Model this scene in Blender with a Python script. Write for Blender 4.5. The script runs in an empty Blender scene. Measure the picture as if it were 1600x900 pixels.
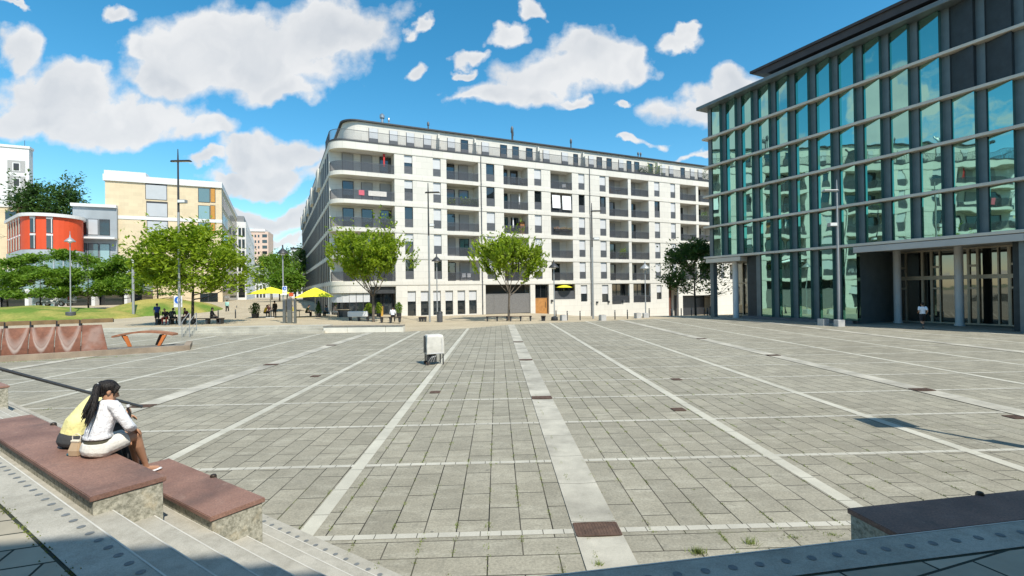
import bpy, bmesh, math, random
from mathutils import Vector, Matrix, noise as mnoise
random.seed(7)
SC = bpy.context.scene
COL = SC.collection
R = math.radians

# ------------------------------------------------------------------ camera
FPX, HEYE = 770.0, 2.8
ROLL, PITCH = R(0.83), R(0.37)
CF = Vector((0, math.cos(PITCH), math.sin(PITCH)))
CR = Vector((math.cos(ROLL), 0, -math.sin(ROLL)))
CU = CR.cross(CF)

def ray(px, py):
    return CF + CR * ((px - 800) / FPX) + CU * ((450 - py) / FPX)

def G(px, py, z=0.0):
    """ground point (height z) seen at a photograph pixel"""
    d = ray(px, py); t = (z - HEYE) / d.z
    return Vector((d.x * t, d.y * t, z))

def AT(px, py, depth):
    d = ray(px, py); t = depth / d.y
    return Vector((d.x * t, depth, HEYE + d.z * t))

cam_d = bpy.data.cameras.new('camera')
cam_d.sensor_width = 36; cam_d.lens = 36 * FPX / 1600
cam_d.clip_start = 0.05; cam_d.clip_end = 8000
cam = bpy.data.objects.new('camera', cam_d); COL.objects.link(cam)
m = Matrix.Identity(4)
for i in range(3):
    m[i][0] = CR[i]; m[i][1] = CU[i]; m[i][2] = -CF[i]
m[2][3] = HEYE
cam.matrix_world = m
SC.camera = cam

# ------------------------------------------------------------------ materials
def nodes_of(name):
    mt = bpy.data.materials.new(name); mt.use_nodes = True
    nt = mt.node_tree; nt.nodes.clear()
    out = nt.nodes.new('ShaderNodeOutputMaterial')
    return mt, nt, out

class NT:
    def __init__(s, nt): s.nt = nt
    def n(s, typ, **kw):
        nd = s.nt.nodes.new('ShaderNode' + typ)
        for k, v in kw.items(): setattr(nd, k, v)
        return nd
    def l(s, a, b): s.nt.links.new(a, b)
    def math(s, op, a, b=None, clamp=False, c=None):
        nd = s.n('Math', operation=op, use_clamp=clamp)
        for i, v in enumerate((a, b, c)):
            if v is None: continue
            if hasattr(v, 'is_output'): s.l(v, nd.inputs[i])
            else: nd.inputs[i].default_value = v
        return nd.outputs[0]
    def vmath(s, op, a, b=None, c=None, out=0):
        nd = s.n('VectorMath', operation=op)
        for i, v in enumerate((a, b, c)):
            if v is None: continue
            if hasattr(v, 'is_output'): s.l(v, nd.inputs[i])
            else: nd.inputs[i].default_value = v
        return nd.outputs[out]
    def noise(s, vec, scale, detail=4, rough=.55, col=False):
        nd = s.n('TexNoise'); nd.inputs['Scale'].default_value = scale
        nd.inputs['Detail'].default_value = detail; nd.inputs['Roughness'].default_value = rough
        if vec is not None: s.l(vec, nd.inputs['Vector'])
        return nd.outputs['Color' if col else 'Fac']
    def rng(s, v, a, b, c, d):
        nd = s.n('MapRange'); nd.clamp = True
        s.l(v, nd.inputs[0])
        for i, x in enumerate((a, b, c, d)): nd.inputs[i + 1].default_value = x
        return nd.outputs[0]
    def mix(s, f, a, b, mode='MIX'):
        nd = s.n('MixRGB', blend_type=mode)
        for i, v in enumerate((f, a, b)):
            if hasattr(v, 'is_output'): s.l(v, nd.inputs[i])
            elif i == 0: nd.inputs[0].default_value = v
            else: nd.inputs[i].default_value = (*v, 1) if len(v) == 3 else v
        return nd.outputs[0]
    def bump(s, h, strength, dist=.01):
        nd = s.n('Bump'); nd.inputs['Strength'].default_value = strength
        nd.inputs['Distance'].default_value = dist
        s.l(h, nd.inputs['Height']); return nd.outputs[0]
    def bsdf(s, out, col=None, rough=.8, metal=0., normal=None, spec=.5):
        b = s.n('BsdfPrincipled')
        if col is not None:
            if hasattr(col, 'is_output'): s.l(col, b.inputs['Base Color'])
            else: b.inputs['Base Color'].default_value = (*col, 1)
        if hasattr(rough, 'is_output'): s.l(rough, b.inputs['Roughness'])
        else: b.inputs['Roughness'].default_value = rough
        b.inputs['Metallic'].default_value = metal
        b.inputs['Specular IOR Level'].default_value = spec
        if normal is not None: s.l(normal, b.inputs['Normal'])
        s.l(b.outputs[0], out.inputs['Surface'])
        return b

def sc3(c, k): return tuple(min(1, x * k) for x in c)

def MAT(name, col, rough=.8, var=.12, scale=2., bump=0., bscale=40., metal=0., world=False, fine=0., spec=.5, detail=5):
    """procedural material: base colour with two scales of mottling and fine bump"""
    mt, nt, out = nodes_of(name); k = NT(nt)
    vec = k.n('NewGeometry').outputs['Position'] if world else k.n('TexCoord').outputs['Object']
    f = k.rng(k.noise(vec, scale, detail), .3, .7, 0, 1)
    c = k.mix(f, sc3(col, 1 - var), sc3(col, 1 + var))
    if fine:
        f2 = k.rng(k.noise(vec, bscale, 3), .35, .65, 0, 1)
        c = k.mix(f2, k.mix(1., c, (1 - fine,) * 3, 'MULTIPLY'), c)
    nrm = k.bump(k.noise(vec, bscale, 3), bump) if bump else None
    k.bsdf(out, c, rough, metal, nrm, spec)
    return mt

# ------------------------------------------------------------------ mesh builder
class MB:
    def __init__(s): s.bm = bmesh.new(); s.mi = 0; s.T = Matrix.Identity(4)
    def v(s, p): return s.bm.verts.new(s.T @ Vector(p))
    def f(s, vs):
        try: fc = s.bm.faces.new(vs)
        except ValueError: return None
        fc.material_index = s.mi; return fc
    def quad(s, *pts): return s.f([s.v(p) for p in pts])
    def box(s, x0, x1, y0, y1, z0, z1):
        c = [s.v((x, y, z)) for z in (z0, z1) for y in (y0, y1) for x in (x0, x1)]
        for q in ((0, 2, 3, 1), (4, 5, 7, 6), (0, 1, 5, 4), (2, 6, 7, 3), (0, 4, 6, 2), (1, 3, 7, 5)):
            s.f([c[i] for i in q])
    def obox(s, c, size, rz=0, rx=0, ry=0):
        o = s.T
        s.T = o @ Matrix.Translation(c) @ Matrix.Rotation(rz, 4, 'Z') @ Matrix.Rotation(rx, 4, 'X') @ Matrix.Rotation(ry, 4, 'Y')
        a, b, d = (x / 2 for x in size)
        s.box(-a, a, -b, b, -d, d); s.T = o
    def loft(s, rings, cap=True, closed=True):
        vr = [[s.v(p) for p in r] for r in rings]
        n = len(vr[0])
        for a, b in zip(vr, vr[1:]):
            for i in range(n if closed else n - 1):
                j = (i + 1) % n
                s.f([a[i], a[j], b[j], b[i]])
        if cap and closed:
            s.f(vr[0][::-1]); s.f(vr[-1])
    def tube(s, pts, rad, n=8, cap=True, asp=1., side=None):
        """tube along a polyline; rad a number or a list"""
        pts = [Vector(p) for p in pts]
        if not hasattr(rad, '__len__'): rad = [rad] * len(pts)
        rings = []; ref = None
        for i, p in enumerate(pts):
            t = (pts[min(i + 1, len(pts) - 1)] - pts[max(i - 1, 0)])
            if t.length < 1e-9: t = Vector((0, 0, 1))
            t.normalize()
            if side is not None: a = Vector(side) - t * t.dot(Vector(side))
            elif ref is None: a = t.cross(Vector((0, 0, 1)) if abs(t.z) < .9 else Vector((1, 0, 0)))
            else: a = ref - t * t.dot(ref)
            a.normalize(); ref = a; b = t.cross(a)
            rings.append([p + (a * math.cos(2 * math.pi * k / n) + b * math.sin(2 * math.pi * k / n) * asp) * rad[i] for k in range(n)])
        s.loft(rings, cap)
    def cyl(s, p0, p1, r0, r1=None, n=12): s.tube([p0, p1], [r0, r0 if r1 is None else r1], n)
    def lathe(s, prof, c=(0, 0, 0), n=20, cap=True):
        c = Vector(c)
        s.loft([[c + Vector((r * math.cos(2 * math.pi * k / n), r * math.sin(2 * math.pi * k / n), z)) for k in range(n)] for r, z in prof], cap)
    def ell(s, c, rx, ry, rz, rot=None, nu=14, nv=9):
        c = Vector(c); rings = []
        for i in range(nv + 1):
            th = math.pi * i / nv; th = min(max(th, .06), math.pi - .06)
            ring = []
            for k in range(nu):
                ph = 2 * math.pi * k / nu
                p = Vector((rx * math.sin(th) * math.cos(ph), ry * math.sin(th) * math.sin(ph), -rz * math.cos(th)))
                if rot is not None: p = rot @ p
                ring.append(c + p)
            rings.append(ring)
        s.loft(rings)
    def prism(s, poly, z0, z1):
        a = [s.v((p[0], p[1], z0)) for p in poly]; b = [s.v((p[0], p[1], z1)) for p in poly]
        n = len(poly); s.f(a[::-1]); s.f(b)
        for i in range(n):
            j = (i + 1) % n; s.f([a[i], a[j], b[j], b[i]])
    def prism_y(s, poly, y0, y1):
        """polygon in x,z extruded along y"""
        a = [s.v((p[0], y0, p[1])) for p in poly]; b = [s.v((p[0], y1, p[1])) for p in poly]
        n = len(poly); s.f(a); s.f(b[::-1])
        for i in range(n):
            j = (i + 1) % n; s.f([a[j], a[i], b[i], b[j]])
    def build(s, name, mats, parent=None, smooth=False, bevel=0., seg=1, loc=None, sharp=40):
        bm = s.bm
        bmesh.ops.recalc_face_normals(bm, faces=bm.faces)
        if bevel:
            bmesh.ops.remove_doubles(bm, verts=bm.verts, dist=1e-5)
            bmesh.ops.bevel(bm, geom=[e for e in bm.edges if e.is_manifold and e.calc_face_angle(0) > .5], offset=bevel, segments=seg, affect='EDGES', clamp_overlap=True)
        if smooth:
            for fc in bm.faces: fc.smooth = True
            for e in bm.edges:
                if e.is_manifold and e.calc_face_angle(0) > R(sharp): e.smooth = False
        me = bpy.data.meshes.new(name); bm.to_mesh(me); bm.free()
        for mt in (mats if isinstance(mats, (list, tuple)) else [mats]): me.materials.append(mt)
        o = bpy.data.objects.new(name, me); COL.objects.link(o)
        if parent is not None: o.parent = parent
        if loc is not None: o.location = loc
        return o

def tag(o, label=None, cat=None, group=None, kind=None):
    if label: o['label'] = label
    if cat: o['category'] = cat
    if group: o['group'] = group
    if kind: o['kind'] = kind
    return o

def struct(o): return tag(o, kind='structure')

def thing(name, label, cat, loc=(0, 0, 0), rz=0., group=None):
    o = bpy.data.objects.new(name, None); COL.objects.link(o)
    o.empty_display_size = .2
    o.location = loc; o.rotation_euler = (0, 0, rz)
    return tag(o, label, cat, group)

def copy_tree(o, parent=None):
    c = o.copy(); COL.objects.link(c)
    if parent is not None: c.parent = parent
    for ch in [x for x in bpy.data.objects if x.parent is o]: copy_tree(ch, c)
    return c

def place(o, loc, rz=0., scale=None, label=None, group=None):
    o.location = loc; o.rotation_euler = (0, 0, rz)
    if scale: o.scale = (scale,) * 3 if not hasattr(scale, '__len__') else scale
    if label: o['label'] = label
    if group: o['group'] = group
    return o

def remeshed(mb, name, mat, parent, voxel, smooth=3):
    """fuse overlapping solids of the builder into one continuous skin"""
    tmp = mb.build(name + '_raw', mat)
    md = tmp.modifiers.new('r', 'REMESH'); md.mode = 'VOXEL'; md.voxel_size = voxel; md.use_smooth_shade = True
    if smooth:
        sm = tmp.modifiers.new('s', 'SMOOTH'); sm.iterations = smooth; sm.factor = .5
    dg = bpy.context.evaluated_depsgraph_get()
    me = bpy.data.meshes.new_from_object(tmp.evaluated_get(dg))
    old = tmp.data; bpy.data.objects.remove(tmp); bpy.data.meshes.remove(old)
    me.name = name
    if not me.materials: me.materials.append(mat)
    for p in me.polygons: p.use_smooth = True
    o = bpy.data.objects.new(name, me); COL.objects.link(o)
    if parent is not None: o.parent = parent
    return o
# ------------------------------------------------------------------ light, sky
SUN_EL = R(52.0)
SUN_AZ = math.atan2(0.556, -0.831)          # measured from +Y towards +X: behind the camera, to the right
sun_dir = Vector((math.sin(SUN_AZ) * math.cos(SUN_EL), math.cos(SUN_AZ) * math.cos(SUN_EL), math.sin(SUN_EL)))
sd = bpy.data.lights.new('sun', 'SUN'); sd.energy = 5.0; sd.angle = R(.53); sd.color = (1, .945, .84)
so = bpy.data.objects.new('sun', sd); COL.objects.link(so)
so.rotation_euler = sun_dir.to_track_quat('Z', 'Y').to_euler(); so.location = (40, -60, 90)

W = bpy.data.worlds.new('World'); SC.world = W; W.use_nodes = True
wt = W.node_tree; wt.nodes.clear(); k = NT(wt)
wo = k.n('OutputWorld')
sky = k.n('TexSky', sky_type='NISHITA'); sky.sun_disc = False
sky.sun_elevation = SUN_EL; sky.sun_rotation = SUN_AZ
sky.altitude = 300; sky.air_density = 1.0; sky.dust_density = .35; sky.ozone_density = 2.0
hs = k.n('HueSaturation'); hs.inputs['Saturation'].default_value = 1.36; hs.inputs['Hue'].default_value = .482; hs.inputs['Value'].default_value = 1.30
k.l(sky.outputs[0], hs.inputs['Color'])
bg = k.n('Background'); bg.inputs['Strength'].default_value = .128
k.l(hs.outputs[0], bg.inputs['Color'])
# cumulus: soft union of lobes on the sky, frayed by noise
tc = k.n('TexCoord').outputs['Generated']
sx = k.n('SeparateXYZ'); k.l(tc, sx.inputs[0])
yy = k.math('MAXIMUM', k.math('ABSOLUTE', sx.outputs[1]), .12)
cb = k.n('CombineXYZ')
k.l(k.math('DIVIDE', sx.outputs[0], yy), cb.inputs[0]); k.l(k.math('DIVIDE', sx.outputs[2], yy), cb.inputs[1])
k.l(k.math('SIGN', sx.outputs[1]), cb.inputs[2])
P0 = cb.outputs[0]
w1 = k.noise(P0, 4.5, 4, .5, True)
P1 = k.vmath('MULTIPLY_ADD', k.vmath('SUBTRACT', w1, (.5, .5, .5)), (.30, .20, 0), P0)
w2 = k.noise(P0, 17, 5, .55, True)
P1 = k.vmath('MULTIPLY_ADD', k.vmath('SUBTRACT', w2, (.5, .5, .5)), (.07, .055, 0), P1)
lobes = [  # direction (photograph scale), half width, half height
 (300, 85, 130, 72), (425, 95, 150, 66), (520, 45, 95, 58), (255, 122, 80, 40), (350, 60, 120, 60), (480, 138, 70, 26), (215, 70, 40, 30), (180, 5, 40, 14),
 (12, 78, 48, 42), (75, 150, 105, 50), (190, 188, 130, 38), (310, 212, 85, 27), (50, 190, 110, 38), (110, 130, 50, 35),
 (395, 250, 85, 30), (465, 238, 60, 30), (390, 285, 95, 16), (430, 272, 80, 26), (300, 262, 40, 12),
 (415, 338, 55, 18), (455, 352, 40, 24), (400, 385, 60, 12), (330, 330, 60, 14),
 (925, 82, 95, 46), (860, 112, 85, 44), (790, 152, 75, 26), (1000, 82, 36, 30), (890, 60, 48, 30), (850, 148, 70, 22), (745, 155, 30, 14),
 (770, 45, 34, 17), (742, 84, 30, 15), (660, 115, 20, 20), (820, 20, 26, 16), (998, 147, 17, 8), (920, 150, 26, 12), (1085, 52, 46, 18), (1110, 40, 22, 12), (735, 110, 22, 10),
 (1100, 155, 72, 40), (1160, 130, 62, 30), (1072, 246, 34, 9), (1005, 215, 24, 9), (1095, 225, 22, 10), (640, 35, 18, 18), (20, 5, 30, 8)]
D = None
for (cx, cy, rx, ry) in lobes:
    c = ((cx - 800) / FPX, (455 - .0145 * (cx - 800) - cy) / FPX)
    s_ = (FPX / rx, FPX / ry)
    v = k.vmath('MULTIPLY_ADD', P1, (s_[0], s_[1], 1.0), (-c[0] * s_[0], -c[1] * s_[1], -1.0))
    L = k.vmath('LENGTH', v, out=1)
    D = L if D is None else k.math('SMOOTH_MIN', D, L, c=.22)
Df = k.math('SUBTRACT', 1.0, D)
# clouds in the rest of the sky (behind and beside the camera)
zz = k.math('MAXIMUM', k.math('ADD', sx.outputs[2], .18), .05)
cb2 = k.n('CombineXYZ')
k.l(k.math('DIVIDE', sx.outputs[0], zz), cb2.inputs[0]); k.l(k.math('DIVIDE', sx.outputs[1], zz), cb2.inputs[1])
nz = k.noise(cb2.outputs[0], 1.35, 7, .58)
side = k.rng(k.math('ABSOLUTE', k.math('DIVIDE', sx.outputs[0], yy)), 1.12, 1.3, 0, 1)
back = k.math('LESS_THAN', sx.outputs[1], 0.0)
els = k.math('MAXIMUM', side, back)
D2 = k.math('MULTIPLY', k.rng(nz, .50, .68, -.4, .8), els)
Dt = k.math('MAXIMUM', Df, k.math('SUBTRACT', D2, k.math('MULTIPLY', k.math('SUBTRACT', 1.0, els), 1.0)))
fr = k.noise(P0, 26, 7, .6)
De = k.math('ADD', Dt, k.math('MULTIPLY', k.math('SUBTRACT', fr, .5), .62))
al = k.rng(De, -.09, .31, 0, .97)
alpha = k.math('POWER', al, 1.15)
# self shading of the puffs: light from above right
pa = k.noise(P1, 6.5, 4, .5); pb = k.noise(k.vmath('ADD', P1, (.03, .055, 0)), 6.5, 4, .5)
em = k.math('SUBTRACT', pa, pb)
br = k.math('ADD', k.rng(Dt, 0.05, .8, .95, .78), k.math('MULTIPLY', em, .55))
brn = k.math('ADD', br, k.math('MULTIPLY', k.math('SUBTRACT', k.noise(P0, 7, 4), .5), .22), True)
cc = k.mix(k.rng(brn, .6, .95, 0, 1), (.60, .645, .70), (.88, .89, .90))
bc = k.n('Background'); bc.inputs['Strength'].default_value = .86; k.l(cc, bc.inputs['Color'])
mx = k.n('MixShader'); k.l(alpha, mx.inputs[0]); k.l(bg.outputs[0], mx.inputs[1]); k.l(bc.outputs[0], mx.inputs[2])
k.l(mx.outputs[0], wo.inputs['Surface'])
W.cycles.sampling_method = 'MANUAL'; W.cycles.sample_map_resolution = 512

SC.view_settings.view_transform = 'Standard'; SC.view_settings.look = 'None'
SC.view_settings.exposure = 0.20; SC.view_settings.gamma = 1.0
SC.render.engine = 'CYCLES'
SC.cycles.max_bounces = 6; SC.cycles.diffuse_bounces = 3; SC.cycles.glossy_bounces = 4
SC.cycles.use_denoising = True
SC.cycles.caustics_reflective = False; SC.cycles.caustics_refractive = False
# ------------------------------------------------------------------ ground, plaza, steps
TH = math.atan(0.03); TC, TS = math.cos(TH), math.sin(TH)
def PL(x, y, z=0.): return (x * TC - y * TS, x * TS + y * TC, z)
def sstep(t): t = min(1, max(0, t)); return t * t * (3 - 2 * t)
def lerp(a, b, t): return a + (b - a) * t
EDGE = [(-200, 34.3), (-22, 34.3), (-16.5, 34.9), (-7.9, 35.6), (-6.6, 36.0), (-3.5, 37.8), (0, 41.4), (3.2, 42.6), (7, 44.2), (12, 45.8), (20, 47.9), (24, 48.4), (60, 48.4)]
def yedge(x):
    for (a, ya), (b, yb) in zip(EDGE, EDGE[1:]):
        if a <= x <= b: return lerp(ya, yb, (x - a) / (b - a))
    return 48.4
def gz(x, y):
    """height of the land beyond the plaza"""
    if y < 30: return -.02
    d = y - yedge(x)
    up = sstep((d - .35) / .9)
    t = .5 * sstep((-7.5 - x) / 11.5) * up
    t += 1.1 * sstep((y - 50) / 32) * sstep((-21 - x) / 10)
    t -= 1.35 * sstep((y - 50) / 22) * sstep((x - 0) / 16)
    return t - .02
mb = MB()
xs = [-400, -250, -170, -130, -110, -100] + [-95 + 1.5 * i for i in range(104)] + [65, 75, 100, 150, 250, 400]
ys = [-200, -100, -50, -20, 0, 20, 30, 33] + [34 + .45 * i for i in range(34)] + [50 + 1.5 * i for i in range(40)] + [115, 125, 140, 160, 200, 260, 350]
vv = [[mb.v((x, y, gz(x, y))) for x in xs] for y in ys]
for j in range(len(ys) - 1):
    for i in range(len(xs) - 1): mb.f([vv[j][i], vv[j][i + 1], vv[j + 1][i + 1], vv[j + 1][i]])

mt, nt, out = nodes_of('sandy_paving'); k = NT(nt)
pos = k.n('NewGeometry').outputs['Position']
f = k.rng(k.noise(pos, .35, 6), .3, .7, 0, 1)
c = k.mix(f, (.40, .33, .225), (.50, .425, .30))
br = k.n('TexBrick'); k.l(pos, br.inputs['Vector']); br.inputs['Scale'].default_value = 1
br.inputs['Brick Width'].default_value = .6; br.inputs['Row Height'].default_value = .3
br.inputs['Mortar Size'].default_value = .012; br.inputs['Color1'].default_value = (1, 1, 1, 1); br.inputs['Color2'].default_value = (.9, .9, .9, 1); br.inputs['Mortar'].default_value = (.62, .6, .55, 1)
c = k.mix(1., c, br.outputs[0], 'MULTIPLY')
k.bsdf(out, c, .9)
M_SAND = mt
struct(mb.build('ground', M_SAND, smooth=True))
mb = MB(); mb.lathe([(3500, -2.2), (120, -2.2)], n=48, cap=False); mb.quad((-120, -120, -2.2), (120, -120, -2.2), (120, 120, -2.2), (-120, 120, -2.2))
struct(mb.build('outer_ground', MAT('dry_land', (.17, .19, .10), .95, .3, .01, world=True)))

# plaza paving: rows of long grey pavers, turned across in the first strip
mt, nt, out = nodes_of('plaza_pavers'); k = NT(nt)
pos = k.n('NewGeometry').outputs['Position']
mp = k.n('Mapping'); mp.inputs['Rotation'].default_value = (0, 0, -TH); k.l(pos, mp.inputs['Vector'])
sx = k.n('SeparateXYZ'); k.l(mp.outputs[0], sx.inputs[0])
def paver(u, v, bw, rh, off):
    cb = k.n('CombineXYZ'); k.l(u, cb.inputs[0]); k.l(v, cb.inputs[1])
    b = k.n('TexBrick'); k.l(cb.outputs[0], b.inputs['Vector'])
    b.offset = off; b.offset_frequency = 2; b.squash = 1
    b.inputs['Scale'].default_value = 1; b.inputs['Brick Width'].default_value = bw; b.inputs['Row Height'].default_value = rh
    b.inputs['Mortar Size'].default_value = .0075; b.inputs['Mortar Smooth'].default_value = .1; b.inputs['Bias'].default_value = 0
    b.inputs['Color1'].default_value = (.90, .90, .89, 1); b.inputs['Color2'].default_value = (1.09, 1.085, 1.07, 1); b.inputs['Mortar'].default_value = (0, 0, 0, 1)
    return b
lx = k.math('SUBTRACT', sx.outputs[0], 1.12 - .13)
ly = k.math('SUBTRACT', sx.outputs[1], 5.72 - .11)
b1 = paver(ly, lx, .79, .3767, .42)
b2 = paver(lx, k.math('ADD', ly, .02), .753, .355, .5)
sel = k.math('LESS_THAN', sx.outputs[1], 5.72)
# one cell in three is laid across
cellx = k.math('FLOOR', k.math('DIVIDE', lx, 3.39)); celly = k.math('FLOOR', k.math('DIVIDE', ly, 2.37))
tint = k.mix(sel, b1.outputs['Color'], b2.outputs['Color'])
# open joints run lengthwise and break off; cross joints stay tight and faint
fx = k.math('FRACT', k.math('DIVIDE', lx, .3767)); dj = k.math('MULTIPLY', k.math('MINIMUM', fx, k.math('SUBTRACT', 1.0, fx)), .3767)
jl = k.math('LESS_THAN', dj, k.rng(k.noise(pos, 2.3, 3), .3, .7, .006, .0115))
cbw = k.n('CombineXYZ'); k.l(k.math('ROUND', k.math('DIVIDE', lx, .3767)), cbw.inputs[0])
k.l(k.math('FLOOR', k.math('ADD', k.math('DIVIDE', ly, .79), k.math('MULTIPLY', k.math('ROUND', k.math('DIVIDE', lx, .3767)), .381))), cbw.inputs[1])
wn = k.n('TexWhiteNoise'); k.l(cbw.outputs[0], wn.inputs[0])
jl = k.math('MULTIPLY', jl, k.rng(wn.outputs[0], .22, .34, .18, 1))
m1 = k.math('MAXIMUM', jl, k.math('MULTIPLY', b1.outputs['Fac'], .24))
mort = k.mix(sel, m1, b2.outputs['Fac'])
# short joints are tight, long joints open: weaken mortar with noise so that joints break up
jn = k.rng(k.noise(pos, 1.7, 4), .34, .62, .25, 1.)
big = k.rng(k.noise(pos, .16, 6, .6), .3, .7, 0, 1)
mid = k.rng(k.noise(pos, 1.1, 6, .65), .3, .72, 0, 1)
fin = k.rng(k.noise(pos, 34, 5, .8), .32, .68, .68, 1.24)
base = k.mix(big, (.272, .252, .195), (.378, .356, .287))
base = k.mix(k.math('MULTIPLY', mid, .7), base, (.22, .205, .16))
stn = k.n('Mapping'); stn.inputs['Scale'].default_value = (.5, 1.6, 1); k.l(pos, stn.inputs['Vector'])
base = k.mix(k.rng(k.noise(stn.outputs[0], 2.4, 6, .7), .5, .72, 0, .6), base, (.44, .42, .345))
base = k.mix(k.rng(k.noise(pos, 7, 6, .75), .5, .7, 0, .5), base, (.155, .148, .12))
base = k.mix(1., base, tint, 'MULTIPLY')
cf = k.n('CombineXYZ'); [k.l(fin, cf.inputs[i]) for i in range(3)]
base = k.mix(1., base, cf.outputs[0], 'MULTIPLY')
# dark drip spots and chewing gum
vo = k.n('TexVoronoi'); vo.inputs['Scale'].default_value = 1.6; k.l(pos, vo.inputs['Vector'])
spot = k.math('LESS_THAN', vo.outputs['Distance'], k.rng(k.noise(pos, .9, 2), .38, .7, 0, .075))
base = k.mix(k.math('MULTIPLY', spot, .55), base, (.08, .08, .07))
weed = k.rng(k.noise(pos, .55, 4), .52, .66, 0, 1)
mc = k.mix(k.math('MULTIPLY', weed, k.rng(k.noise(pos, 6, 2), .45, .6, 0, 1)), (.105, .095, .072), (.14, .16, .05))
c = k.mix(k.math('MULTIPLY', mort, jn), base, mc)
hgt = k.math('SUBTRACT', k.math('MULTIPLY', k.noise(pos, 55, 4), .25), mort)
k.bsdf(out, c, .88, 0, k.bump(hgt, .35, .006), .3)
M_PAVER = mt
poly = [(-110, -8)] + [(60, -8)] + [(60, 48.4)] + [(x, y) for x, y in EDGE[::-1] if -22 <= x < 60] + [(-110, 34.3)]
mb = MB(); mb.f([mb.v((x, y, 0)) for x, y in poly]); bmesh.ops.triangulate(mb.bm, faces=mb.bm.faces)
struct(mb.build('plaza', M_PAVER))

def joints_mat(name, col, along, step, dirty=.25, jcol=(.13, .125, .1)):
    """pale stone laid end to end: joints every step metres along plaza x or y"""
    mt, nt, out = nodes_of(name); k = NT(nt)
    pos = k.n('NewGeometry').outputs['Position']
    mp = k.n('Mapping'); mp.inputs['Rotation'].default_value = (0, 0, -TH); k.l(pos, mp.inputs['Vector'])
    sx = k.n('SeparateXYZ'); k.l(mp.outputs[0], sx.inputs[0])
    fr = k.math('FRACT', k.math('DIVIDE', sx.outputs[0 if along == 'x' else 1], step))
    j = k.math('LESS_THAN', fr, .012 / step)
    f = k.rng(k.noise(pos, .9, 6, .62), .3, .72, 0, 1); g = k.rng(k.noise(pos, 70, 3), .3, .7, .9, 1.07)
    c = k.mix(f, sc3(col, 1 + dirty * .3), sc3(col, 1 - dirty))
    cf = k.n('CombineXYZ'); [k.l(g, cf.inputs[i]) for i in range(3)]
    c = k.mix(1., c, cf.outputs[0], 'MULTIPLY'); c = k.mix(j, c, jcol)
    k.bsdf(out, c, .85, 0, k.bump(k.noise(pos, 60, 3), .15, .004), .3)
    return mt
M_BAND = joints_mat('pale_band_stone', (.50, .48, .40), 'y', .79)
M_SETT = joints_mat('pale_setts', (.48, .46, .39), 'x', .242)
M_CHAN = joints_mat('channel_concrete', (.48, .455, .38), 'y', 1.185, .5)

LINES = [1.12 + 3.39 * i for i in range(-16, 14)]
def yb(x):                                 # last plaza y' reached by a line at plaza x
    return yedge(x - 1.2) - .02 + .03 * -x * 0 - .04
mb = MB()
for i, x in zip(range(-16, 14), LINES):
    if i % 3 == 0 and -9 < i < 9: continue
    w = .1
    y1 = yb(x)
    mb.quad(PL(x - w, 1, .004), PL(x + w, 1, .004), PL(x + w, y1, .004), PL(x - w, y1, .004))
struct(mb.build('paving_bands', M_BAND))
mb = MB()
for j in range(-1, 19):
    y = 5.72 + 2.37 * j
    for i, x in zip(range(-16, 14), LINES):
        a, b = x + (.27 if i % 3 == 0 else .1), x + 3.39 - (.27 if (i + 1) % 3 == 0 else .1)
        if y > min(yb(a), yb(b)): continue
        mb.quad(PL(a, y - .055, .004), PL(b, y - .055, .004), PL(b, y + .055, .004), PL(a, y + .055, .004))
struct(mb.build('sett_rows', M_SETT))
mb = MB()                                   # shallow dished drainage channels
for i in (-2, -1, 0, 1, 2):
    x = 1.12 + 3.39 * 3 * i; y1 = yb(x)
    N = 8; prof = [(-.27 + .54 * q / N, .005 - .0 + .010 * abs(2 * q / N - 1) ** 2) for q in range(N + 1)]
    a = [mb.v(PL(x + px, .5, pz)) for px, pz in prof]; b = [mb.v(PL(x + px, y1, pz)) for px, pz in prof]
    for q in range(N): mb.f([a[q], a[q + 1], b[q + 1], b[q]])
struct(mb.build('drain_channels', M_CHAN, smooth=True))

M_RUST = MAT('rusty_iron', (.095, .056, .038), .75, .35, 9, .4, 60)
M_GRATE = MAT('dark_cast_iron', (.078, .05, .037), .6, .3, 12, .3, 80)
def grate(L=.5, Wd=.3):
    mb = MB()
    mb.mi = 1; mb.box(-L / 2, L / 2, -Wd / 2, Wd / 2, .0, .0105)
    for s in (-1, 1):
        mb.box(-L / 2, L / 2, s * Wd / 2 - .012, s * Wd / 2 + .012, .006, .014); mb.box(s * L / 2 - .012, s * L / 2 + .012, -Wd / 2, Wd / 2, .0061, .0141)
    n = int(L / .035)
    for q in range(1, n): mb.box(-L / 2 + q * L / n - .009, -L / 2 + q * L / n + .009, -Wd / 2, Wd / 2, .0062, .0135)
    return mb.build('drain_grate', [M_GRATE, M_RUST])
g0 = grate(); first = True
GR = {(0, 0): 'large brown drain grate in the wide pale channel nearest the viewer', (0, 3): 'brown drain grate second from the front in the middle channel',
      (0, 6): 'brown drain grate in the middle channel level with the covered cart', (0, 9): 'thin dark drain grate farthest along the middle channel',
      (-1, 3): 'brown drain grate on the left pale channel just right of the seated pair', (-1, 6): 'dark drain grate on the left channel far beyond the seated pair',
      (-1, 9): 'small drain grate at the far end of the left channel', (1, 3): 'brown drain grate on the right pale channel above the square shadow',
      (1, 6): 'dark drain grate on the right channel halfway to the glass building', (1, 9): 'small drain grate at the far end of the right channel'}
for (i, j), lab in GR.items():
    o = g0 if first else copy_tree(g0); first = False
    p = PL(1.12 + 10.17 * i, 5.72 + 2.37 * j, .0155 if False else .012)
    place(o, p, TH, None, lab, 'drain grates in the plaza'); o['category'] = 'drain grate'
c0 = grate(.26, .26); c0.name = 'gully_cover'
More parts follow.
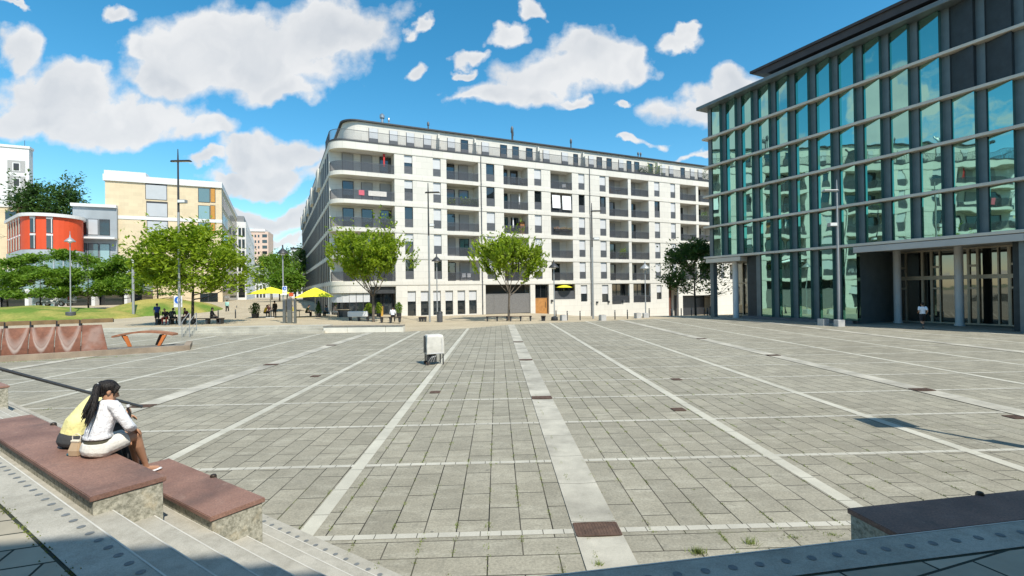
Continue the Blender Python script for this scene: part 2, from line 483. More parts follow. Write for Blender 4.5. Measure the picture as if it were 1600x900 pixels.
for q, (px, py, lab) in enumerate([(680, 613, 'small square gully cover beside the middle channel below the cart'), (1060, 640, 'small square gully cover on the pavers right of the middle channel'),
                                   (493, 588, 'small square gully cover left of the covered cart'), (1585, 652, 'small square gully cover near the right picture edge'), (1057, 593, 'tiny gully cover far out on the right half of the plaza')]):
    o = c0 if q == 0 else copy_tree(c0)
    place(o, G(px, py, .002), TH, None, lab, 'square gully covers'); o['category'] = 'gully cover'

# ---- steps round the corner where the photographer stands
N1, U1 = Vector((.5616, .8274, 0)), Vector((-.8274, .5616, 0))
N2, U2 = Vector((-.1715, .9852, 0)), Vector((.9852, .1715, 0))
def UP(u, p, z): v = U1 * u + N1 * p; return Vector((v.x, v.y, z))
def WQ(w, q, z): v = U2 * w + N2 * q; return Vector((v.x, v.y, z))
def corner(p, q):
    det = N1.x * N2.y - N1.y * N2.x
    return Vector(((p * N2.y - q * N1.y) / det, (N1.x * q - N2.x * p) / det, 0))
def shore(p, q): c = corner(p, q); return [c + U1 * 45, c, c + U2 * 45]
def level(mb, p, q, z0, z1):
    a = shore(p, q)
    poly = [a[0], a[1], a[2], a[2] - N2 * 25, Vector((0, -24, 0)), a[0] - N1 * 25]
    mb.prism([(v.x, v.y) for v in poly[::-1]], z0, z1)
def ribbon(mb, p0, q0, p1, q1, z, z2=None):
    a, b = shore(p0, q0), shore(p1, q1)
    for i in (0, 1): mb.quad(*[(v.x, v.y, z) for v in (a[i], a[i + 1], b[i + 1], b[i])])
ZT, RS, TR, TR2 = 1.15, 1.15 / 7, .305, .268
mt, nt, out = nodes_of('pale_granite'); k = NT(nt)
pos = k.n('NewGeometry').outputs['Position']
sx = k.n('SeparateXYZ'); k.l(pos, sx.inputs[0])
f = k.rng(k.noise(pos, .8, 6, .6), .3, .7, 0, 1); g = k.rng(k.noise(pos, 130, 2, .8), .35, .65, .8, 1.1)
h = k.rng(k.noise(pos, 5, 6, .7), .42, .72, 0, .6)
c = k.mix(f, (.36, .338, .28), (.475, .45, .385)); c = k.mix(h, c, (.22, .205, .165))
cf = k.n('CombineXYZ'); [k.l(g, cf.inputs[i]) for i in range(3)]
c = k.mix(1., c, cf.outputs[0], 'MULTIPLY')
vo = k.n('TexVoronoi'); vo.inputs['Scale'].default_value = 2.3; k.l(pos, vo.inputs['Vector'])
c = k.mix(k.math('MULTIPLY', k.math('LESS_THAN', vo.outputs['Distance'], k.rng(k.noise(pos, 1.3, 2), .4, .7, 0, .05)), .6), c, (.1, .1, .1))
k.bsdf(out, c, .82, 0, k.bump(k.noise(pos, 120, 3), .2, .003), .35)
M_GRAN = mt
M_EDGE = MAT('chamfer_stone', (.55, .53, .47), .8, .1, 3, .1, 90, world=True)
mb = MB()
for j in range(6, 0, -1): level(mb, 1.256 + TR * j, 2.791 + TR2 * j, -.3 - .02 * j, ZT - RS * j)
for j in range(0, 7):                       # narrow pale ribbon along each nosing
    mb.mi = 1
    z = ZT - RS * j if j else ZT
    ribbon(mb, 1.256 + TR * j - .011, 2.791 + TR2 * j - .011, 1.256 + TR * j, 2.791 + TR2 * j, z + .0025)
    mb.mi = 0
steps = struct(mb.build('steps', [M_GRAN, M_EDGE]))
mb = MB(); level(mb, 1.256, 2.791, -.32, ZT - .006)
mb.mi = 0; ribbon(mb, .965, 2.515, 1.256, 2.791, ZT)
mb.mi = 1
def dots(uv, p, z, n0, n1, st=.176):
    for q in range(n0, n1):
        c = uv(q * st, p, z)
        mb.f([mb.v((c.x + .027 * math.cos(a), c.y + .027 * math.sin(a), z)) for a in [2 * math.pi * i / 14 for i in range(14)]])
dots(UP, 1.187, ZT + .003, 14, 110)
dots(WQ, 2.655, ZT + .003, -7, 60)
mb.mi = 2; ribbon(mb, .90, 2.45, .966, 2.516, ZT - .0045)
M_DOT = MAT('dark_tactile_dot', (.15, .16, .16), .7, .2, 30, world=True)
struct(mb.build('edge_strip', [M_GRAN, M_DOT, MAT('dark_joint', (.03, .035, .02), .95, .5, 6, world=True)]))
mb = MB()
a, b = shore(3.086, 4.40), shore(3.412, 4.41)
mb.quad(*[(v.x, v.y, .007) for v in (a[0], a[1], b[1], b[0])])
mb.mi = 1
dots(UP, 3.30, .010, 14, 110)
for q in range(3): pass
struct(mb.build('foot_strip', [M_GRAN, M_DOT]))
# upper pavement with slabs
mt, nt, out = nodes_of('upper_slabs'); k = NT(nt)
pos = k.n('NewGeometry').outputs['Position']
br = k.n('TexBrick'); br.offset = .5
mp = k.n('Mapping'); mp.inputs['Rotation'].default_value = (0, 0, R(-19)); mp.inputs['Location'].default_value = (.1, .05, 0); k.l(pos, mp.inputs['Vector']); k.l(mp.outputs[0], br.inputs['Vector'])
br.inputs['Scale'].default_value = 1; br.inputs['Brick Width'].default_value = .56; br.inputs['Row Height'].default_value = .28; br.inputs['Mortar Size'].default_value = .009
br.inputs['Mortar Smooth'].default_value = .1
br.inputs['Color1'].default_value = (.33, .295, .225, 1); br.inputs['Color2'].default_value = (.42, .375, .29, 1); br.inputs['Mortar'].default_value = (.03, .035, .025, 1)
n_ = k.rng(k.noise(pos, 3, 6), .3, .7, .82, 1.1); cf = k.n('CombineXYZ'); [k.l(n_, cf.inputs[i]) for i in range(3)]
k.bsdf(out, k.mix(1., br.outputs[0], cf.outputs[0], 'MULTIPLY'), .85, 0, k.bump(k.math('SUBTRACT', k.math('MULTIPLY', k.noise(pos, 80, 3), .2), br.outputs['Fac']), .5, .008), .3)
mb = MB(); a = shore(.943, 2.494)
mb.f([mb.v((v.x, v.y, ZT - .002)) for v in [a[0], a[1], a[2], a[2] - N2 * 25, Vector((0, -24, 0)), a[0] - N1 * 25]][::-1])
bmesh.ops.triangulate(mb.bm, faces=mb.bm.faces)
struct(mb.build('upper_pavement', mt))

# ---- seat blocks on the steps
mt, nt, out = nodes_of('red_granite'); k = NT(nt)
pos = k.n('NewGeometry').outputs['Position']
f = k.rng(k.noise(pos, 1.6, 6, .62), .32, .68, 0, 1); g = k.rng(k.noise(pos, 55, 4, .85), .36, .64, .66, 1.2)
c = k.mix(f, (.185, .10, .075), (.31, .175, .13))
c = k.mix(k.rng(k.noise(pos, .9, 5, .65), .5, .68, 0, .75), c, (.10, .066, .056))
c = k.mix(k.rng(k.noise(pos, 6, 6, .75), .56, .74, 0, .45), c, (.36, .25, .20))
cf = k.n('CombineXYZ'); [k.l(g, cf.inputs[i]) for i in range(3)]
k.bsdf(out, k.mix(1., c, cf.outputs[0], 'MULTIPLY'), .62, 0, k.bump(k.noise(pos, 140, 3), .12, .003), .45)
M_RED = mt
mt, nt, out = nodes_of('stained_concrete'); k = NT(nt)
pos = k.n('NewGeometry').outputs['Position']
f = k.rng(k.noise(pos, 22, 6, .75), .36, .64, 0, 1)
c = k.mix(f, (.17, .165, .125), (.50, .475, .385))
c = k.mix(k.rng(k.noise(pos, 4, 5, .6), .55, .7, 0, .7), c, (.52, .44, .30))
k.bsdf(out, c, .9, 0, k.bump(f, .4, .006), .3)
M_STAIN = mt
M_KNOB = MAT('dark_bronze', (.06, .045, .035), .45, .2, 20, metal=.6)
def seat_block(label, O, U, Nn, L, Wd, zt, zb, knobs):
    ang = math.atan2(U.y, U.x)
    t = thing('seat_block', label, 'stone bench', (O.x, O.y, zb), ang, 'granite topped seat blocks on the steps')
    sgn = 1 if U.x * Nn.y - U.y * Nn.x > 0 else -1
    y0, y1 = (0, Wd) if sgn > 0 else (-Wd, 0)
    h = zt - zb
    mb = MB(); mb.box(-.012, L + .012, y0 - .012, y1 + .012, h - .045, h); mb.build('slab', M_RED, t, bevel=.006, seg=2)
    mb = MB(); mb.box(.0, L, y0 + .012, y1 - .012, 0, h - .047); mb.build('base', M_STAIN, t, bevel=.004)
    for kx in knobs:
        mb = MB(); yk = y1 - .0 if sgn > 0 else y0
        mb.lathe([(.034, -.02), (.034, .012), (.026, .027), (.01, .033)], (kx, yk + sgn * .002, h), 14)
        mb.build('skate_stop', M_KNOB, t, smooth=True)
    return t
seat_block('long reddish granite seat block under the two seated people', UP(5.2, 1.415, 0), U1, N1, 4.4, .53, 1.15, .40, (1.55, 3.35))
seat_block('shorter reddish granite seat block a step lower, with the white shoe at its far end', UP(4.79, 2.155, 0), U1, N1, 2.15, .485, .80, .10, (1.02,))
seat_block('seat block far up the steps cut by the left picture edge', UP(15.95, 2.39, 0), U1, N1, 3.0, .48, .80, .10, (1.4,))
q = G(1322, 792, .82); w0 = q.dot(U2)
seat_block('shaded dark granite seat block at the right above the blue strip', WQ(w0, 3.37, 0), U2, N2, 5.2, .46, .82, .10, (1.42, 3.6))

# handrail over the steps
M_STEEL = MAT('dark_steel', (.10, .10, .10), .4, .15, 8, metal=.75)
t = thing('handrail', 'dark steel handrail sloping down behind the seated pair', 'handrail', UP(10.04, 3.43, 0))
def loc(v, o=t): return Vector(v) - o.location
mb = MB(); mb.tube([loc(UP(10.04, .55, 2.12)), loc(UP(10.04, 1.15, 2.09)), loc(UP(10.04, 3.43, .905))], .024, 12); mb.build('rail', M_STEEL, t, smooth=True)
for p_, zg in ((1.5, 1.0), (2.9, .17)):
    zr = 2.09 + (p_ - 1.15) * (.905 - 2.09) / 2.28
    mb = MB(); mb.cyl(loc(UP(10.04, p_, zg)), loc(UP(10.04, p_, zr - .02)), .02); mb.build('post', M_STEEL, t, smooth=True)

# weeds in joints
M_GRASS = MAT('weed_green', (.17, .22, .05), .8, .35, 3)
mb = MB(); rw = random.Random(3)
def tuft(x, y, n, r, h):
    for _ in range(n):
        a = rw.random() * 6.28; d = abs(rw.gauss(0, r)); p = Vector((x + d * math.cos(a), y + d * math.sin(a) * .7, .0))
        hh = h * rw.uniform(.4, 1.1); ln = Vector((rw.gauss(0, .45), rw.gauss(0, .45), 1)) * hh; s = Vector((math.cos(a), math.sin(a), 0)) * .004
        mb.f([mb.v(p - s), mb.v(p + s), mb.v(p + ln)])
for px, py, n, r, h in [(1090, 864, 140, .05, .075), (1172, 850, 60, .05, .09), (1240, 840, 70, .09, .03), (1300, 836, 60, .07, .03), (937, 884, 50, .03, .06), (190, 667, 160, .12, .05), (75, 640, 40, .1, .04),
                      (1112, 676, 12, .05, .02), (1015, 688, 14, .05, .02), (1170, 707, 16, .07, .02), (1085, 765, 10, .05, .02), (940, 770, 12, .03, .02), (775, 725, 10, .03, .02)]:
    g = G(px, py); tuft(g.x, g.y, n, r, h)
for _ in range(620):                         # along the long joints
    i = rw.randrange(-9, 18); x = 1.12 - .13 + .3767 * i; y = 4.6 + 12 * rw.random() ** 1.5
    for q in range(3): w_ = PL(x, y + q * .05); tuft(w_[0], w_[1], rw.randrange(2, 9), .018, .026)
def moss(uv, a, b, p, n):
    for _ in range(n):
        g = uv(rw.uniform(a, b), p + rw.gauss(0, .006), ZT - .004); s0 = len(mb.bm.verts)
        for q in range(3):
            r_ = rw.uniform(.004, .012); c_ = g + Vector((rw.gauss(0, .02), rw.gauss(0, .02), .0)); h_ = rw.uniform(.004, .02)
            mb.f([mb.v(c_ + Vector((-r_, 0, 0))), mb.v(c_ + Vector((r_, r_ * .5, 0))), mb.v(c_ + Vector((0, 0, h_)))])
moss(UP, 3.5, 9, .953, 90)
for _ in range(140):                         # moss line at the ramp kerb
    s = rw.random(); g = G(lerp(0, 215, s), lerp(567, 556, s)); tuft(g.x, g.y, 5, .12, .05)
tag(mb.build('weeds', M_GRASS), kind='stuff')
# ------------------------------------------------------------------ white apartment block
def stone_mat(name, col, bw, rh, joint=.8, var=.06, stain=.1, mort=.006, rough=.8, offset=.5):
    mt, nt, out = nodes_of(name); k = NT(nt)
    tc = k.n('TexCoord').outputs['Object']; sx = k.n('SeparateXYZ'); k.l(tc, sx.inputs[0])
    cb = k.n('CombineXYZ'); k.l(k.math('ADD', sx.outputs[0], sx.outputs[1]), cb.inputs[0]); k.l(sx.outputs[2], cb.inputs[1])
    b = k.n('TexBrick'); b.offset = offset; k.l(cb.outputs[0], b.inputs['Vector']); b.inputs['Scale'].default_value = 1
    b.inputs['Brick Width'].default_value = bw; b.inputs['Row Height'].default_value = rh; b.inputs['Mortar Size'].default_value = mort
    b.inputs['Color1'].default_value = (*sc3(col, 1 - var), 1); b.inputs['Color2'].default_value = (*sc3(col, 1 + var), 1); b.inputs['Mortar'].default_value = (*sc3(col, joint), 1)
    f = k.rng(k.noise(tc, .5, 6, .65), .35, .75, 0, 1)
    st = k.n('Mapping'); st.inputs['Scale'].default_value = (1.5, 1.5, .12); k.l(tc, st.inputs['Vector'])
    s2 = k.rng(k.noise(st.outputs[0], 1.2, 5, .6), .5, .8, 0, 1)
    c = k.mix(k.math('MULTIPLY', f, stain), b.outputs[0], sc3(col, .6)); c = k.mix(k.math('MULTIPLY', s2, stain), c, sc3(col, .5))
    k.bsdf(out, c, rough, 0, None, .3)
    return mt
M_WHITE = stone_mat('cream_stone', (.66, .635, .575), 1.25, .75, .70, .035, .1, .010)
M_PLAST = MAT('cream_render', (.66, .63, .54), .9, .05, .8)
M_ANTH = MAT('anthracite_metal', (.045, .047, .052), .45, .2, 4, metal=.3)
M_RAIL = MAT('grey_railing_metal', (.10, .105, .115), .5, .15, 4, metal=.3)
M_BLIND = MAT('pale_roller_blind', (.56, .57, .58), .7, .05, 2)
M_BLINDG = MAT('grey_roller_blind', (.34, .34, .34), .7, .06, 2)
M_ROOFD = MAT('dark_roof_edge', (.045, .047, .05), .5, .2, 3)
def glass_dark(name, col=(.012, .016, .018), spec=.9, rough=.03, wob=.0):
    mt, nt, out = nodes_of(name); k = NT(nt)
    tc = k.n('TexCoord').outputs['Object']; oi = k.n('ObjectInfo').outputs['Random']
    f = k.rng(oi, 0, 1, .5, 1.9); cf = k.n('CombineXYZ'); [k.l(f, cf.inputs[i]) for i in range(3)]
    c = k.mix(1., col, cf.outputs[0], 'MULTIPLY')
    b = k.bsdf(out, c, rough, 0, k.bump(k.noise(tc, .9, 2), wob, .02) if wob else None, spec)
    b.inputs['IOR'].default_value = 1.6
    return mt
M_GLASS = glass_dark('dark_window_glass', (.014, .019, .022), wob=.06)

E1 = Vector((.901, .434, 0)).normalized(); E2 = Vector((-E1.y, E1.x, 0))
APT_A = math.atan2(E1.y, E1.x)
Q0 = Vector((-.263 * 55.3, 55.3, 0)) - E1 * 5.3          # sharp corner of the block
def plane_s(px, py, O, U, back=0.):
    """distance along U from O and height where the pixel's ray meets the wall plane"""
    n = Vector((-U.y, U.x, 0)); o = O + n * back
    d = ray(px, py); t = o.dot(n) / (d.x * n.x + d.y * n.y)
    P = Vector((d.x * t, d.y * t, 0)); return (P - o).dot(U), HEYE + d.z * t
def fs(px, py=330): return plane_s(px, py, Q0, E1)[0]
apt = thing('apartment_building', 'long white apartment block with a rounded balcony corner and rows of loggias', 'apartment building', Q0, APT_A)
ZF = [4.13, 7.1, 10.1, 13.15, 16.25]; ZTOP = 19.62
BAND = .45
XE = 68.0; DEP = 15.0; RC = 1.75; LEN = 62.
def foot(o=0., xe=XE, full=True):
    """footprint with the rounded corner, grown outwards by o"""
    pts = []
    for i in range(11):
        a = math.pi * (1 + .5 * i / 10)
        pts.append((RC + (RC + o) * math.cos(a), RC + (RC + o) * math.sin(a)))
    return pts + [(xe, -o), (xe, DEP), (DEP, DEP), (DEP, LEN), (-o, LEN)]
wall = MB()
x1c = fs(617)                                            # end of the corner balcony
bands = [(ZF[0] - BAND, ZF[0])] + [(z - BAND, z) for z in ZF[1:]] + [(ZTOP - .95, ZTOP - .12)]
for i, (a, b) in enumerate(bands): wall.prism(foot(.06), a, b)
ov = [(x1c, None)]
Wn = [fs(*p) for p in [(632, 270), (645, 270), (677, 270), (689, 270)]]
pairs = dict(W1=(632, 645), W2=(677, 689), L1=(698, 748), W3=(760, 773), L2=(787, 825), W4=(835, 846), L3=(860.3, 894), W5=(904, 913.5), W6=(937, 946.5),
             L4=(951.5, 981.3), L5=(985.8, 1013.3), W7=(1022.3, 1030.5), W8=(1047.6, 1055), L6=(1062.3, 1087.3), L7=(1091, 1115))
S = {n: (fs(a, 300), fs(b, 300)) for n, (a, b) in pairs.items()}
S['W9'] = (S['L7'][1] + 1.3, S['L7'][1] + 2.1); S['L8'] = (S['W9'][1] + 1.2, S['W9'][1] + 4.2)
order = sorted(S, key=lambda n: S[n][0])
CORE = 1.8
def strip(mb, holes, xa, xb, za, zb, y0, y1):
    """wall between xa and xb with rectangular holes (x0,x1,z0,z1)"""
    x = xa
    for (a, b, c, d) in sorted(holes):
        if a > x: mb.box(x, a, y0, y1, za, zb)
        if c > za: mb.box(a, b, y0, y1, za, c)
        if d < zb: mb.box(a, b, y0, y1, d, zb)
        x = b
    if x < xb: mb.box(x, xb, y0, y1, za, zb)
for i, z in enumerate(ZF):
    z2 = (ZF[i + 1] - BAND) if i < 4 else ZTOP - .95
    holes = []
    for n in order:
        a, b = S[n]
        holes.append((a, b, z if n[0] == 'L' else z + .22, z2 if n[0] == 'L' else z2 - .02))
    strip(wall, holes, x1c, XE - .002, z, z2, .0, .32)
    for n in order:                                       # loggia cheeks
        if n[0] == 'L':
            a, b = S[n]
            wall.box(a - .16, a - .001, .321, CORE, z, z2); wall.box(b + .001, b + .16, .321, CORE, z, z2)
    wall.box(x1c, x1c + .2, .321, CORE, z, z2)
wall.box(.32, XE - .5, CORE, DEP - .4, -1.5, ZTOP - .2)   # body behind the loggias
wall.box(.35, DEP - .3, DEP - .41, LEN - .3, -1.5, ZTOP - .2)
for i, z in enumerate(ZF):                                # side street wall
    z2 = (ZF[i + 1] - BAND) if i < 4 else ZTOP - .95
    wall.box(.0, .33, CORE + .001, LEN, z, z2)
wall.box(.0, .33, CORE + .6, LEN, -1.5, ZF[0] - BAND)
for y in (13.2, 26, 36.5, 46.5, 57): wall.box(-.36, .4, y, y + 3.2, 16.8, ZTOP - .3)
# ground storey
gx = lambda a, b, y=470: (fs(a, y), fs(b, y))
gholes = []
GW = [(637, 650), (657.6, 669.6), (677, 689), (696, 708), (715, 727), (733, 745)]
for a, b in GW: x0, x1 = gx(a, b); gholes.append((x0, x1, .12, 2.98))
ent = gx(577, 619); gholes.append((*ent, -1.5, 3.55))
pas = gx(759, 829); gholes.append((*pas, -1.5, 3.62))
dor = gx(836.5, 858); gholes.append((*dor, -1.5, 3.6))
caf = gx(866.5, 899); gholes.append((*caf, 1.62, 3.62))
g5, g6 = gx(908, 918), gx(941, 951); gholes += [(*g5, 1.25, 3.5), (*g6, 1.1, 3.5)]
g4a, g4b = gx(956.5, 984), gx(990, 1017); gholes += [(*g4a, .9, 3.62), (*g4b, .9, 3.62)]
bd = gx(1001.5, 1016); bd = (bd[0], bd[1]); 
g7 = gx(1026.5, 1034); gholes.append((*g7, 1.3, 3.4))
al = gx(1045, 1060.5); gholes.append((*al, -1.6, 3.4))
ga = gx(1067, 1117); gholes.append((ga[0], ga[1] - .6, -1.6, 1.75))
x0g = fs(577)
strip(wall, gholes, x0g + .001, XE - .002, -1.6, ZF[0] - BAND, 0, .34)
wall.prism([p for p in foot(.02)[:11]] + [(x0g, -.02), (x0g, 1.2), (RC + .2, 1.2), (1.2, RC + .2), (1.2, 3), (-.02, 3)], 2.86, ZF[0] - BAND)
wall.prism([p for p in foot(.02)[:11]] + [(x0g, -.02), (x0g, .5), (RC, .5), (.5, RC), (.5, 3), (-.02, 3)], -1.2, .42)
# attic storey
at_pts = [(1.6 + p[0] * 1.0, 1.55 + p[1]) for p in foot(0)[:11]]
wall.prism(at_pts + [(XE - .3, 1.55), (XE - .3, DEP - 1), (DEP - 1, DEP - 1), (DEP - 1, LEN - 1), (1.6, LEN - 1)], ZTOP - .15, 22.3)
wall.build('wall', M_WHITE, apt)
mb = MB(); mb.prism(foot(.10), ZTOP - .119, ZTOP + .03)
mb.prism([(p[0] + 1.38, p[1] + 1.33) for p in foot(.05)[:11]] + [(XE, 1.25), (XE, DEP), (DEP, DEP), (DEP, LEN), (1.35, LEN)], 22.301, 22.46)
mb.build('roof', M_ROOFD, apt)
# party walls on the terrace
for px in (687, 744, 843, 913.5, 1030):
    mb = MB(); x = plane_s(px, 235, Q0, E1, .8)[0]; mb.prism([(x - .1, .55), (x + .1, .55), (x + .1, 1.549), (x - .1, 1.549)], ZTOP + .04, 21.3); mb.prism([(x - .1, 1.05), (x + .1, 1.05), (x + .1, 1.548), (x - .1, 1.548)], 21.298, 21.9)
    mb.build('terrace_divider', M_WHITE, apt)

# windows -------------------------------------------------
def window_proto(w, h, blind, kind='window', bm=None):
    """frame with pane and, where the blind is down, a roller blind; origin at the lower left corner, facing -y"""
    mb = MB(); t = .06
    for a in ((0, t, 0, h), (w - t, w, 0, h), (t, w - t, 0, t), (t, w - t, h - t, h)): mb.box(a[0], a[1], .10, .20, a[2], a[3])
    if w > 1.3: mb.box(w / 2 - .04, w / 2 + .04, .10, .2, t, h - t)
    o = mb.build(kind, M_ANTH, apt)
    mb = MB(); mb.box(t, w - t, .15, .17, t, h - t); mb.build('pane', M_GLASS, o)
    if blind:
        mb = MB(); mb.box(.03, w - .03, .07, .098, h * (1 - blind), h - .01); mb.build('roller_blind', bm or M_BLIND, o)
    return o
def put(o, x, y, z, sx=1., sz=1.): o.location = (x, y, z); o.scale = (sx, 1, sz); return o
rw = random.Random(21)
WH = 2.3
full = window_proto(1.0, WH, .58); full2 = window_proto(1.0, WH, .72); full3 = window_proto(1.0, WH, .4); open_ = window_proto(1.0, WH, 0); used = set()
def balu(o, w, h):                                        # glass balustrade across a french window
    mb = MB(); mb.box(.02, w - .02, .03, .045, .0, h); mb.build('balustrade', M_RAIL, o)
balu(full, 1, .95); balu(full2, 1, .95); balu(full3, 1, .95); balu(open_, 1, .95)
def use(p):
    if p.name in used: return copy_tree(p, apt)
    used.add(p.name); return p
DARK = {('W1', 2), ('W1', 0), ('W2', 0), ('W3', 4), ('W3', 3), ('W4', 3), ('W5', 3), ('W6', 3), ('W7', 3)}
for i, z in enumerate(ZF):
    h = ((ZF[i + 1] - BAND) if i < 4 else ZTOP - .95) - .02 - (z + .22)
    for n in order:
        if n[0] != 'W': continue
        a, b = S[n]
        o = use(open_ if (n, i) in DARK else rw.choice((full, full, full, full2, full3))); put(o, a, 0.06, z + .22, b - a, h / WH)
# loggias: doors and railings
door_b = window_proto(1.0, 2.3, 1.0, 'balcony_door', M_BLINDG); door_o = window_proto(1.0, 2.3, 0, 'balcony_door')
def railing(pts, h, name, parent, step=.11, infill=True):
    """bar railing along a plan polyline"""
    mb = MB()
    for a, b in zip(pts, pts[1:]):
        a, b = Vector((*a, 0)), Vector((*b, 0)); L = (b - a).length; d = (b - a) / L; ang = math.atan2(d.y, d.x)
        for zc, s in ((h, .05), (.08, .035)): mb.obox(((a.x + b.x) / 2, (a.y + b.y) / 2, zc), (L + .02, .04, s), ang)
        n = max(2, int(L / step))
        for q in range(n):
            p = a + d * (q + .5) * L / n; mb.box(p.x - .012, p.x + .012, p.y - .012, p.y + .012, .1, h)
    # woven infill panel behind the bars
    mb.mi = 1
    for a, b in (zip(pts, pts[1:]) if infill else ()):
        a, b = Vector((*a, 0)), Vector((*b, 0)); n = Vector((-(b - a).y, (b - a).x, 0)).normalized() * .03
        mb.quad((a.x + n.x, a.y + n.y, .1), (b.x + n.x, b.y + n.y, .1), (b.x + n.x, b.y + n.y, h - .05), (a.x + n.x, a.y + n.y, h - .05))
    return mb
mt, nt, out = nodes_of('smoked_railing_panel'); k = NT(nt)
tr = k.n('BsdfTransparent'); tr.inputs[0].default_value = (.62, .63, .66, 1)
gl = k.n('BsdfPrincipled'); gl.inputs['Base Color'].default_value = (.11, .115, .125, 1); gl.inputs['Roughness'].default_value = .25
ms = k.n('MixShader'); ms.inputs[0].default_value = .38; k.l(tr.outputs[0], ms.inputs[1]); k.l(gl.outputs[0], ms.inputs[2]); k.l(ms.outputs[0], out.inputs[0])
M_SMOKE = mt
# corner balconies
arc = foot(-.06)[:11]
corner_poly = [(-.0 + .06, CORE + .0)] + arc + [(x1c, .06)]
cr = railing(corner_poly, 1.05, 'railing', apt).build('railing', [M_RAIL, M_SMOKE], apt)
for i, z in enumerate(ZF):
    o = cr if i == 0 else copy_tree(cr, apt); o.location = (0, 0, z)
    for q, (a, b) in enumerate([(534.5, 552), (564, 581.5), (593, 610.5)]):
        x0, x1 = [plane_s(v, 270, Q0, E1, CORE)[0] for v in (a, b)]
        shut = (i, q) in {(4, 0), (4, 1), (3, 1), (3, 2), (1, 0), (1, 2)}
        d = use(door_b if shut else door_o); put(d, x0, CORE - .20, z + .02, x1 - x0, 1.0)
lg_r = {}
for n in order:
    if n[0] != 'L': continue
    a, b = S[n]; w = b - a
    r = railing([(0, .05), (w, .05)], 1.0, 'railing', apt).build('railing', [M_RAIL, M_SMOKE], apt)
    for i, z in enumerate(ZF):
        o = r if i == 0 else copy_tree(r, apt); o.location = (a, 0, z)
        nd = 2 if n in ('L1', 'L2') else 1
        for q in range(nd):
            dw = w * .31 if nd == 2 else w * .42
            xd = a + (w * .08 + q * w * .44 if nd == 2 else w * .26)
            shut = rw.random() < .35
            d = use(door_b if shut else door_o); put(d, xd, CORE - .20, z + .02, dw, 1.0)
# attic windows, terrace railing
aw = [(576.5, 591, 1), (608.5, 621.8, 1), (635, 647.5, 1), (661.7, 674, 1), (699, 710.8, 1), (720, 731.5, 0), (752.3, 763.7, 1), (781.5, 792, 0), (800.6, 810.5, 0), (821.8, 831.7, 0), (848, 858, 1), (877, 886.8, 1),
      (895.6, 902.6, 0), (919, 927, 1), (932, 940, 0), (947.5, 955, 0), (966, 973.4, 1), (978.8, 985.8, 0), (990.6, 998, 0), (1012.5, 1019, 0), (1032, 1038.5, 1), (1044.5, 1051, 1), (1062.8, 1069, 0), (1077.5, 1083.6, 1), (1089.6, 1096, 1)]
for a, b, s in aw:
    x0, x1 = [plane_s(v, 240, Q0, E1, 1.55)[0] for v in (a, b)]
    o = use(full if s else open_); put(o, x0, 1.55 - .19, ZTOP + .05, x1 - x0, 2.05 / WH)
rp = [(.02, 6)] + foot(-.02)[:11] + [(XE, .02)]
rl = railing(rp, 1.12, 'terrace_railing', apt, .12, False).build('terrace_railing', [M_RAIL, M_SMOKE], apt); rl.location = (0, 0, ZTOP + .03)
# ground storey windows and doors
def gwin(x0, x1, z0, z1, blind=0, name='window', y=.08):
    o = window_proto(x1 - x0, z1 - z0, blind, name); o.location = (x0, y, z0); return o
for a, b in GW: x0, x1 = gx(a, b); gwin(x0, x1, .12, 2.98, .42, y=.1)
for g_, z0, z1 in ((g5, 1.25, 3.5), (g6, 1.1, 3.5), (g7, 1.3, 3.4)): gwin(*g_, z0, z1, .52)
for g_ in (g4a, g4b): gwin(*g_, 1.9, 3.6, 0, y=.9)
for g_ in (g4a, g4b):
    o = railing([(0, .05), (g_[1] - g_[0], .05)], 1.0, 'railing', apt).build('railing', [M_RAIL, M_SMOKE], apt); o.location = (g_[0], 0, .9)
gwin(*caf, 1.62, 3.62, 0, y=.7)
mb = MB(); mb.box(caf[0] + .02, caf[1] - .02, .12, .16, 1.64, 2.75); mb.build('parapet_panel', M_RAIL, apt)
M_OAK = MAT('orange_wood', (.42, .20, .06), .55, .2, 3)
o = gwin(*dor, 1.9, 3.58, 0, 'entrance_fanlight', y=.3)
mb = MB(); mb.box(dor[0] + .04, dor[1] - .04, .45, .53, -.3, 1.88); dd = mb.build('entrance_door', M_OAK, apt)
mb = MB(); mb.tube([(dor[1] - .3, .42, .6), (dor[1] - .3, .38, .62), (dor[1] - .3, .38, 1.3), (dor[1] - .3, .42, 1.32)], .02, 8); mb.build('handle', M_STEEL, dd)
mb = MB(); mb.box(dor[0] + .01, dor[1] - .01, .9, .95, -1.5, 3.6); mb.build('door_recess', M_ANTH, apt)
# passage with mesh screen
M_MESH = MAT('grey_metal_mesh', (.19, .185, .18), .55, .15, 6, metal=.2)
mb = MB(); w = pas[1] - pas[0]
for x in (pas[0] + .05, pas[0] + w * .19, pas[1] - .06): mb.box(x - .035, x + .035, .12, .19, -.6, 2.45)
mb.box(pas[0] + .02, pas[1] - .02, .13, .18, 2.42, 2.5); mb.box(pas[0] + .02, pas[1] - .02, .13, .18, .02, .1)
mb.box(pas[0] + .06, pas[1] - .07, .145, .165, .1, 2.42)
mb.build('gate_screen', M_MESH, apt)
mb = MB(); mb.box(pas[0] + .01, pas[1] - .01, 1.6, 1.78, -1.4, 3.6); mb.build('passage_wall', MAT('passage_grey', (.10, .095, .085), .9), apt)
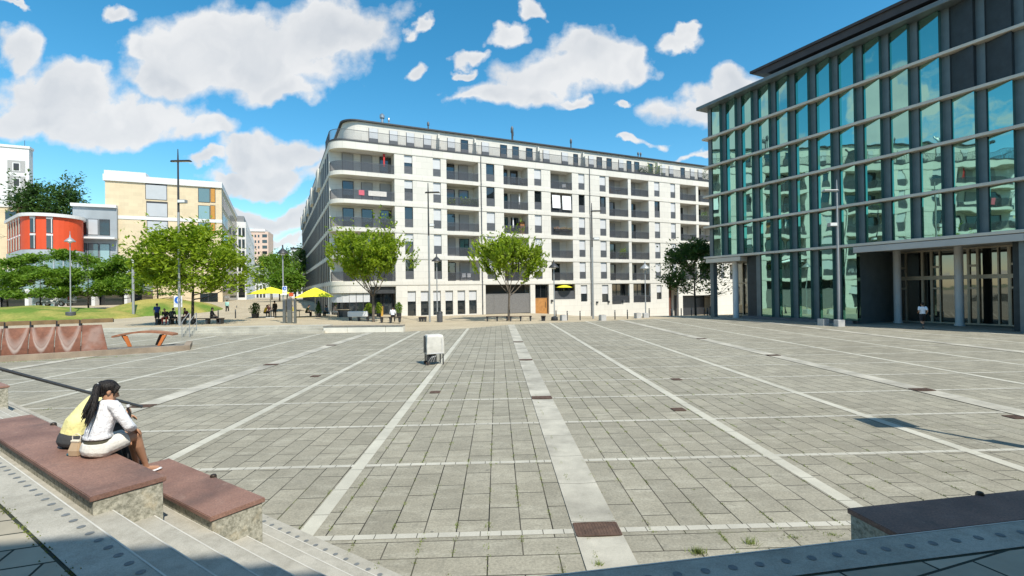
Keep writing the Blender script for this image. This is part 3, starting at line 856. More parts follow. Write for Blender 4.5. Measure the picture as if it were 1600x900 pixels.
# restaurant entrance and curved shop front
mb = MB(); mb.box(ent[0] + .01, ent[1] - .01, 1.3, 1.5, -1, 3.54); mb.box(ent[0] + .02, ent[0] + w * .02 + .1, .5, 1.3, -.5, 3.5); mb.build('entrance_lobby', M_ANTH, apt)
mb = MB(); mb.box(ent[0] + .05, ent[1] - .05, .30, .42, 2.75, 3.5); mb.build('shop_fascia', M_ROOFD, apt)
for q in range(2):
    o = gwin(ent[0] + .9 + q * .95, ent[0] + 1.8 + q * .95, .2, 2.7, 0, 'entrance_door', y=1.05)
sf = [(-.0, 2.9)] + foot(-.12)[:11] + [(x0g, .12)]
L = [0]
for a, b in zip(sf, sf[1:]): L.append(L[-1] + math.hypot(b[0] - a[0], b[1] - a[1]))
def along(t):
    for i in range(len(L) - 1):
        if t <= L[i + 1]:
            f_ = (t - L[i]) / (L[i + 1] - L[i]); return lerp(sf[i][0], sf[i + 1][0], f_), lerp(sf[i][1], sf[i + 1][1], f_)
    return sf[-1]
N = 8
for q in range(N):
    a, b = along(L[-1] * q / N), along(L[-1] * (q + 1) / N)
    ang = math.atan2(b[1] - a[1], b[0] - a[0]); ww = math.hypot(b[0] - a[0], b[1] - a[1])
    o = window_proto(ww, 2.42, .42, 'shop_window'); o.location = (a[0], a[1], .43); o.rotation_euler = (0, 0, ang)
# alley and garage at the right end
mb = MB(); mb.box(al[0] + .01, al[1] - .01, 1.5, 1.7, -1.5, 3.4); mb.build('alley_wall', MAT('brick_red_wall', (.16, .07, .05), .9), apt)
mb = MB(); mb.box(ga[0] + .01, ga[1] - .61, 1.5, 1.75, -1.5, 1.75); mb.build('garage_door', M_ANTH, apt)
o = gwin(*bd, -.55, 1.75 - .1, 0, 'side_door', y=-.06)
# side street windows: slivers seen edge-on
mb = MB(); ms_ = MB(); ms_.mi = 0
for i, z in enumerate([.3] + ZF):
    for q in range(24):
        y = 3.2 + q * 2.4
        if i == 0 and y < 4: continue
        x = -.012
        if i == 5 and any(yy - .9 < y < yy + 3.3 for yy in (13.2, 26, 36.5, 46.5, 57)): continue
        mb.box(x - .05, .05, y, y + .85, z + .1, z + 2.5)
w_ = mb.build('window', M_ANTH, apt); tag(w_, kind='stuff')
mb = MB()
for q in range(25):
    y = 2.75 + q * 2.4
    mb.box(-.05, .0, y - .05, y + .05, .2, ZTOP - .96)
mb.build('pilaster', M_RAIL, apt)
# pipes and chimneys
for px in (751.5, 757): pass
for x, nm in ((fs(751.6, 300), 0), (fs(921, 300), 0)):
    mb = MB(); mb.cyl((x, -.09, -1.2), (x, -.09, ZTOP - .2), .055, n=8)
    for z in range(1, 19, 3): mb.box(x - .08, x + .08, -.13, .0, z, z + .05)
    mb.build('downpipe', M_RAIL, apt, smooth=True)
M_ZINC = MAT('zinc', (.42, .43, .44), .35, .15, 4, metal=.8)
for px, yt_, r in ((597, 177.5, .27), (607.5, 184, .12), (669, 190, .13), (800, 197, .17), (892, 216.5, .14), (997, 237.5, .13), (1001, 238, .12), (802.5, 203, .13)):
    x, zt_ = plane_s(px, yt_, Q0, E1, 2.2)
    mb = MB(); zz = 22.44; h = zt_ - zz
    mb.lathe([(r * .6, zz), (r * .6, zz + h * .55), (r * 1.05, zz + h * .6), (r * 1.1, zz + h * .85), (r * .3, zz + h)], (x, 2.2 if px != 802.5 else 2.5, 0), 14)
    mb.build('chimney_cowl', M_ZINC if px < 620 else M_RAIL, apt, smooth=True)
# wall lamps and signs on the ground storey
for px, py in ((932.5, 472.5), (950.5, 471.5), (973, 471), (862, 470)):
    x, z = plane_s(px, py, Q0, E1); mb = MB(); mb.box(x - .13, x + .13, -.2, -.001, z - .14, z + .14); mb.build('wall_lamp', M_ROOFD, apt)
x, z = plane_s(964, 472.5, Q0, E1); mb = MB(); mb.box(x - .8, x + .8, -.03, -.001, z - .22, z + .22); mb.build('wall_vent', M_ROOFD, apt)

# things standing on the balconies
def on_balc(n, i, fx, y, dz=0.):
    a, b = S[n]; v = apt.matrix_basis @ Vector((0, 0, 0)); x = lerp(a, b, fx)
    w = Q0 + E1 * x + E2 * y; return Vector((w.x, w.y, ZF[i] + dz))
M_CLOTH = MAT('white_cloth', (.78, .78, .78), .9, .04, 2)
def awning(label, n, i, fx0, fx1, z0, z1, out_):
    p = on_balc(n, i, fx0, .0); t = thing('sun_blind', label, 'awning', p, APT_A, 'white sun blinds hung in the loggias')
    w = (S[n][1] - S[n][0]) * (fx1 - fx0)
    mb = MB(); mb.loft([[(0, -.05 - out_, z0), (w, -.05 - out_, z0), (w, -.03 - out_, z0), (0, -.03 - out_, z0)], [(.1, .12, z1), (w + .1, .12, z1), (w + .1, .14, z1), (.1, .14, z1)]]); mb.build('cloth', M_CLOTH, t)
    mb = MB(); mb.cyl((.05, .14, z1 + .03), (w + .15, .14, z1 + .03), .035, n=8); mb.build('roller', M_RAIL, t)
awning('left one of two white cloths hung in a fourth floor loggia', 'L3', 3, .06, .42, .55, 2.3, .1)
awning('right one of two white cloths hung in a fourth floor loggia', 'L3', 3, .52, .92, .4, 2.3, .1)
M_YEL = MAT('yellow_canvas', (.80, .74, .03), .8, .08, 2)

# odds and ends on the balconies
M_TEAK = MAT('teak', (.30, .13, .05), .6, .2, 4)
def chair(label, p, mat, rz=0):
    t = thing('balcony_chair', label, 'chair', p, APT_A + rz, 'chairs on the balconies of the white block')
    mb = MB(); mb.box(-.24, .24, -.24, .24, .42, .46); mb.build('seat', mat, t); mb = MB(); mb.box(-.24, .24, .2, .24, .46, .95); mb.build('backrest', mat, t)
    for x in (-.21, .21):
        for y in (-.21, .21): mb = MB(); mb.cyl((x, y, 0), (x, y, .42), .018, n=6); mb.build('leg', mat, t)
def furled(label, p):
    t = thing('furled_parasol', label, 'parasol', p, 0, 'furled parasols in the loggias'); mb = MB(); mb.lathe([(.03, .75), (.10, .8), (.085, 1.5), (.03, 2.25)], n=12); mb.build('canopy', M_CLOTH, t, smooth=True); mb = MB(); mb.cyl((0, 0, 0), (0, 0, 2.3), .02, n=8); mb.build('pole', M_RAIL, t); mb = MB(); mb.lathe([(.22, 0), (.22, .06), (.04, .1)]); mb.build('foot', M_CONC if 'M_CONC' in globals() else M_RAIL, t)
def btable(label, p):
    t = thing('balcony_table', label, 'table', p, APT_A, 'tables on the balconies of the white block'); mb = MB(); mb.box(-.35, .35, -.3, .3, .7, .73); mb.build('tabletop', M_TEAK, t)
    for x in (-.3, .3):
        for y in (-.25, .25): mb = MB(); mb.cyl((x, y, 0), (x, y, .7), .02, n=6); mb.build('leg', M_RAIL, t)
furled('furled white parasol in the fourth floor loggia right of the long downpipe', on_balc('L2', 3, .72, .6)); furled('furled white parasol in the third floor loggia right of the long downpipe', on_balc('L2', 2, .45, .6))
p = on_balc('L2', 2, .88, 1.1); t = thing('balcony_cabinet', 'reddish wooden cabinet in the third floor loggia right of the long downpipe', 'cabinet', p, APT_A)
mb = MB(); mb.box(-.32, .32, -.22, .22, 0, 1.75); mb.build('body', M_TEAK, t, bevel=.01); mb = MB(); mb.box(-.3, -.01, -.235, -.221, .05, 1.7); mb.box(.01, .3, -.235, -.221, .05, 1.7); mb.build('door', M_TEAK, t)
chair('pale chair at the left of the third floor loggia with the wooden cabinet', on_balc('L2', 2, .14, .6), M_CLOTH, .6); btable('small table beside the furled parasol in the third floor loggia', on_balc('L2', 2, .3, .8))
chair('white chair in the top floor loggia above the hung white cloths', on_balc('L3', 4, .75, .6), M_CLOTH, -.4); chair('dark chair at the right of the top floor loggia nearest the long downpipe', on_balc('L2', 4, .85, .6), M_RAIL, .3)
btable('teak table in the top floor double loggia right of the thin downpipe', on_balc('L4', 4, .62, .6)); chair('teak chair in the top floor double loggia right of the thin downpipe', on_balc('L4', 4, .3, .7), M_TEAK, 1.2)
chair('pale chair on the first floor loggia left of the long downpipe', on_balc('L1', 0, .75, .7), M_CLOTH, .2); chair('second pale chair beside the pane of the lowest loggia left of the long downpipe', on_balc('L1', 0, .55, .7), M_CLOTH, -.5)
x = plane_s(600, 240, Q0, E1, .3)[0]; w_ = Q0 + E1 * x + E2 * .3
t = thing('red_banner', 'narrow red banner hanging in the top rounded balcony', 'banner', Vector((w_.x, w_.y, ZF[4] + .85)), APT_A); mb = MB(); mb.loft([[(-.1, 0, 0), (.1, .02, 0), (.1, .03, 0), (-.1, .01, 0)], [(-.09, .03, .8), (.09, 0, .8), (.09, .01, .8), (-.09, .04, .8)], [(-.12, 0, 1.45), (.12, 0, 1.45), (.12, .01, 1.45), (-.12, .01, 1.45)]]); mb.build('cloth', MAT('red_cloth', (.5, .03, .03), .8), t); mb = MB(); mb.cyl((-.16, .005, 1.46), (.16, .005, 1.46), .015, n=6); mb.build('rod', M_RAIL, t)
x = plane_s(626.5, 300, Q0, E1, .0)[0]
for px, i, lab, col in ((565, 3, 'pink towel over the railing of the second rounded balcony from the top', (.55, .12, .16)), (590, 3, 'pale cloth over the railing of the second rounded balcony from the top', (.55, .52, .48))):
    x = plane_s(px, 300, Q0, E1)[0]; w_ = Q0 + E1 * x - E2 * .0
    t = thing('hung_towel', lab, 'towel', Vector((w_.x, w_.y, ZF[i] + .5)), APT_A, 'cloths hung over the balcony railing'); wd = .3 if px == 565 else 1.0
    mb = MB(); mb.loft([[(-wd, -.0, 0), (wd, -.0, 0), (wd, .02, 0), (-wd, .02, 0)], [(-wd, .02, .55), (wd, .02, .55), (wd, .04, .55), (-wd, .04, .55)], [(-wd, .10, .59), (wd, .10, .59), (wd, .10, .57), (-wd, .10, .57)]]); mb.build('cloth', MAT(lab.split()[0] + '_towel', col, .95, .1, 4), t)
# ------------------------------------------------------------------ glass office building
GO = Vector((19.6, 48.4, 0)); V1 = Vector((E1.y, -E1.x, 0)); GA = math.atan2(V1.y, V1.x)
off = thing('glass_office_building', 'dark glass office building with grey fins, pale ledges and a recessed entrance', 'office building', GO, GA)
def ot(px, py, back=0.): return plane_s(px, py, GO, V1, back)
mt, nt, out = nodes_of('green_mirror_glass'); k = NT(nt)
tc = k.n('NewGeometry').outputs['Position']
b = k.bsdf(out, (.34, .61, .52), .015, 1.0, k.bump(k.noise(tc, .4, 2, .45), .15, .1))
dk = k.n('BsdfPrincipled'); dk.inputs['Base Color'].default_value = (.008, .03, .028, 1); dk.inputs['Roughness'].default_value = .05
oi = k.n('ObjectInfo').outputs['Random']
ms = k.n('MixShader'); k.l(k.rng(oi, 0, 1, .80, .93), ms.inputs[0]); k.l(dk.outputs[0], ms.inputs[1]); k.l(b.outputs[0], ms.inputs[2]); k.l(ms.outputs[0], out.inputs[0])
M_MIRR = mt
mt, nt, out = nodes_of('entrance_glass'); k = NT(nt)
tc = k.n('TexCoord').outputs['Object']
b = k.bsdf(out, (.36, .37, .33), .02, 1.0, k.bump(k.noise(tc, .6, 2), .06, .05))
dk = k.n('BsdfPrincipled'); dk.inputs['Base Color'].default_value = (.010, .012, .012, 1); dk.inputs['Roughness'].default_value = .05
ms = k.n('MixShader'); ms.inputs[0].default_value = .5; k.l(dk.outputs[0], ms.inputs[1]); k.l(b.outputs[0], ms.inputs[2]); k.l(ms.outputs[0], out.inputs[0])
M_EGL = mt
M_FIN = MAT('blue_grey_fin', (.14, .17, .175), .5, .12, 1.5, metal=.25)
M_LEDGE = MAT('champagne_metal', (.58, .53, .45), .5, .08, 1, metal=.05)
M_COLM = MAT('pale_column_concrete', (.62, .61, .59), .7, .05, 1.5)
M_CONC = MAT('smooth_concrete', (.46, .455, .44), .7, .08, 1.5)
M_BRONZE = MAT('bronze_frame', (.50, .43, .32), .4, .1, 2, metal=.2)
M_LOUV = MAT('dark_louvre', (.035, .045, .05), .55, .2, 2, metal=.3)
BW = 1.717; NB = 17; FX0 = .12
LZ = [5.9, 8.87, 11.87, 14.75, 17.55, 20.55]
XR = FX0 + BW * NB + .3
fin_p = pane_p = None
# panes turned out of the wall plane, like a shallow sawtooth
def pane_mesh(w, h):
    mb = MB(); y0, y1 = .0, -w * math.tan(R(17.5))
    mb.loft([[(0, y0, 0), (w, y1, 0), (w, .03, 0), (0, .03, 0)], [(0, y0, h), (w, y1, h), (w, .03, h), (0, .03, h)]])
    return mb
cache = {}
rows = [(LZ[i] + .0, LZ[i + 1] - .24) for i in range(5)]
PW = BW - .44
for j in range(NB):
    x = FX0 + BW * j
    ent_bay = 13.3 < x + .22 < 22.3; end_bay = x < 3.6
    for r, (a, b_) in enumerate([(.28, LZ[0] - .24)] + rows):
        if r == 0 and (ent_bay or end_bay): continue
        key = round(b_ - a, 3)
        lou = (r in (4, 5)) and 18.9 < x < 21.6
        kk = (key, lou)
        if kk not in cache:
            mb = pane_mesh(PW, b_ - a)
            if lou: o = mb.build('louvre_panel', M_LOUV, off)
            else: o = mb.build('glass_pane', M_MIRR, off)
            cache[kk] = o
        else: o = copy_tree(cache[kk], off)
        o.location = (x + .22, 0, a)
    z0 = LZ[0] if (ent_bay and x > 13.6) or end_bay else 0.
    if x > .5 and end_bay: z0 = LZ[0]
    if x < .3: z0 = .0
    mb = MB()
    mb.box(x - .22, x + .22, -.04, .42, z0, LZ[5] - .2)
    mb.mi = 1; mb.box(x + .205, x + .225, -.06, -.0401, max(z0, .28) + .001, LZ[5] - .24)
    mb.build('fin', [M_FIN, M_LOUV], off)
mb = MB(); mb.box(.1, XR, .45, 18, LZ[0], LZ[5] - .25); mb.box(3.75, 13.1, .45, 18, 0, LZ[0] - .001); mb.box(22.6, XR, .45, 18, 0, LZ[0] - .001); mb.box(.1, 3.74, 3.2, 18, 0, LZ[0] - .001); mb.box(13.101, 22.599, 6.2, 18, 0, LZ[0] - .001)
mb.build('core_wall', M_LOUV, off)
for i, z in enumerate(LZ[:5]):
    mb = MB(); e = -.45
    mb.box(e, XR, -.52, .44, z - .20, z - .001); mb.build('ledge', M_LEDGE, off, bevel=.02)
mb = MB(); mb.box(-.7, XR, -.95, 18, LZ[5] - .2, LZ[5] + .12); mb.build('roof_slab', M_FIN, off, bevel=.03)
x0 = ot(1172, 120, -.3)[0]
M_UND = MAT('dark_brown_soffit', (.05, .042, .042), .6, .15, 2)
mb = MB(); mb.box(x0, XR, -.35, 17, 21.85, 22.05); mb.prism_y([(x0, 21.849), (XR, 21.849), (XR, 21.3), (x0 + 1.6, 21.3)], -.2, 17); mb.build('upper_roof', M_UND, off)
mb = MB(); mb.box(x0 + 1.5, XR, 2.2, 16, LZ[5] + .121, 21.3); mb.build('penthouse_wall', M_UND, off)
# plinth
mb = MB(); mb.box(3.7, 13.2, -.25, .449, -.3, .26); mb.build('plinth', MAT('dark_plinth', (.12, .125, .13), .7), off)
# entrance recess on the right
xf = 13.45
mb = MB(); mb.box(xf + .02, 22.6, -.50, -.2, LZ[0] - .66, LZ[0] - .24)
mb.build('entrance_fascia', MAT('pale_grey_panel', (.46, .44, .41), .5, .06, 1), off, bevel=.01)
mb = MB(); mb.box(xf, 22.6, -.2, 6.2, LZ[0] - .5, LZ[0] - .26); mb.build('entrance_ceiling', M_LEDGE, off)
for cx in (14.35, 18.05):
    mb = MB(); mb.lathe([(.3, 0), (.3, .12), (.245, .13), (.245, LZ[0] - .5)], (cx, 3.4, 0), 24); mb.build('column', M_COLM, off, smooth=True)
mb = MB(); mb.box(13.1, 13.3, .45, 6.2, 0, LZ[0] - .27)
for z in range(0, 26): mb.box(13.3, 13.33, .6, 6.0, .2 + z * .12, .26 + z * .12)
mb.build('louvre_wall', M_FIN, off)
YD = 5.3; xd0, xd1 = 13.5, 21.6; zt = LZ[0] - .5
mb = MB(); nx = 15; xs_ = [xd0 + (xd1 - xd0) * q / nx for q in range(nx + 1)]
for q, x in enumerate(xs_):
    w = .07 if q % 3 == 0 else .04
    if q % 4 == 2: continue
    mb.box(x - w, x + w, YD - .12, YD + .02, 0, zt)
mb.box(xd0, xd1, YD - .13, YD + .021, 3.2, 3.48); mb.box(xd0, xd1, YD - .11, YD + .019, zt - .12, zt - .001); mb.box(xd0, xd1, YD - .11, YD + .019, 0.001, .1)
for q in (1, 5, 9, 13): mb.box(xs_[q] - .5, xs_[q] - .44, YD - .1, YD + .018, 0.1, zt); mb.box(xs_[q] - .44, xs_[q], YD - .1, YD + .017, 4.05, 4.2); mb.box(xs_[q] - .44, xs_[q], YD - .1, YD + .017, 2.5, 2.62)
mb.build('entrance_frame', M_BRONZE, off)
for q in range(0, nx, 3):
    for a, b_ in ((.1, 3.2), (3.48, zt)):
        mb = MB(); rwv = .012 * ((q * 7 + int(a * 3)) % 5 - 2)
        mb.loft([[(xs_[q], YD + .03 + rwv, a), (xs_[min(q + 3, nx)], YD + .03 - rwv, a), (xs_[min(q + 3, nx)], YD + .06, a), (xs_[q], YD + .06, a)],
                 [(xs_[q], YD + .03 + rwv, b_), (xs_[min(q + 3, nx)], YD + .03 - rwv, b_), (xs_[min(q + 3, nx)], YD + .06, b_), (xs_[q], YD + .06, b_)]])
        mb.build('entrance_pane', M_EGL, off)
mb = MB(); mb.box(21.6, 22.6, 1.0, 5.4, 0, zt); mb.build('side_wall', M_LOUV, off)
# recessed corner on the left
mb = MB(); mb.lathe([(.26, 0), (.26, LZ[0] - .3)], (2.3, .6, 0), 24); mb.build('column', M_COLM, off, smooth=True)
mb = MB(); mb.box(-.2, 3.75, -.5, 3.2, LZ[0] - .62, LZ[0] - .24); mb.build('corner_soffit', M_LEDGE, off)
mb = MB()
for x in (.3, 1.2, 2.1, 3.0, 3.6): mb.box(x - .05, x + .05, 2.9, 3.0, 0, LZ[0] - .62)
for z in (.05, 3.2): mb.box(.2, 3.7, 2.91, 3.01, z, z + .12)
mb.build('corner_frame', M_BRONZE, off)
mb = MB(); mb.box(.2, 3.7, 3.05, 3.1, 0, LZ[0] - .62); mb.build('corner_pane', M_EGL, off)
mb = MB(); mb.box(3.72, 3.8, .45, 3.1, 0, LZ[0] - .25); mb.build('side_wall', M_FIN, off)
# ground strip beside the building
# ------------------------------------------------------------------ buildings on the left and far away
M_SANDST = stone_mat('sandstone', (.66, .545, .37), 1.3, .62, .93, .055, .16, .01)
M_WREND = MAT('white_render', (.66, .66, .65), .85, .04, .4)
M_GREYB = MAT('light_grey_blind', (.46, .48, .50), .7, .04, 1)
M_ORANGE = MAT('ochre_panel', (.50, .24, .045), .7, .1, 1)
M_RED = MAT('orange_red_panel', (.66, .075, .018), .6, .06, .6)
M_TEAL = glass_dark('pale_teal_glass', (.16, .25, .26), .8, .06)
def wbox(mb, x0, x1, z0, z1, y=0): mb.box(x0, x1, y - .02, y + .05, z0, z1)
def rel_part(name, mat, parent, boxes, bevel=0):
    mb = MB()
    for b in boxes: mb.box(*b)
    return mb.build(name, mat, parent)
# sandstone block
CO = AT(165, 400, 84.5); CO.z = 0
# choose the origin so that the left edge is seen at x = 165
sand = thing('sandstone_building', 'sandstone clad block with a white parapet and grey blinds left of the tall mast', 'office building', CO, APT_A)
def cs(px, py): return plane_s(px, py, CO, E1)
LENC = cs(346.5, 330)[0]
ztop = cs(165, 272)[1]; DEPC = 42
rel_part('wall', M_SANDST, sand, [(0, LENC, .0, DEPC, -1, ztop - 1.1)])
zs = cs(165, 337)[1]
xa = cs(228, 280)[0]
rel_part('parapet', M_WREND, sand, [(-.25, LENC + .1, -.25, DEPC, ztop - 1.1, ztop), (-.1, xa, -.1, 8, ztop, cs(170, 266)[1])])
rel_part('string_course', M_WREND, sand, [(-.1, LENC + .05, -.08, .02, zs - .45, zs + .15)])
def cwin(a, b, y0, y1, mat, name='window', frame=True):
    x0, z1 = cs(a, y0); x1, _ = cs(b, y0); z0 = cs(a, y1)[1]
    mb = MB(); mb.box(x0 - .05, x1 + .05, -.03, .02, z0 - .05, z1 + .05); o = mb.build(name, M_ANTH, sand)
    mb = MB(); mb.box(x0 + .04, x1 - .04, -.06, -.031, z0 + .04, z1 - (.28 if mat is M_GREYB else .04)); mb.build('roller_blind' if mat is M_GREYB else 'pane', mat, o)
    return o
cwin(227.5, 260.5, 286, 311, M_GREYB); cwin(229, 261.5, 314.5, 338, M_GREYB); cwin(230, 262, 343, 366, M_GREYB)
for y0, y1 in ((294, 315.5), (321, 342), (348, 365)):
    cwin(310, 327.5, y0, y1, M_TEAL); cwin(329, 336, y0, y1 + .5, M_ORANGE)
cwin(313, 325, 459, 482, M_GLASS); cwin(326, 340, 458, 485, M_GLASS)
mb = MB(); mb.box(-.02, .06, 0, 1.5, 0, 2.1); sw0 = mb.build('side_window', M_GLASS, sand)
for i in range(7):
    for q in range(14):
        z = ztop - 4.4 - i * 3.15; y = 1.2 + q * 2.9
        o = sw0 if i + q == 0 else copy_tree(sw0, sand); o.location = (LENC, y, z)
# orange red drum building
RO = AT(83, 400, 79); RO.z = .6
Rr = 3.7
red = thing('red_drum_building', 'rounded orange red building with slit windows above a pale glass base', 'building', RO, R(53))
def zat(py, px=77, d=73.5): return AT(px, py, d).z - .6
z0, z1 = zat(387), zat(334)
def drum(mb, r, za, zb, L=11.5):
    pts = [(r * math.cos(a), r * math.sin(a)) for a in [math.pi * (1 + i / 18) for i in range(19)]]
    mb.prism(pts + [(r, L), (-r, L)], za, zb)
mb = MB(); drum(mb, Rr, z0, z1); mb.build('wall', M_RED, red)
mb = MB(); drum(mb, Rr + .35, z1, z1 + .5); mb.build('roof', M_WREND, red)
mb = MB(); drum(mb, Rr - .2, -1, z0 - .8); mb.build('glass_base', M_TEAL, red)
mb = MB(); drum(mb, Rr + .15, z0 - .8, z0 - .05)
for i in range(10):
    a = math.pi * (1 + (i + .5) / 10); mb.cyl(((Rr - .15) * math.cos(a), (Rr - .15) * math.sin(a), -1), ((Rr - .15) * math.cos(a), (Rr - .15) * math.sin(a), z0 - .8), .08, n=6)
mb.build('base_frame', MAT('pale_metal', (.45, .48, .50), .5, .1, 1, metal=.3), red)
def drum_angle(px):
    best = min(((abs(800 + FPX * (RO.x + Rr * math.cos(w)) / (RO.y + Rr * math.sin(w)) - px), w) for w in [math.pi + i * .01 for i in range(int(math.pi * 100))] if (math.cos(w) * RO.x + math.sin(w) * RO.y) < -Rr * .3))
    return best[1] - R(53)
slots = []
for px in (52, 78.5, 108): 
    w = drum_angle(px); slots.append((Rr * math.cos(w), Rr * math.sin(w), w, .75))
slots = slots[:2] + [(-Rr, y, math.pi, 1.1) for y in (1.0, 3.2, 5.4, 7.6, 9.8)]
for x, y, a, ww in slots:
    for zz0, zz1 in ((z0 + .1, lerp(z0, z1, .42)), (lerp(z0, z1, .5), z1 - .35)):
        c, s_ = math.cos(a), math.sin(a)
        mb = MB(); mb.obox((x + .01 * c, y + .01 * s_, (zz0 + zz1) / 2), (.1, ww, zz1 - zz0), a); o = mb.build('window', M_GLASS, red)
        mb = MB(); mb.obox((x + .05 * c, y + .05 * s_, zz1 + .14), (.1, ww, .3), a); mb.obox((x + .06 * c - s_ * ww * .3, y + .06 * s_ + c * ww * .3, (zz0 + zz1) / 2), (.06, .1, zz1 - zz0), a); mb.build('frame', M_WREND, o)
# link wing between drum and sandstone block
LO = AT(114, 400, 82); LO.z = .6
link = thing('link_wing', 'low grey glazed wing between the red drum and the sandstone block', 'building', LO, APT_A)
wl = 5.9
zl = AT(150, 345, 84).z - .6; zl2 = AT(150, 372, 84).z - .6
rel_part('wall', MAT('mid_grey_panel', (.30, .33, .35), .6, .1, .5), link, [(0, wl, 0, 9, -1, zl + 2.2)])
rel_part('roof', M_WREND, link, [(-.2, wl, -.4, 9.2, zl + 2.2, zl + 2.7), (-.2, wl, -1.5, 0, zl2 - .3, zl2)])
for q in range(3):
    o = rel_part('window', M_ANTH, link, [(.4 + q * 1.55, 1.85 + q * 1.55, -.03, .02, zl2 + .4, zl + .2)])
    rel_part('pane', M_GREYB if q % 3 == 1 else M_GLASS, o, [(.5 + q * 1.55, 1.75 + q * 1.55, -.05, -.031, zl2 + .5, zl + .1)])
    o = rel_part('window', M_ANTH, link, [(.4 + q * 1.55, 1.85 + q * 1.55, -.03, .02, .4, zl2 - 1)])
    rel_part('pane', M_TEAL, o, [(.5 + q * 1.55, 1.75 + q * 1.55, -.05, -.031, .5, zl2 - 1.1)])
# glazed ground floor hall to the left of the sandstone block
HO = AT(-20, 400, 74); HO.z = .8
hall = thing('glazed_hall', 'single storey glazed hall with white portal frames behind the row of trees', 'building', HO, APT_A * .35)
rel_part('wall', M_TEAL, hall, [(0, 19, .5, 7, 2.9, 5.6)])
rel_part('roof', MAT('pale_metal_roof', (.5, .52, .53), .5, .1, 1), hall, [(-.3, 19.3, -.2, 7.2, 5.6, 6.4)])
rel_part('lobby_wall', M_GLASS, hall, [(0.02, 18.98, 1.2, 7, 0, 2.899)])
for q in range(5):
    x = .4 + q * 4.5
    rel_part('portal_frame', M_WREND, hall, [(x, x + .5, 0, 1.0, 0, 3.4), (x + .5, x + 1.6, 0.02, .9, 2.9, 3.38)])
# white tower at the left edge
TO = AT(-30, 300, 118); TO.z = 0
tower = thing('white_tower_block', 'tall white block with square grey window panels at the left picture edge', 'tower block', TO, APT_A)
def ts(px, py): return plane_s(px, py, TO, E1)
xr, ztw = ts(46, 229); xr = ts(45.5, 260)[0]
rel_part('wall', M_WREND, tower, [(-14, xr, 0, 2.2, 0, ztw - .6)])
rel_part('roof', M_WREND, tower, [(-14, xr + .2, -.2, 2.4, ztw - .6, ztw)])
for r in range(6):
    for c in range(4):
        za, zb = ts(28, 251 + 24.3 * r)[1], ts(28, 269.5 + 24.3 * r)[1]
        xb, xa_ = ts(39.5, 260)[0], ts(11.5, 260)[0]; wd = xb - xa_; xo = -c * (wd + 1.6)
        o = rel_part('window_panel', MAT('grey_fluted_panel', (.36, .36, .35), .8, .08, 2) if r + c == 0 else bpy.data.materials['grey_fluted_panel'], tower, [(xa_ + xo, xb + xo, -.03, .02, za * 0 + zb, za)])
        m_ = (za - zb)
        rel_part('frame', M_WREND, o, [(xa_ + xo + wd * .28, xa_ + xo + wd * .72, -.07, -.031, zb + m_ * .1, zb + m_ * .82)])
        rel_part('pane', M_GLASS, o, [(xa_ + xo + wd * .34, xa_ + xo + wd * .66, -.09, -.071, zb + m_ * .16, zb + m_ * .76)])
mb = MB(); mb.cyl((xr - 2.5, 5, ztw), (xr - 2.5, 5, ztw + 2.6), .05, n=6); mb.build('antenna', M_STEEL, tower)
# low cream block under the tower
KO = AT(-40, 300, 100); KO.z = 0
low = thing('cream_side_block', 'cream block with a dark window between the white tower and the red drum', 'building', KO, APT_A)
def ks(px, py): return plane_s(px, py, KO, E1)
x_, z_ = ks(48, 318); rel_part('wall', M_SANDST, low, [(-6, x_, 0, 12, 0, z_ - 1)]); rel_part('roof', M_WREND, low, [(-6.2, x_ + .2, -.2, 12, z_ - 1, z_)])
a, b = ks(8, 330), ks(25, 344); o = rel_part('window', M_GLASS, low, [(a[0], b[0], -.03, .02, b[1], a[1])]); a, b = ks(27, 329), ks(34, 333); rel_part('panel', M_ORANGE, low, [(a[0], b[0], -.03, .02, b[1] - 3, a[1])])
# white building closing the street on the left side
NO = AT(372, 400, 128); NO.z = 0
nb = thing('white_street_building', 'narrow white building with paired dark windows behind the sandstone block', 'building', NO, APT_A)
def ns(px, py): return plane_s(px, py, NO, E1)
xw, zt_ = ns(384, 347)
rel_part('wall', M_WREND, nb, [(-9, xw, 0, 60, 0, zt_)])
rel_part('roof', MAT('roof_grey', (.2, .21, .22), .7), nb, [(-8.6, xw - .4, .4, 58, zt_, zt_ + 1.6)])
for r in range(5):
    for a, b in ((372.5, 376.8), (378.3, 382.6)):
        x0, za = ns(a, 356 + 18 * r); x1, zb = ns(b, 370 + 18 * r)
        rel_part('window', M_GLASS, nb, [(x0, x1, -.03, .05, zb, za)])
x0, za = ns(372.5, 433); x1, zb = ns(383, 475); rel_part('shop_window', M_GLASS, nb, [(x0, x1, -.04, .05, 2.2, za)])
mb = MB(); mb.box(-.02, .05, 0, 1.5, 0, 2.1); sw0 = mb.build('side_window', M_GREYB, nb)
for i in range(5):
    for q in range(18): o = sw0 if i + q == 0 else copy_tree(sw0, nb); o.location = (xw, 2 + q * 3.1, 4.5 + i * 4.0)
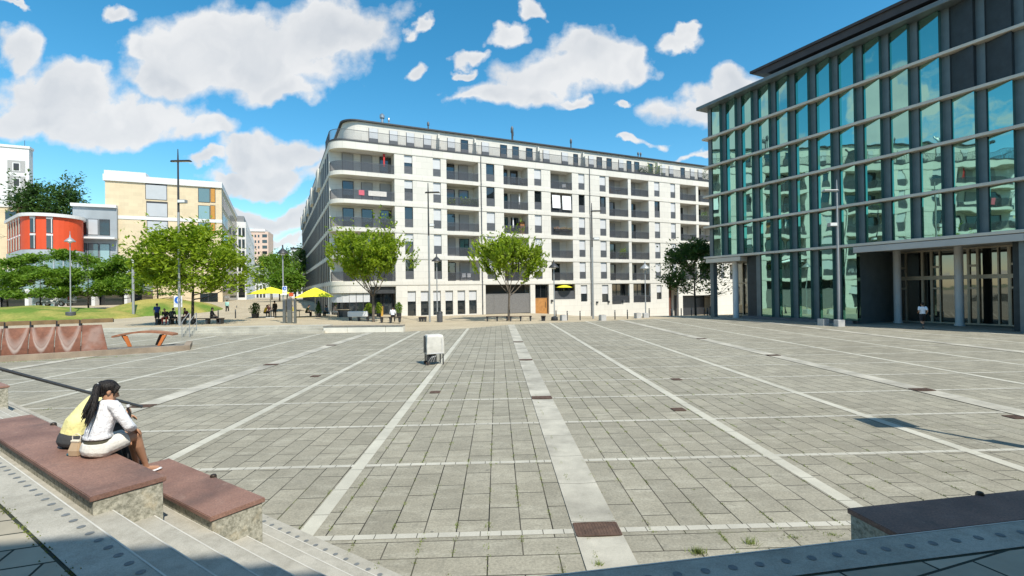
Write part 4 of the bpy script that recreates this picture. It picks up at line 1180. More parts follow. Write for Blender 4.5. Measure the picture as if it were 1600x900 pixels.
# distant tower and white houses at the end of the street
DO = AT(388, 400, 270); DO.z = 0
hi = thing('pink_tower_block', 'distant pinkish tower block at the end of the street', 'tower block', DO, APT_A * .6)
def ds(px, py): return plane_s(px, py, DO, Vector((math.cos(APT_A * .6), math.sin(APT_A * .6), 0)))
xw2, zt2 = ds(419, 362)
rel_part('wall', MAT('pink_render', (.60, .45, .37), .9, .05, .2), hi, [(0, xw2, 0, 14, 0, zt2)]); rel_part('roof', M_WREND, hi, [(-.4, xw2 * .85, -.4, 14.4, zt2, zt2 + 1.4)])
for r in range(12):
    z = zt2 - 3.2 - r * 3.1
    for f0, f1 in ((.06, .16), (.32, .40), (.48, .56), (.70, .94)):
        w_ = rel_part('window' if f1 < .9 else 'balcony', M_GLASS, hi, [(xw2 * f0, xw2 * f1, -.05, .05, z, z + (1.4 if f1 < .9 else 1.7))])
for lab, px0, px1, py, d in (('distant white house with square windows right of the street trees', 455, 480, 389, 190), ('second distant white block low behind the street end', 398, 416, 415, 210)):
    o_ = AT(px0, 400, d); o_.z = 0; t = thing('white_house', lab, 'house', o_, 0)
    wx = AT(px1, 400, d).x - o_.x; zt3 = AT(px0, py, d).z
    rel_part('wall', M_WREND, t, [(0, wx, 0, 12, 0, zt3)]); rel_part('roof', M_ROOFD, t, [(-.2, wx + .2, -.2, 12, zt3, zt3 + .5)])
    for r in range(5):
        for c in range(3): rel_part('window', M_GLASS, t, [(wx * (.12 + .29 * c), wx * (.30 + .29 * c), -.05, .05, zt3 - 3 - r * 3.6, zt3 - 1.2 - r * 3.6)])
# the large building behind the photographer that shades the steps
SH_H = 12.; L_ = 1 / math.tan(SUN_EL)
sh = Vector((sun_dir.x, sun_dir.y, 0)).normalized() * ((SH_H - ZT) * L_)
A0 = Vector((-3.49, 3.34, 0)) + sh; dv = Vector((.9866, .163, 0))
big = thing('cube_library', 'large pale concrete cube building behind the viewer', 'building', A0 - dv * 20, math.atan2(dv.y, dv.x))
mb = MB(); BLn = 52.
mb.box(0, BLn, -40, 0, -2, SH_H)
mb.build('wall', M_CONC, big)
mb = MB()
for r in range(2):
    for c in range(12): mb.box(1.6 + c * 4.2, 4.4 + c * 4.2, -.3, .03, 1.6 + r * 4.1, 4.4 + r * 4.1)
mb.build('window', M_GLASS, big)
# ------------------------------------------------------------------ trees and planting
def leaf_mat(name, c0, c1, trans=.35):
    mt, nt, out = nodes_of(name); k = NT(nt)
    geo = k.n('NewGeometry'); rnd = geo.outputs['Random Per Island']
    tc = k.n('TexCoord').outputs['Object']
    f = k.rng(k.noise(tc, .8, 3), .35, .65, 0, 1)
    c = k.mix(f, c0, c1); c = k.mix(k.rng(rnd, 0, 1, 0, .5), c, sc3(c0, .6))
    b = k.n('BsdfPrincipled'); k.l(c, b.inputs['Base Color']); b.inputs['Roughness'].default_value = .55; b.inputs['Specular IOR Level'].default_value = .3
    t = k.n('BsdfTranslucent'); k.l(k.mix(1., c, (1.3, 1.35, .6), 'MULTIPLY'), t.inputs[0])
    ms = k.n('MixShader'); ms.inputs[0].default_value = trans; k.l(b.outputs[0], ms.inputs[1]); k.l(t.outputs[0], ms.inputs[2]); k.l(ms.outputs[0], out.inputs[0])
    return mt
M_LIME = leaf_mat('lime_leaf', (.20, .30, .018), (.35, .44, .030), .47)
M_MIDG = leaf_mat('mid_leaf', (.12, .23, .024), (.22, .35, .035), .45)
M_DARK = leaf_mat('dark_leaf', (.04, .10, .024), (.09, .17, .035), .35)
M_BARK = MAT('grey_bark', (.13, .105, .08), .95, .3, 6, .6, 25)
M_BARKD = MAT('dark_bark', (.055, .045, .036), .95, .3, 6, .6, 25)

def make_tree(name, label, cat, h, cw, trunk_h, style, leaf, bark, n_leaf, lsize, seed, group=None, crown_bot=None):
    """style 'vase': limbs rising steeply with upright shoots; 'layer': flat tiers; 'round': full crown"""
    rt = random.Random(seed); t = thing(name, label, cat, group=group)
    mb = MB(); tips = []
    bend = Vector((rt.uniform(-.1, .1), rt.uniform(-.1, .1), 0))
    top = Vector((bend.x, bend.y, trunk_h))
    r0 = .030 * h ** .9 * (1.0 if style != 'layer' else .9) * .55
    mb.tube([(0, 0, -.5), (0, 0, 0), bend * .4 + Vector((0, 0, trunk_h * .5)), top], [r0 * 1.35, r0 * 1.2, r0, r0 * .9], 9)
    cbot = crown_bot if crown_bot is not None else trunk_h
    def inside(p):
        """relative radius in the crown envelope (0 axis .. 1 edge)"""
        u = (p.z - cbot) / (h - cbot)
        if u < 0 or u > 1: return 9
        if style == 'vase': prof = .5 + .5 * math.sin(min(1, u * 1.25 + .18) * math.pi * .62) if u < .62 else .97 * (1 - ((u - .62) / .38) ** 1.7) ** .6 if u < 1 else 0
        elif style == 'layer': prof = .45 + .55 * math.sin(min(1, u * 1.2 + .1) * math.pi * .8)
        else: prof = math.sin(max(.0, min(1, u * .93 + .06)) * math.pi) ** .55
        return math.hypot(p.x, p.y) / max(.05, cw / 2 * prof)
    def grow(p, d, L, r, depth):
        pts, rad = [p], [r]; q = p.copy(); dd = d.copy(); n = 4
        for i in range(n):
            up = {'vase': .10, 'layer': -.03, 'round': .05}[style]
            dd = (dd + Vector((rt.gauss(0, .11), rt.gauss(0, .11), up + rt.gauss(0, .06)))).normalized()
            q = q + dd * L / n; pts.append(q.copy()); rad.append(r * (1 - .6 * (i + 1) / n))
        mb.tube(pts, rad, 5 if depth else 7)
        if depth >= 2 or L < .35:
            tips.append((pts, dd)); return
        kids = 4 if depth == 0 else 4
        for i in range(kids):
            s_ = rt.uniform(.3, 1.); idx = min(n, max(1, int(round(s_ * n)))); b = pts[idx]
            dk = (pts[idx] - pts[idx - 1]).normalized()
            ax = Vector((rt.gauss(0, 1), rt.gauss(0, 1), rt.gauss(0, .5 if style != 'layer' else .15))).normalized()
            nd = (dk + ax * rt.uniform(.45, .85)).normalized()
            if style == 'layer': nd.z *= .45; nd.normalize()
            if style == 'vase': nd = (nd + Vector((0, 0, .35))).normalized()
            grow(b, nd, L * rt.uniform(.5, .75), rad[idx] * .7, depth + 1)
        tips.append((pts[2:], dd))
    nl = {'vase': 9, 'layer': 11, 'round': 12}[style]
    for i in range(nl):
        a = 2 * math.pi * (i + rt.uniform(-.3, .3)) / nl * 2.4
        u = i / (nl - 1)
        if style == 'vase':
            z = trunk_h * rt.uniform(.82, 1.0); el = lerp(.55, 1.25, u); L = lerp(cw * .50, (h - trunk_h) * .78, u)
        elif style == 'layer':
            z = lerp(trunk_h * .75, h * .86, u); el = lerp(.12, .35, u); L = cw * lerp(.46, .26, u)
        else:
            z = lerp(trunk_h * .8, h * .72, u); el = lerp(.1, 1.0, u); L = lerp(cw * .45, h * .25, u)
        if style != 'vase' and i == 0: mb.tube([top, (bend.x * 1.5, bend.y * 1.2, h * .6), (bend.x, bend.y, h * .93)], [r0 * .85, r0 * .45, r0 * .1], 7)
        s_ = Vector((top.x, top.y, z)) if z < trunk_h or style == 'vase' else Vector((bend.x * 1.3, bend.y * 1.2, z))
        grow(s_, Vector((math.cos(a) * math.cos(el), math.sin(a) * math.cos(el), math.sin(el))), L, r0 * lerp(.5, .35, u), 0)
    mb.build('trunk', bark, t, smooth=True)
    lb = MB(); made = 0; tries = 0
    clumps = [mnoise.random_unit_vector() for _ in range(1)]
    while made < n_leaf and tries < n_leaf * 6:
        tries += 1
        pts, dd = rt.choice(tips)
        i = rt.randrange(len(pts)); j = min(len(pts) - 1, i + 1)
        p = pts[i].lerp(pts[j], rt.random())
        sg = {'vase': .17, 'layer': .24, 'round': .30}[style] * (cw / 6.5)
        p = p + Vector((rt.gauss(0, sg), rt.gauss(0, sg), rt.gauss(0, sg * (.95 if style == 'layer' else .8))))
        if style == 'round' and rt.random() < .30:
            p = Vector((rt.uniform(-1, 1) * cw / 2, rt.uniform(-1, 1) * cw / 2, rt.uniform(cbot, h)))
            if inside(p) < .45 and rt.random() < .5: continue
        if p.z < cbot - .1: continue
        e = inside(p) + (.46 if style == 'vase' else .34) * mnoise.noise(p * (1.25 if style == 'vase' else .85) + Vector((seed, 0, 0)))
        if e > 1.0 and rt.random() < (.9 if e > 1.25 else .45): continue
        if mnoise.noise(p * (1.05 if style != 'vase' else 1.3) + Vector((0, seed * 1.7, 0))) < (-.13 if style == 'vase' else -.24 if style == 'layer' else -.18): continue
        s_ = lsize * rt.uniform(.6, 1.3)
        nrm = Vector((rt.gauss(0, .6), rt.gauss(0, .6), rt.uniform(.2, 1.))).normalized()
        ax = dd + Vector((rt.gauss(0, .7), rt.gauss(0, .7), rt.gauss(.25 if style == 'vase' else -.1, .45)))
        a = (ax - nrm * ax.dot(nrm))
        if a.length < .05: continue
        a.normalize(); b = nrm.cross(a)
        fold = nrm * s_ * .12
        lb.f([lb.v(p - a * s_), lb.v(p + b * s_ * .42 + fold), lb.v(p + a * s_), lb.v(p - b * s_ * .42 + fold)])
        made += 1
    if style == 'vase':                      # upright leafy shoots standing out of the crown
        for _ in range(90):
            a = rt.random() * 6.28; u = rt.uniform(.35, .93)
            for q in range(20):
                r_ = cw / 2 * (1 - q / 20); p0 = Vector((r_ * math.cos(a), r_ * math.sin(a), cbot + u * (h - cbot)))
                if inside(p0) < .95: break
            dd = Vector((math.cos(a) * .55, math.sin(a) * .55, rt.uniform(.6, 1.3))).normalized(); L = rt.uniform(.5, 1.15)
            for q in range(16):
                p = p0 + dd * L * q / 15 + Vector((rt.gauss(0, .05), rt.gauss(0, .05), rt.gauss(0, .05))); s_ = lsize * rt.uniform(.6, 1.1)
                n = Vector((rt.gauss(0, 1), rt.gauss(0, 1), .5)).normalized(); ax = (dd + Vector((rt.gauss(0, .4), rt.gauss(0, .4), 0))); ax = (ax - n * ax.dot(n)).normalized(); b = n.cross(ax)
                lb.f([lb.v(p - ax * s_), lb.v(p + b * s_ * .38), lb.v(p + ax * s_), lb.v(p - b * s_ * .38)])
    lb.build('crown', leaf, t)
    return t
def base_at(px, py, z): return G(px, py, z)
def tz(px, d): p = AT(px, 460, d); p.z = gz(p.x, p.y); return p
GRP_L = 'young trees standing on the square'
t = make_tree('lime_tree', 'bright young tree before the rounded balcony corner of the white block', 'tree', 8.1, 8.0, 2.55, 'vase', M_LIME, M_BARK, 9500, .18, 11, GRP_L)
p = G(583.5, 502, .25); place(t, p, 2.6)
t = make_tree('lime_tree', 'bright young tree before the grey mesh gate of the white block', 'tree', 7.9, 7.7, 2.75, 'vase', M_LIME, M_BARK, 9000, .18, 23, GRP_L)
place(t, G(795, 500.5, 0), 0)
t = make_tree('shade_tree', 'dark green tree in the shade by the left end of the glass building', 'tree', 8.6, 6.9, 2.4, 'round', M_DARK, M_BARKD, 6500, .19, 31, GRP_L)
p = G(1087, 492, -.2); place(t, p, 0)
t = make_tree('lime_tree', 'broad bright green tree behind the tall mast on the left terrace', 'tree', 8.0, 7.3, 2.5, 'round', M_LIME, M_BARKD, 12500, .19, 5, GRP_L)
place(t, G(301, 506.5, .5), 0)
GRP_R = 'row of layered green trees behind the grass mound'
rows_ = [(12, 62, 7.6, 8.5, 'layered green tree cut by the left picture edge'), (62, 60, 6.0, 6.6, 'low layered tree just left of the hat lamp'), (138, 64, 8.0, 8.8, 'layered green tree just right of the hat lamp'),
         (193, 66, 7.2, 7.5, 'layered green tree beside the slim grey post'), (247, 64, 7.4, 7.0, 'darker tree with several stems behind the standing man in blue'), (-70, 60, 7.8, 8.5, 'layered green tree just outside the left picture edge')]
protos = {}
for q, (px, d, h, cw, lab) in enumerate(rows_):
    t = make_tree('honey_locust', lab, 'tree', h, cw, 2.0, 'layer', M_MIDG, M_BARKD, 9500, .21, 41 + q, GRP_R, 2.05)
    place(t, tz(px, d), rw.random() * 6)
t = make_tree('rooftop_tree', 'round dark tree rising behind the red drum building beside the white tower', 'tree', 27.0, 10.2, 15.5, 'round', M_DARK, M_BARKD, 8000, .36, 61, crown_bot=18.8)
p = AT(79, 460, 104); p.z = 0; place(t, p, 0)
GRP_S = 'street trees at the end of the side street'
for q, (px, d, h, cw, lab) in enumerate([(437, 84, 8.2, 7.5, 'leafy street tree behind the yellow parasols'), (462, 96, 10.5, 7, 'taller dark street tree close to the shaded side wall'), (425, 118, 11, 9, 'far street tree below the pink tower block'), (448, 60, 5.0, 3.6, 'small leafy tree just above the right parasol')]):
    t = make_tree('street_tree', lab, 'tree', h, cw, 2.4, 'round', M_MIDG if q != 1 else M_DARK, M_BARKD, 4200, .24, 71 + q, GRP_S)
    place(t, tz(px, d), 0)

# grass mounds on the terrace
mt, nt, out = nodes_of('patchy_lawn'); k = NT(nt)
pos = k.n('NewGeometry').outputs['Position']
f = k.rng(k.noise(pos, .22, 5, .6), .42, .62, 0, 1); g = k.rng(k.noise(pos, 6, 4, .7), .3, .7, .75, 1.2)
c = k.mix(f, (.125, .20, .035), (.36, .31, .09)); cf = k.n('CombineXYZ'); [k.l(g, cf.inputs[i]) for i in range(3)]
k.bsdf(out, k.mix(1., c, cf.outputs[0], 'MULTIPLY'), .95, 0, k.bump(k.noise(pos, 14, 4), .8, .05), .1)
M_LAWN = mt
def mound(name, pxa, pxb, d, depth, hgt, skew=0.):
    a, b = AT(pxa, 460, d), AT(pxb, 460, d); cx, rx = (a.x + b.x) / 2, (b.x - a.x) / 2
    mb = MB(); NX, NY = 60, 22; vv = []
    for j in range(NY + 1):
        row = []
        for i in range(NX + 1):
            u, v = -1 + 2 * i / NX, -1 + 2 * j / NY
            # squircle map keeps a rounded outline
            x = u * math.sqrt(1 - v * v / 2); y = v * math.sqrt(1 - u * u / 2); rr = x * x + y * y
            hh = hgt * max(0, 1 - rr) ** .8 * (1 + .35 * mnoise.noise(Vector((x * 2.2, y * 2, cx))) + skew * x)
            X, Y = cx + x * rx, d + y * depth; row.append(mb.v((X, Y, gz(X, Y) - .03 + hh)))
        vv.append(row)
    for j in range(NY):
        for i in range(NX): mb.f([vv[j][i], vv[j][i + 1], vv[j + 1][i + 1], vv[j + 1][i]])
    return struct(mb.build(name, M_LAWN, smooth=True))
mound('grass_mound', -110, 214, 54, 7.5, 1.35, -.15)
mound('grass_bank', 165, 335, 62, 7, 1.5, 0)
# kerb path between the mounds
# potted plants
M_POT = MAT('black_planter', (.03, .03, .032), .6, .2, 4)
def planter(px, py, z, h, w, label, leaf, shape, seed):
    p = G(px, py, z); t = thing('potted_plant', label, 'potted plant', p, 0, 'potted plants round the cafe')
    r = w * .36; ph = h * .30
    mb = MB(); mb.lathe([(r * .8, 0), (r, ph), (r * .88, ph), (r * .85, ph - .04)], n=18); mb.build('pot', M_POT, t, smooth=True)
    rt = random.Random(seed); lb = MB(); st = MB()
    for q in range(7):
        a = rt.random() * 6.28; st.tube([(0, 0, ph - .05), (.1 * w * math.cos(a), .1 * w * math.sin(a), h * .55), (.25 * w * math.cos(a), .25 * w * math.sin(a), h * .85)], [.02, .014, .006], 5)
    st.build('stem', M_BARKD, t)
    for q in range(700):
        u = rt.random(); a = rt.random() * 6.28
        prof = (1 - u) ** .8 if shape == 'cone' else math.sin(min(1, u * .85 + .12) * math.pi) ** .6
        rr = w / 2 * prof * math.sqrt(rt.random()) * (1 + .25 * math.sin(a * 3 + seed + u * 5)); p_ = Vector((rr * math.cos(a), rr * math.sin(a), ph * .9 + (h - ph) * u))
        s_ = .075 * rt.uniform(.6, 1.3); n = Vector((rt.gauss(0, 1), rt.gauss(0, 1), .7)).normalized(); ax = n.cross(Vector((rt.gauss(0, 1), rt.gauss(0, 1), rt.gauss(0, 1)))).normalized(); b = n.cross(ax)
        lb.f([lb.v(p_ - ax * s_), lb.v(p_ + b * s_ * .5), lb.v(p_ + ax * s_), lb.v(p_ - b * s_ * .5)])
    lb.build('foliage', leaf, t); return t
planter(399, 497.5, .45, 1.6, 1.0, 'bushy potted shrub left of the left parasol', M_DARK, 'round', 1)
planter(498, 497, .4, 1.75, .7, 'pointed potted conifer under the right parasol', M_DARK, 'cone', 2)
planter(577, 497, .15, 1.65, 1.05, 'loose bright potted shrub left of the trunk before the cafe', M_LIME, 'round', 3)
planter(592, 497, .15, 1.7, .7, 'slim bright potted shrub right of the trunk before the cafe', M_LIME, 'round', 4)
planter(623.5, 497, .15, 1.7, .75, 'tall potted shrub at the right of the cafe entrance', M_MIDG, 'round', 5)
# greenery on the terraces and loggias of the white block
def bush(p, w, h, label, leaf, seed):
    t = thing('balcony_plant', label, 'plant', p, APT_A, 'plants on the balconies of the white block'); rt = random.Random(seed); lb = MB()
    mb = MB(); mb.box(-w / 2, w / 2, -.14, .14, 0, .3); mb.build('trough', M_POT, t)
    for q in range(420):
        x = rt.uniform(-w / 2, w / 2); u = rt.random(); hh = h * (.55 + .45 * math.sin((x / w + .5) * math.pi * 2.3 + seed) ** 2)
        p_ = Vector((x + rt.gauss(0, .06), rt.gauss(0, .16), .25 + hh * u)); s_ = .08 * rt.uniform(.6, 1.4); n = Vector((rt.gauss(0, 1), rt.gauss(0, 1), .7)).normalized(); ax = n.cross(Vector((rt.gauss(0, 1), rt.gauss(0, 1), rt.gauss(0, 1)))).normalized(); b = n.cross(ax)
        lb.f([lb.v(p_ - ax * s_), lb.v(p_ + b * s_ * .5), lb.v(p_ + ax * s_), lb.v(p_ - b * s_ * .5)])
    lb.build('foliage', leaf, t)
def facade_pt(px, back, z): x = plane_s(px, 240, Q0, E1, back)[0]; w = Q0 + E1 * x + E2 * back; return Vector((w.x, w.y, z))
bush(facade_pt(1022, .7, ZTOP + .04), 2.9, 1.9, 'large green bush on the roof terrace of the white block', M_LIME, 1)
bush(facade_pt(1004, .6, ZTOP + .04), 1.6, 1.0, 'low dark shrubs on the roof terrace left of the large bush', M_DARK, 2)
bush(facade_pt(1106, .6, ZTOP + .04), 2.6, 1.9, 'dark shrubs at the right end of the roof terrace', M_DARK, 3)
bush(on_balc('L1', 3, .62, .45), 1.3, 1.0, 'bright shrub in the middle of a fourth floor loggia', M_LIME, 4)
bush(on_balc('L1', 3, .16, .45), 1.0, .75, 'pale shrub at the left of a fourth floor loggia', M_LIME, 5)
bush(on_balc('L1', 3, .88, .45), .8, .75, 'shrub at the right of a fourth floor loggia', M_MIDG, 6)
p = Q0 + E1 * fs(611, 340) + E2 * .6; bush(Vector((p.x, p.y, ZF[2])), .7, 1.35, 'green plant at the right end of the third floor rounded balcony', M_MIDG, 7)
bush(on_balc('L4', 1, .78, .5), 1.0, 1.5, 'tall green plant in a second floor loggia right of the far mast', M_LIME, 8)
bush(on_balc('L7', 3, .5, .5), 1.6, 1.6, 'dense green plant in a loggia close to the glass building', M_MIDG, 9)
bush(on_balc('L3', 2, .5, -.18, .55), 2.6, .35, 'row of pale flowers hung on a third floor loggia railing', leaf_mat('pink_flower', (.45, .30, .30), (.25, .30, .15)), 10)
# ------------------------------------------------------------------ street furniture
M_POLE = MAT('light_grey_pole', (.36, .37, .37), .5, .08, 3, metal=.4)
M_POLED = MAT('dark_grey_pole', (.045, .047, .05), .5, .15, 3, metal=.3)
M_LAMPG = MAT('lamp_glass', (.75, .75, .72), .3, .03, 2)
def hgt(px, ytop, p):            # height of a pixel above a base point
    return AT(px, ytop, p.y).z - p.z
def mast(label, base, H, arms, boxes, split, r=.085, footw=0, light=False, lean=0):
    t = thing('lamp_mast', label, 'street lamp', base, 0, 'tall lamp masts round the square')
    mb = MB(); mb.tube([(0, 0, -.4), (0, 0, H * split)], [r * 1.15, r], 12); mb.build('pole', M_POLE, t, smooth=True)
    mb = MB(); mb.tube([(0, 0, H * split), (0, 0, H - .9), (0, 0, H)], [r * .95, r * .7, r * .35], 12); mb.build('upper_pole', M_POLE if light else M_POLED, t, smooth=True)
    for (z, x0, x1) in arms:
        mb = MB(); mb.loft([[(x0, -.12, z - .05), (x1, -.12, z - .05), (x1, .12, z - .05), (x0, .12, z - .05)], [(x0 + .05, -.16, z + .01), (x1 - .05, -.16, z + .01), (x1 - .05, .16, z + .01), (x0 + .05, .16, z + .01)], [(x0 + .1, -.10, z + .08), (x1 - .1, -.10, z + .08), (x1 - .1, .10, z + .08), (x0 + .1, .10, z + .08)]])
        o = mb.build('lamp_head', M_POLE if light else M_POLED, t); mb = MB(); mb.box(x0 + .12, x1 - .12, -.09, .09, z - .06, z - .051); mb.build('diffuser', M_LAMPG, o)
    for (z, x0, x1) in boxes:
        mb = MB(); mb.box(x0, x1, -.17, .17, z - .13, z + .13); mb.box(min(0, x0), max(x0, 0), -.03, .03, z - .04, z + .04); o = mb.build('floodlight', M_POLE, t, bevel=.02)
        mb = MB(); mb.box(x0 + .03, x1 - .03, -.18, -.171, z - .09, z + .09); mb.build('diffuser', M_LAMPG, o)
    if footw:
        mb = MB(); mb.box(-footw / 2, footw / 2, -footw / 2, footw / 2, -.3, footw * .95); mb.build('foot_block', M_CONC, t, bevel=.03)
    return t
b = G(280.7, 508.5, .5); H = hgt(275, 233, b); z = hgt(275, 252, b)
mast('tallest lamp mast with a cross arm on the left terrace before the sandstone block', b, H, [(z, -.55, 1.05)], [(hgt(279, 315, b), .02, .62)], .64)
b = G(671.6, 503, .0); H = hgt(668, 286, b)
mast('tall dark lamp mast left of the middle of the white block, beside the dark bin', b, H, [(hgt(668, 301, b), -.3, 1.15)], [(hgt(669, 352, b), .1, .55)], .62)
b = G(927, 499.5, -.1); H = hgt(923, 317, b)
mast('tall lamp mast standing before the middle of the white block by the bollards', b, H, [(hgt(923, 330, b), -.1, .95)], [(hgt(924, 373, b), .15, .7)], .62)
b = G(1311.5, 510, 0); H = hgt(1306, 281, b)
mast('light grey lamp mast before the glass building with a concrete foot', b, H, [(hgt(1306, 298, b), -1.0, .1)], [(hgt(1306, 351, b), -.62, -.1)], .6, .075, .5, True)
def hat_lamp(label, base, H, zh, w, foot='', light=False):
    t = thing('hat_lamp', label, 'street lamp', base, 0, 'hat shaped lamps round the square')
    pm = M_POLE if light else M_POLED
    mb = MB(); mb.tube([(0, 0, -.4), (0, 0, .1), (0, 0, zh - .2), (0, 0, H)], [.075, .06, .05, .02], 10); mb.build('pole', M_POLE, t, smooth=True)
    mb = MB(); mb.lathe([(w / 2, zh - .02), (w / 2 * .98, zh + .04), (w / 2 * .62, zh + .22), (w / 2 * .22, zh + .40), (.07, zh + .44), (.05, zh + .7)], n=22); hd = mb.build('lamp_shade', pm, t, smooth=True)
    mb = MB(); mb.lathe([(.16, zh - .14), (.2, zh - .03)], n=14); mb.build('diffuser', M_LAMPG, hd)
    if foot == 'drum': mb = MB(); mb.lathe([(.42, -.1), (.42, .78), (.36, .84), (.1, .84)], n=24); mb.build('drum_foot', M_RAIL, t, smooth=True)
    if foot == 'block': mb = MB(); mb.box(-.27, .27, -.27, .27, -.2, .45); mb.build('foot_block', M_CONC, t, bevel=.03)
    if foot == 'wheel': mb = MB(); mb.lathe([(.30, -.02), (.34, .1), (.3, .3), (.1, .4)], n=18); mb.build('round_foot', M_POLED, t, smooth=True)
    return t
def hl(label, px, py, z, ytop, yh, w, foot='', light=False):
    b = G(px, py, z); hat_lamp(label, b, hgt(px, ytop, b), hgt(px, yh, b), w, foot, light)
hl('hat lamp with a grey drum foot in front of the grass mound', 110.5, 500, .5, 361, 377.5, .95, 'drum', True)
hl('hat lamp with a blue sign between the two yellow parasols', 443, 505, .45, 383, 396, .85)
hl('dark hat lamp behind the dark bin left of the middle', 683.5, 502, 0., 398, 408, .98)
hl('hat lamp on a round dark foot right of the entrance door', 866.5, 500.5, 0., 411.5, 418, .98, 'wheel')
hl('hat lamp on a concrete foot at the right end of the white block', 1009, 496, 0., 410, 419.5, 1.0, 'block', True)
b = G(208.5, 495, .55); t = thing('light_column', 'slim pale light column at the edge of the grass mound', 'light column', b, 0)
Hc = hgt(207, 404, b)
mb = MB(); mb.tube([(0, 0, -.3), (0, 0, Hc - .6)], .13, 14); mb.build('pole', M_POLE, t, smooth=True)
mb = MB(); mb.lathe([(.12, Hc - .6), (.14, Hc - .58), (.14, Hc - .05), (.05, Hc)], n=14); mb.build('light_head', M_LAMPG, t, smooth=True)
# lamp outside the picture whose shadow falls on the paving
b = Vector((9.75, 6.9, 0)); t = thing('square_head_lamp', 'lamp post with a flat square head standing outside the right picture edge', 'street lamp', b, 0)
mb = MB(); mb.cyl((0, 0, 0), (0, 0, 4.9), .055); mb.build('pole', M_POLED, t, smooth=True)
mb = MB(); mb.box(-.42, .42, -.34, .34, 4.9, 4.98); mb.build('lamp_head', M_POLED, t, bevel=.01)
mb = MB(); mb.box(-.05, .13, -.05, .12, 1.2, 2.9); mb.build('sign_tube', M_POLED, t)

def bollard():
    t = thing('bollard', '', 'bollard'); mb = MB(); mb.lathe([(.055, -.3), (.055, .82), (.045, .86), (.02, .87)], n=12); mb.build('post', M_POLED, t, smooth=True)
    mb = MB(); mb.lathe([(.0565, .70), (.0565, .76)], n=12); mb.build('reflector_band', M_POLE, t); return t
bo = bollard()
for q, (px, py, z, lab) in enumerate([(869, 499, 0, 'slim bollard just right of the hat lamp with the round foot'), (886.5, 500, 0, 'slim bollard left of the low concrete cubes by the second tall mast'), (906.5, 500, 0, 'slim bollard left of the tall mast before the middle of the white block'),
        (961, 499, 0, 'slim bollard at the edge of the shadow on the white block'), (980.5, 498, 0, 'slim bollard between the shadow edge and the concrete footed hat lamp'), (1014.5, 495, 0, 'slim bollard just right of the concrete footed hat lamp'),
        (1049, 495, -.1, 'slim bollard left of the dark shaded tree'), (1064.5, 494.5, -.1, 'slim bollard before the dark alley'), (1080.5, 493.5, -.15, 'slim bollard beside the trunk of the dark shaded tree'), (1100.5, 493, -.15, 'slim bollard at the corner of the glass building'), (1105.5, 494, -.1, 'slim bollard touching the left corner of the glass building'),
        (370, 487.5, .5, 'slim bollard on the side street before the sandstone block'), (368, 497, .5, 'slim bollard right of the seated person in black'), (341, 497, .5, 'slim bollard close behind the seated person in black')]):
    o = bo if q == 0 else copy_tree(bo); place(o, G(px, py, z), 0, None, lab, 'slim dark bollards')
def cube():
    t = thing('concrete_cube', '', 'concrete block'); mb = MB(); mb.box(-.27, .27, -.27, .27, -.2, .5); mb.build('block', M_CONC, t, bevel=.035, seg=2)
    mb = MB(); mb.box(-.2, .2, -.2, .2, .501, .505); mb.build('top_plate', M_GRATE, t); return t
cu = cube()
for q, (px, py, z, lab) in enumerate([(880.5, 500.5, 0, 'dark sided concrete cube between the two left bollards'), (941.5, 500.5, 0, 'low concrete cube right of the tall mast before the white block'), (996.5, 497, 0, 'pale concrete cube just left of the concrete footed hat lamp'),
        (1286.5, 508.5, 0, 'pale concrete cube left of the light grey mast before the glass building')]):
    o = cu if q == 0 else copy_tree(cu); place(o, G(px, py, z), .3, None, lab, 'concrete cubes along the square')
# bin
b = G(687.5, 503, 0); t = thing('litter_bin', 'dark grey cylindrical litter bin at the foot of the tall dark mast', 'litter bin', b, 0)
mb = MB(); mb.lathe([(.24, -.05), (.26, .05), (.26, .82)], n=22); mb.build('body', M_RAIL, t, smooth=True)
mb = MB(); mb.lathe([(.275, .82), (.275, .90), (.22, .98), (.17, 1.0), (.16, .93)], n=22); mb.build('lid', M_POLED, t, smooth=True)
b = G(1112, 492.5, -.2); t = thing('litter_bin', 'dark litter bin in the shade behind the corner of the glass building', 'litter bin', b, 0)
mb = MB(); mb.lathe([(.27, -.05), (.29, .05), (.29, .82)], n=22); mb.build('body', M_RAIL, t, smooth=True)
mb = MB(); mb.lathe([(.3, .82), (.3, .90), (.22, .98)], n=22); mb.build('lid', M_POLED, t, smooth=True)

M_PLANK = MAT('dark_wood_plank', (.075, .05, .035), .7, .3, 6)
def bench(label, p, L, rz=0, mat=M_PLANK, back=False, hh=.46):
    t = thing('bench', label, 'bench', p, rz, 'benches round the square')
    mb = MB()
    for q in range(4): mb.box(-L / 2, L / 2, -.26 + q * .135, -.26 + q * .135 + .115, hh - .055, hh)
    mb.build('seat', mat, t, bevel=.008)
    for x in (-L / 2 + .12, 0, L / 2 - .12):
        mb = MB(); mb.prism_y([(x - .05, -.05), (x + .05, -.05), (x + .1, hh - .056), (x - .1, hh - .056)], -.2, .22); mb.build('leg', M_POLED, t)
    if back:
        mb = MB(); mb.box(-L / 2, L / 2, -.42, -.27, hh - .1, hh + .42); mb.build('backrest', M_WREND, t, bevel=.05, seg=2)
    return t
bench('dark bench left of the trunk of the broad terrace tree', G(266, 506.5, .5) + Vector((.15, -.1, 0)), 2.3)
bench('dark bench right of the trunk of the broad terrace tree, with a person in black', G(325, 506, .5), 2.45)
bench('bench with a white padded back before the cafe', G(561, 501, .3), 1.85, 0, M_PLANK, True)
bench('bench carrying the person in a white shirt before the cafe entrance', G(610.5, 503, .2), 1.85)
bench('long dark bench left of the tree trunk before the mesh gate', G(777, 501.5, 0), 2.1)
bench('long dark bench right of the tree trunk before the mesh gate', G(813.5, 501.3, 0), 2.1)
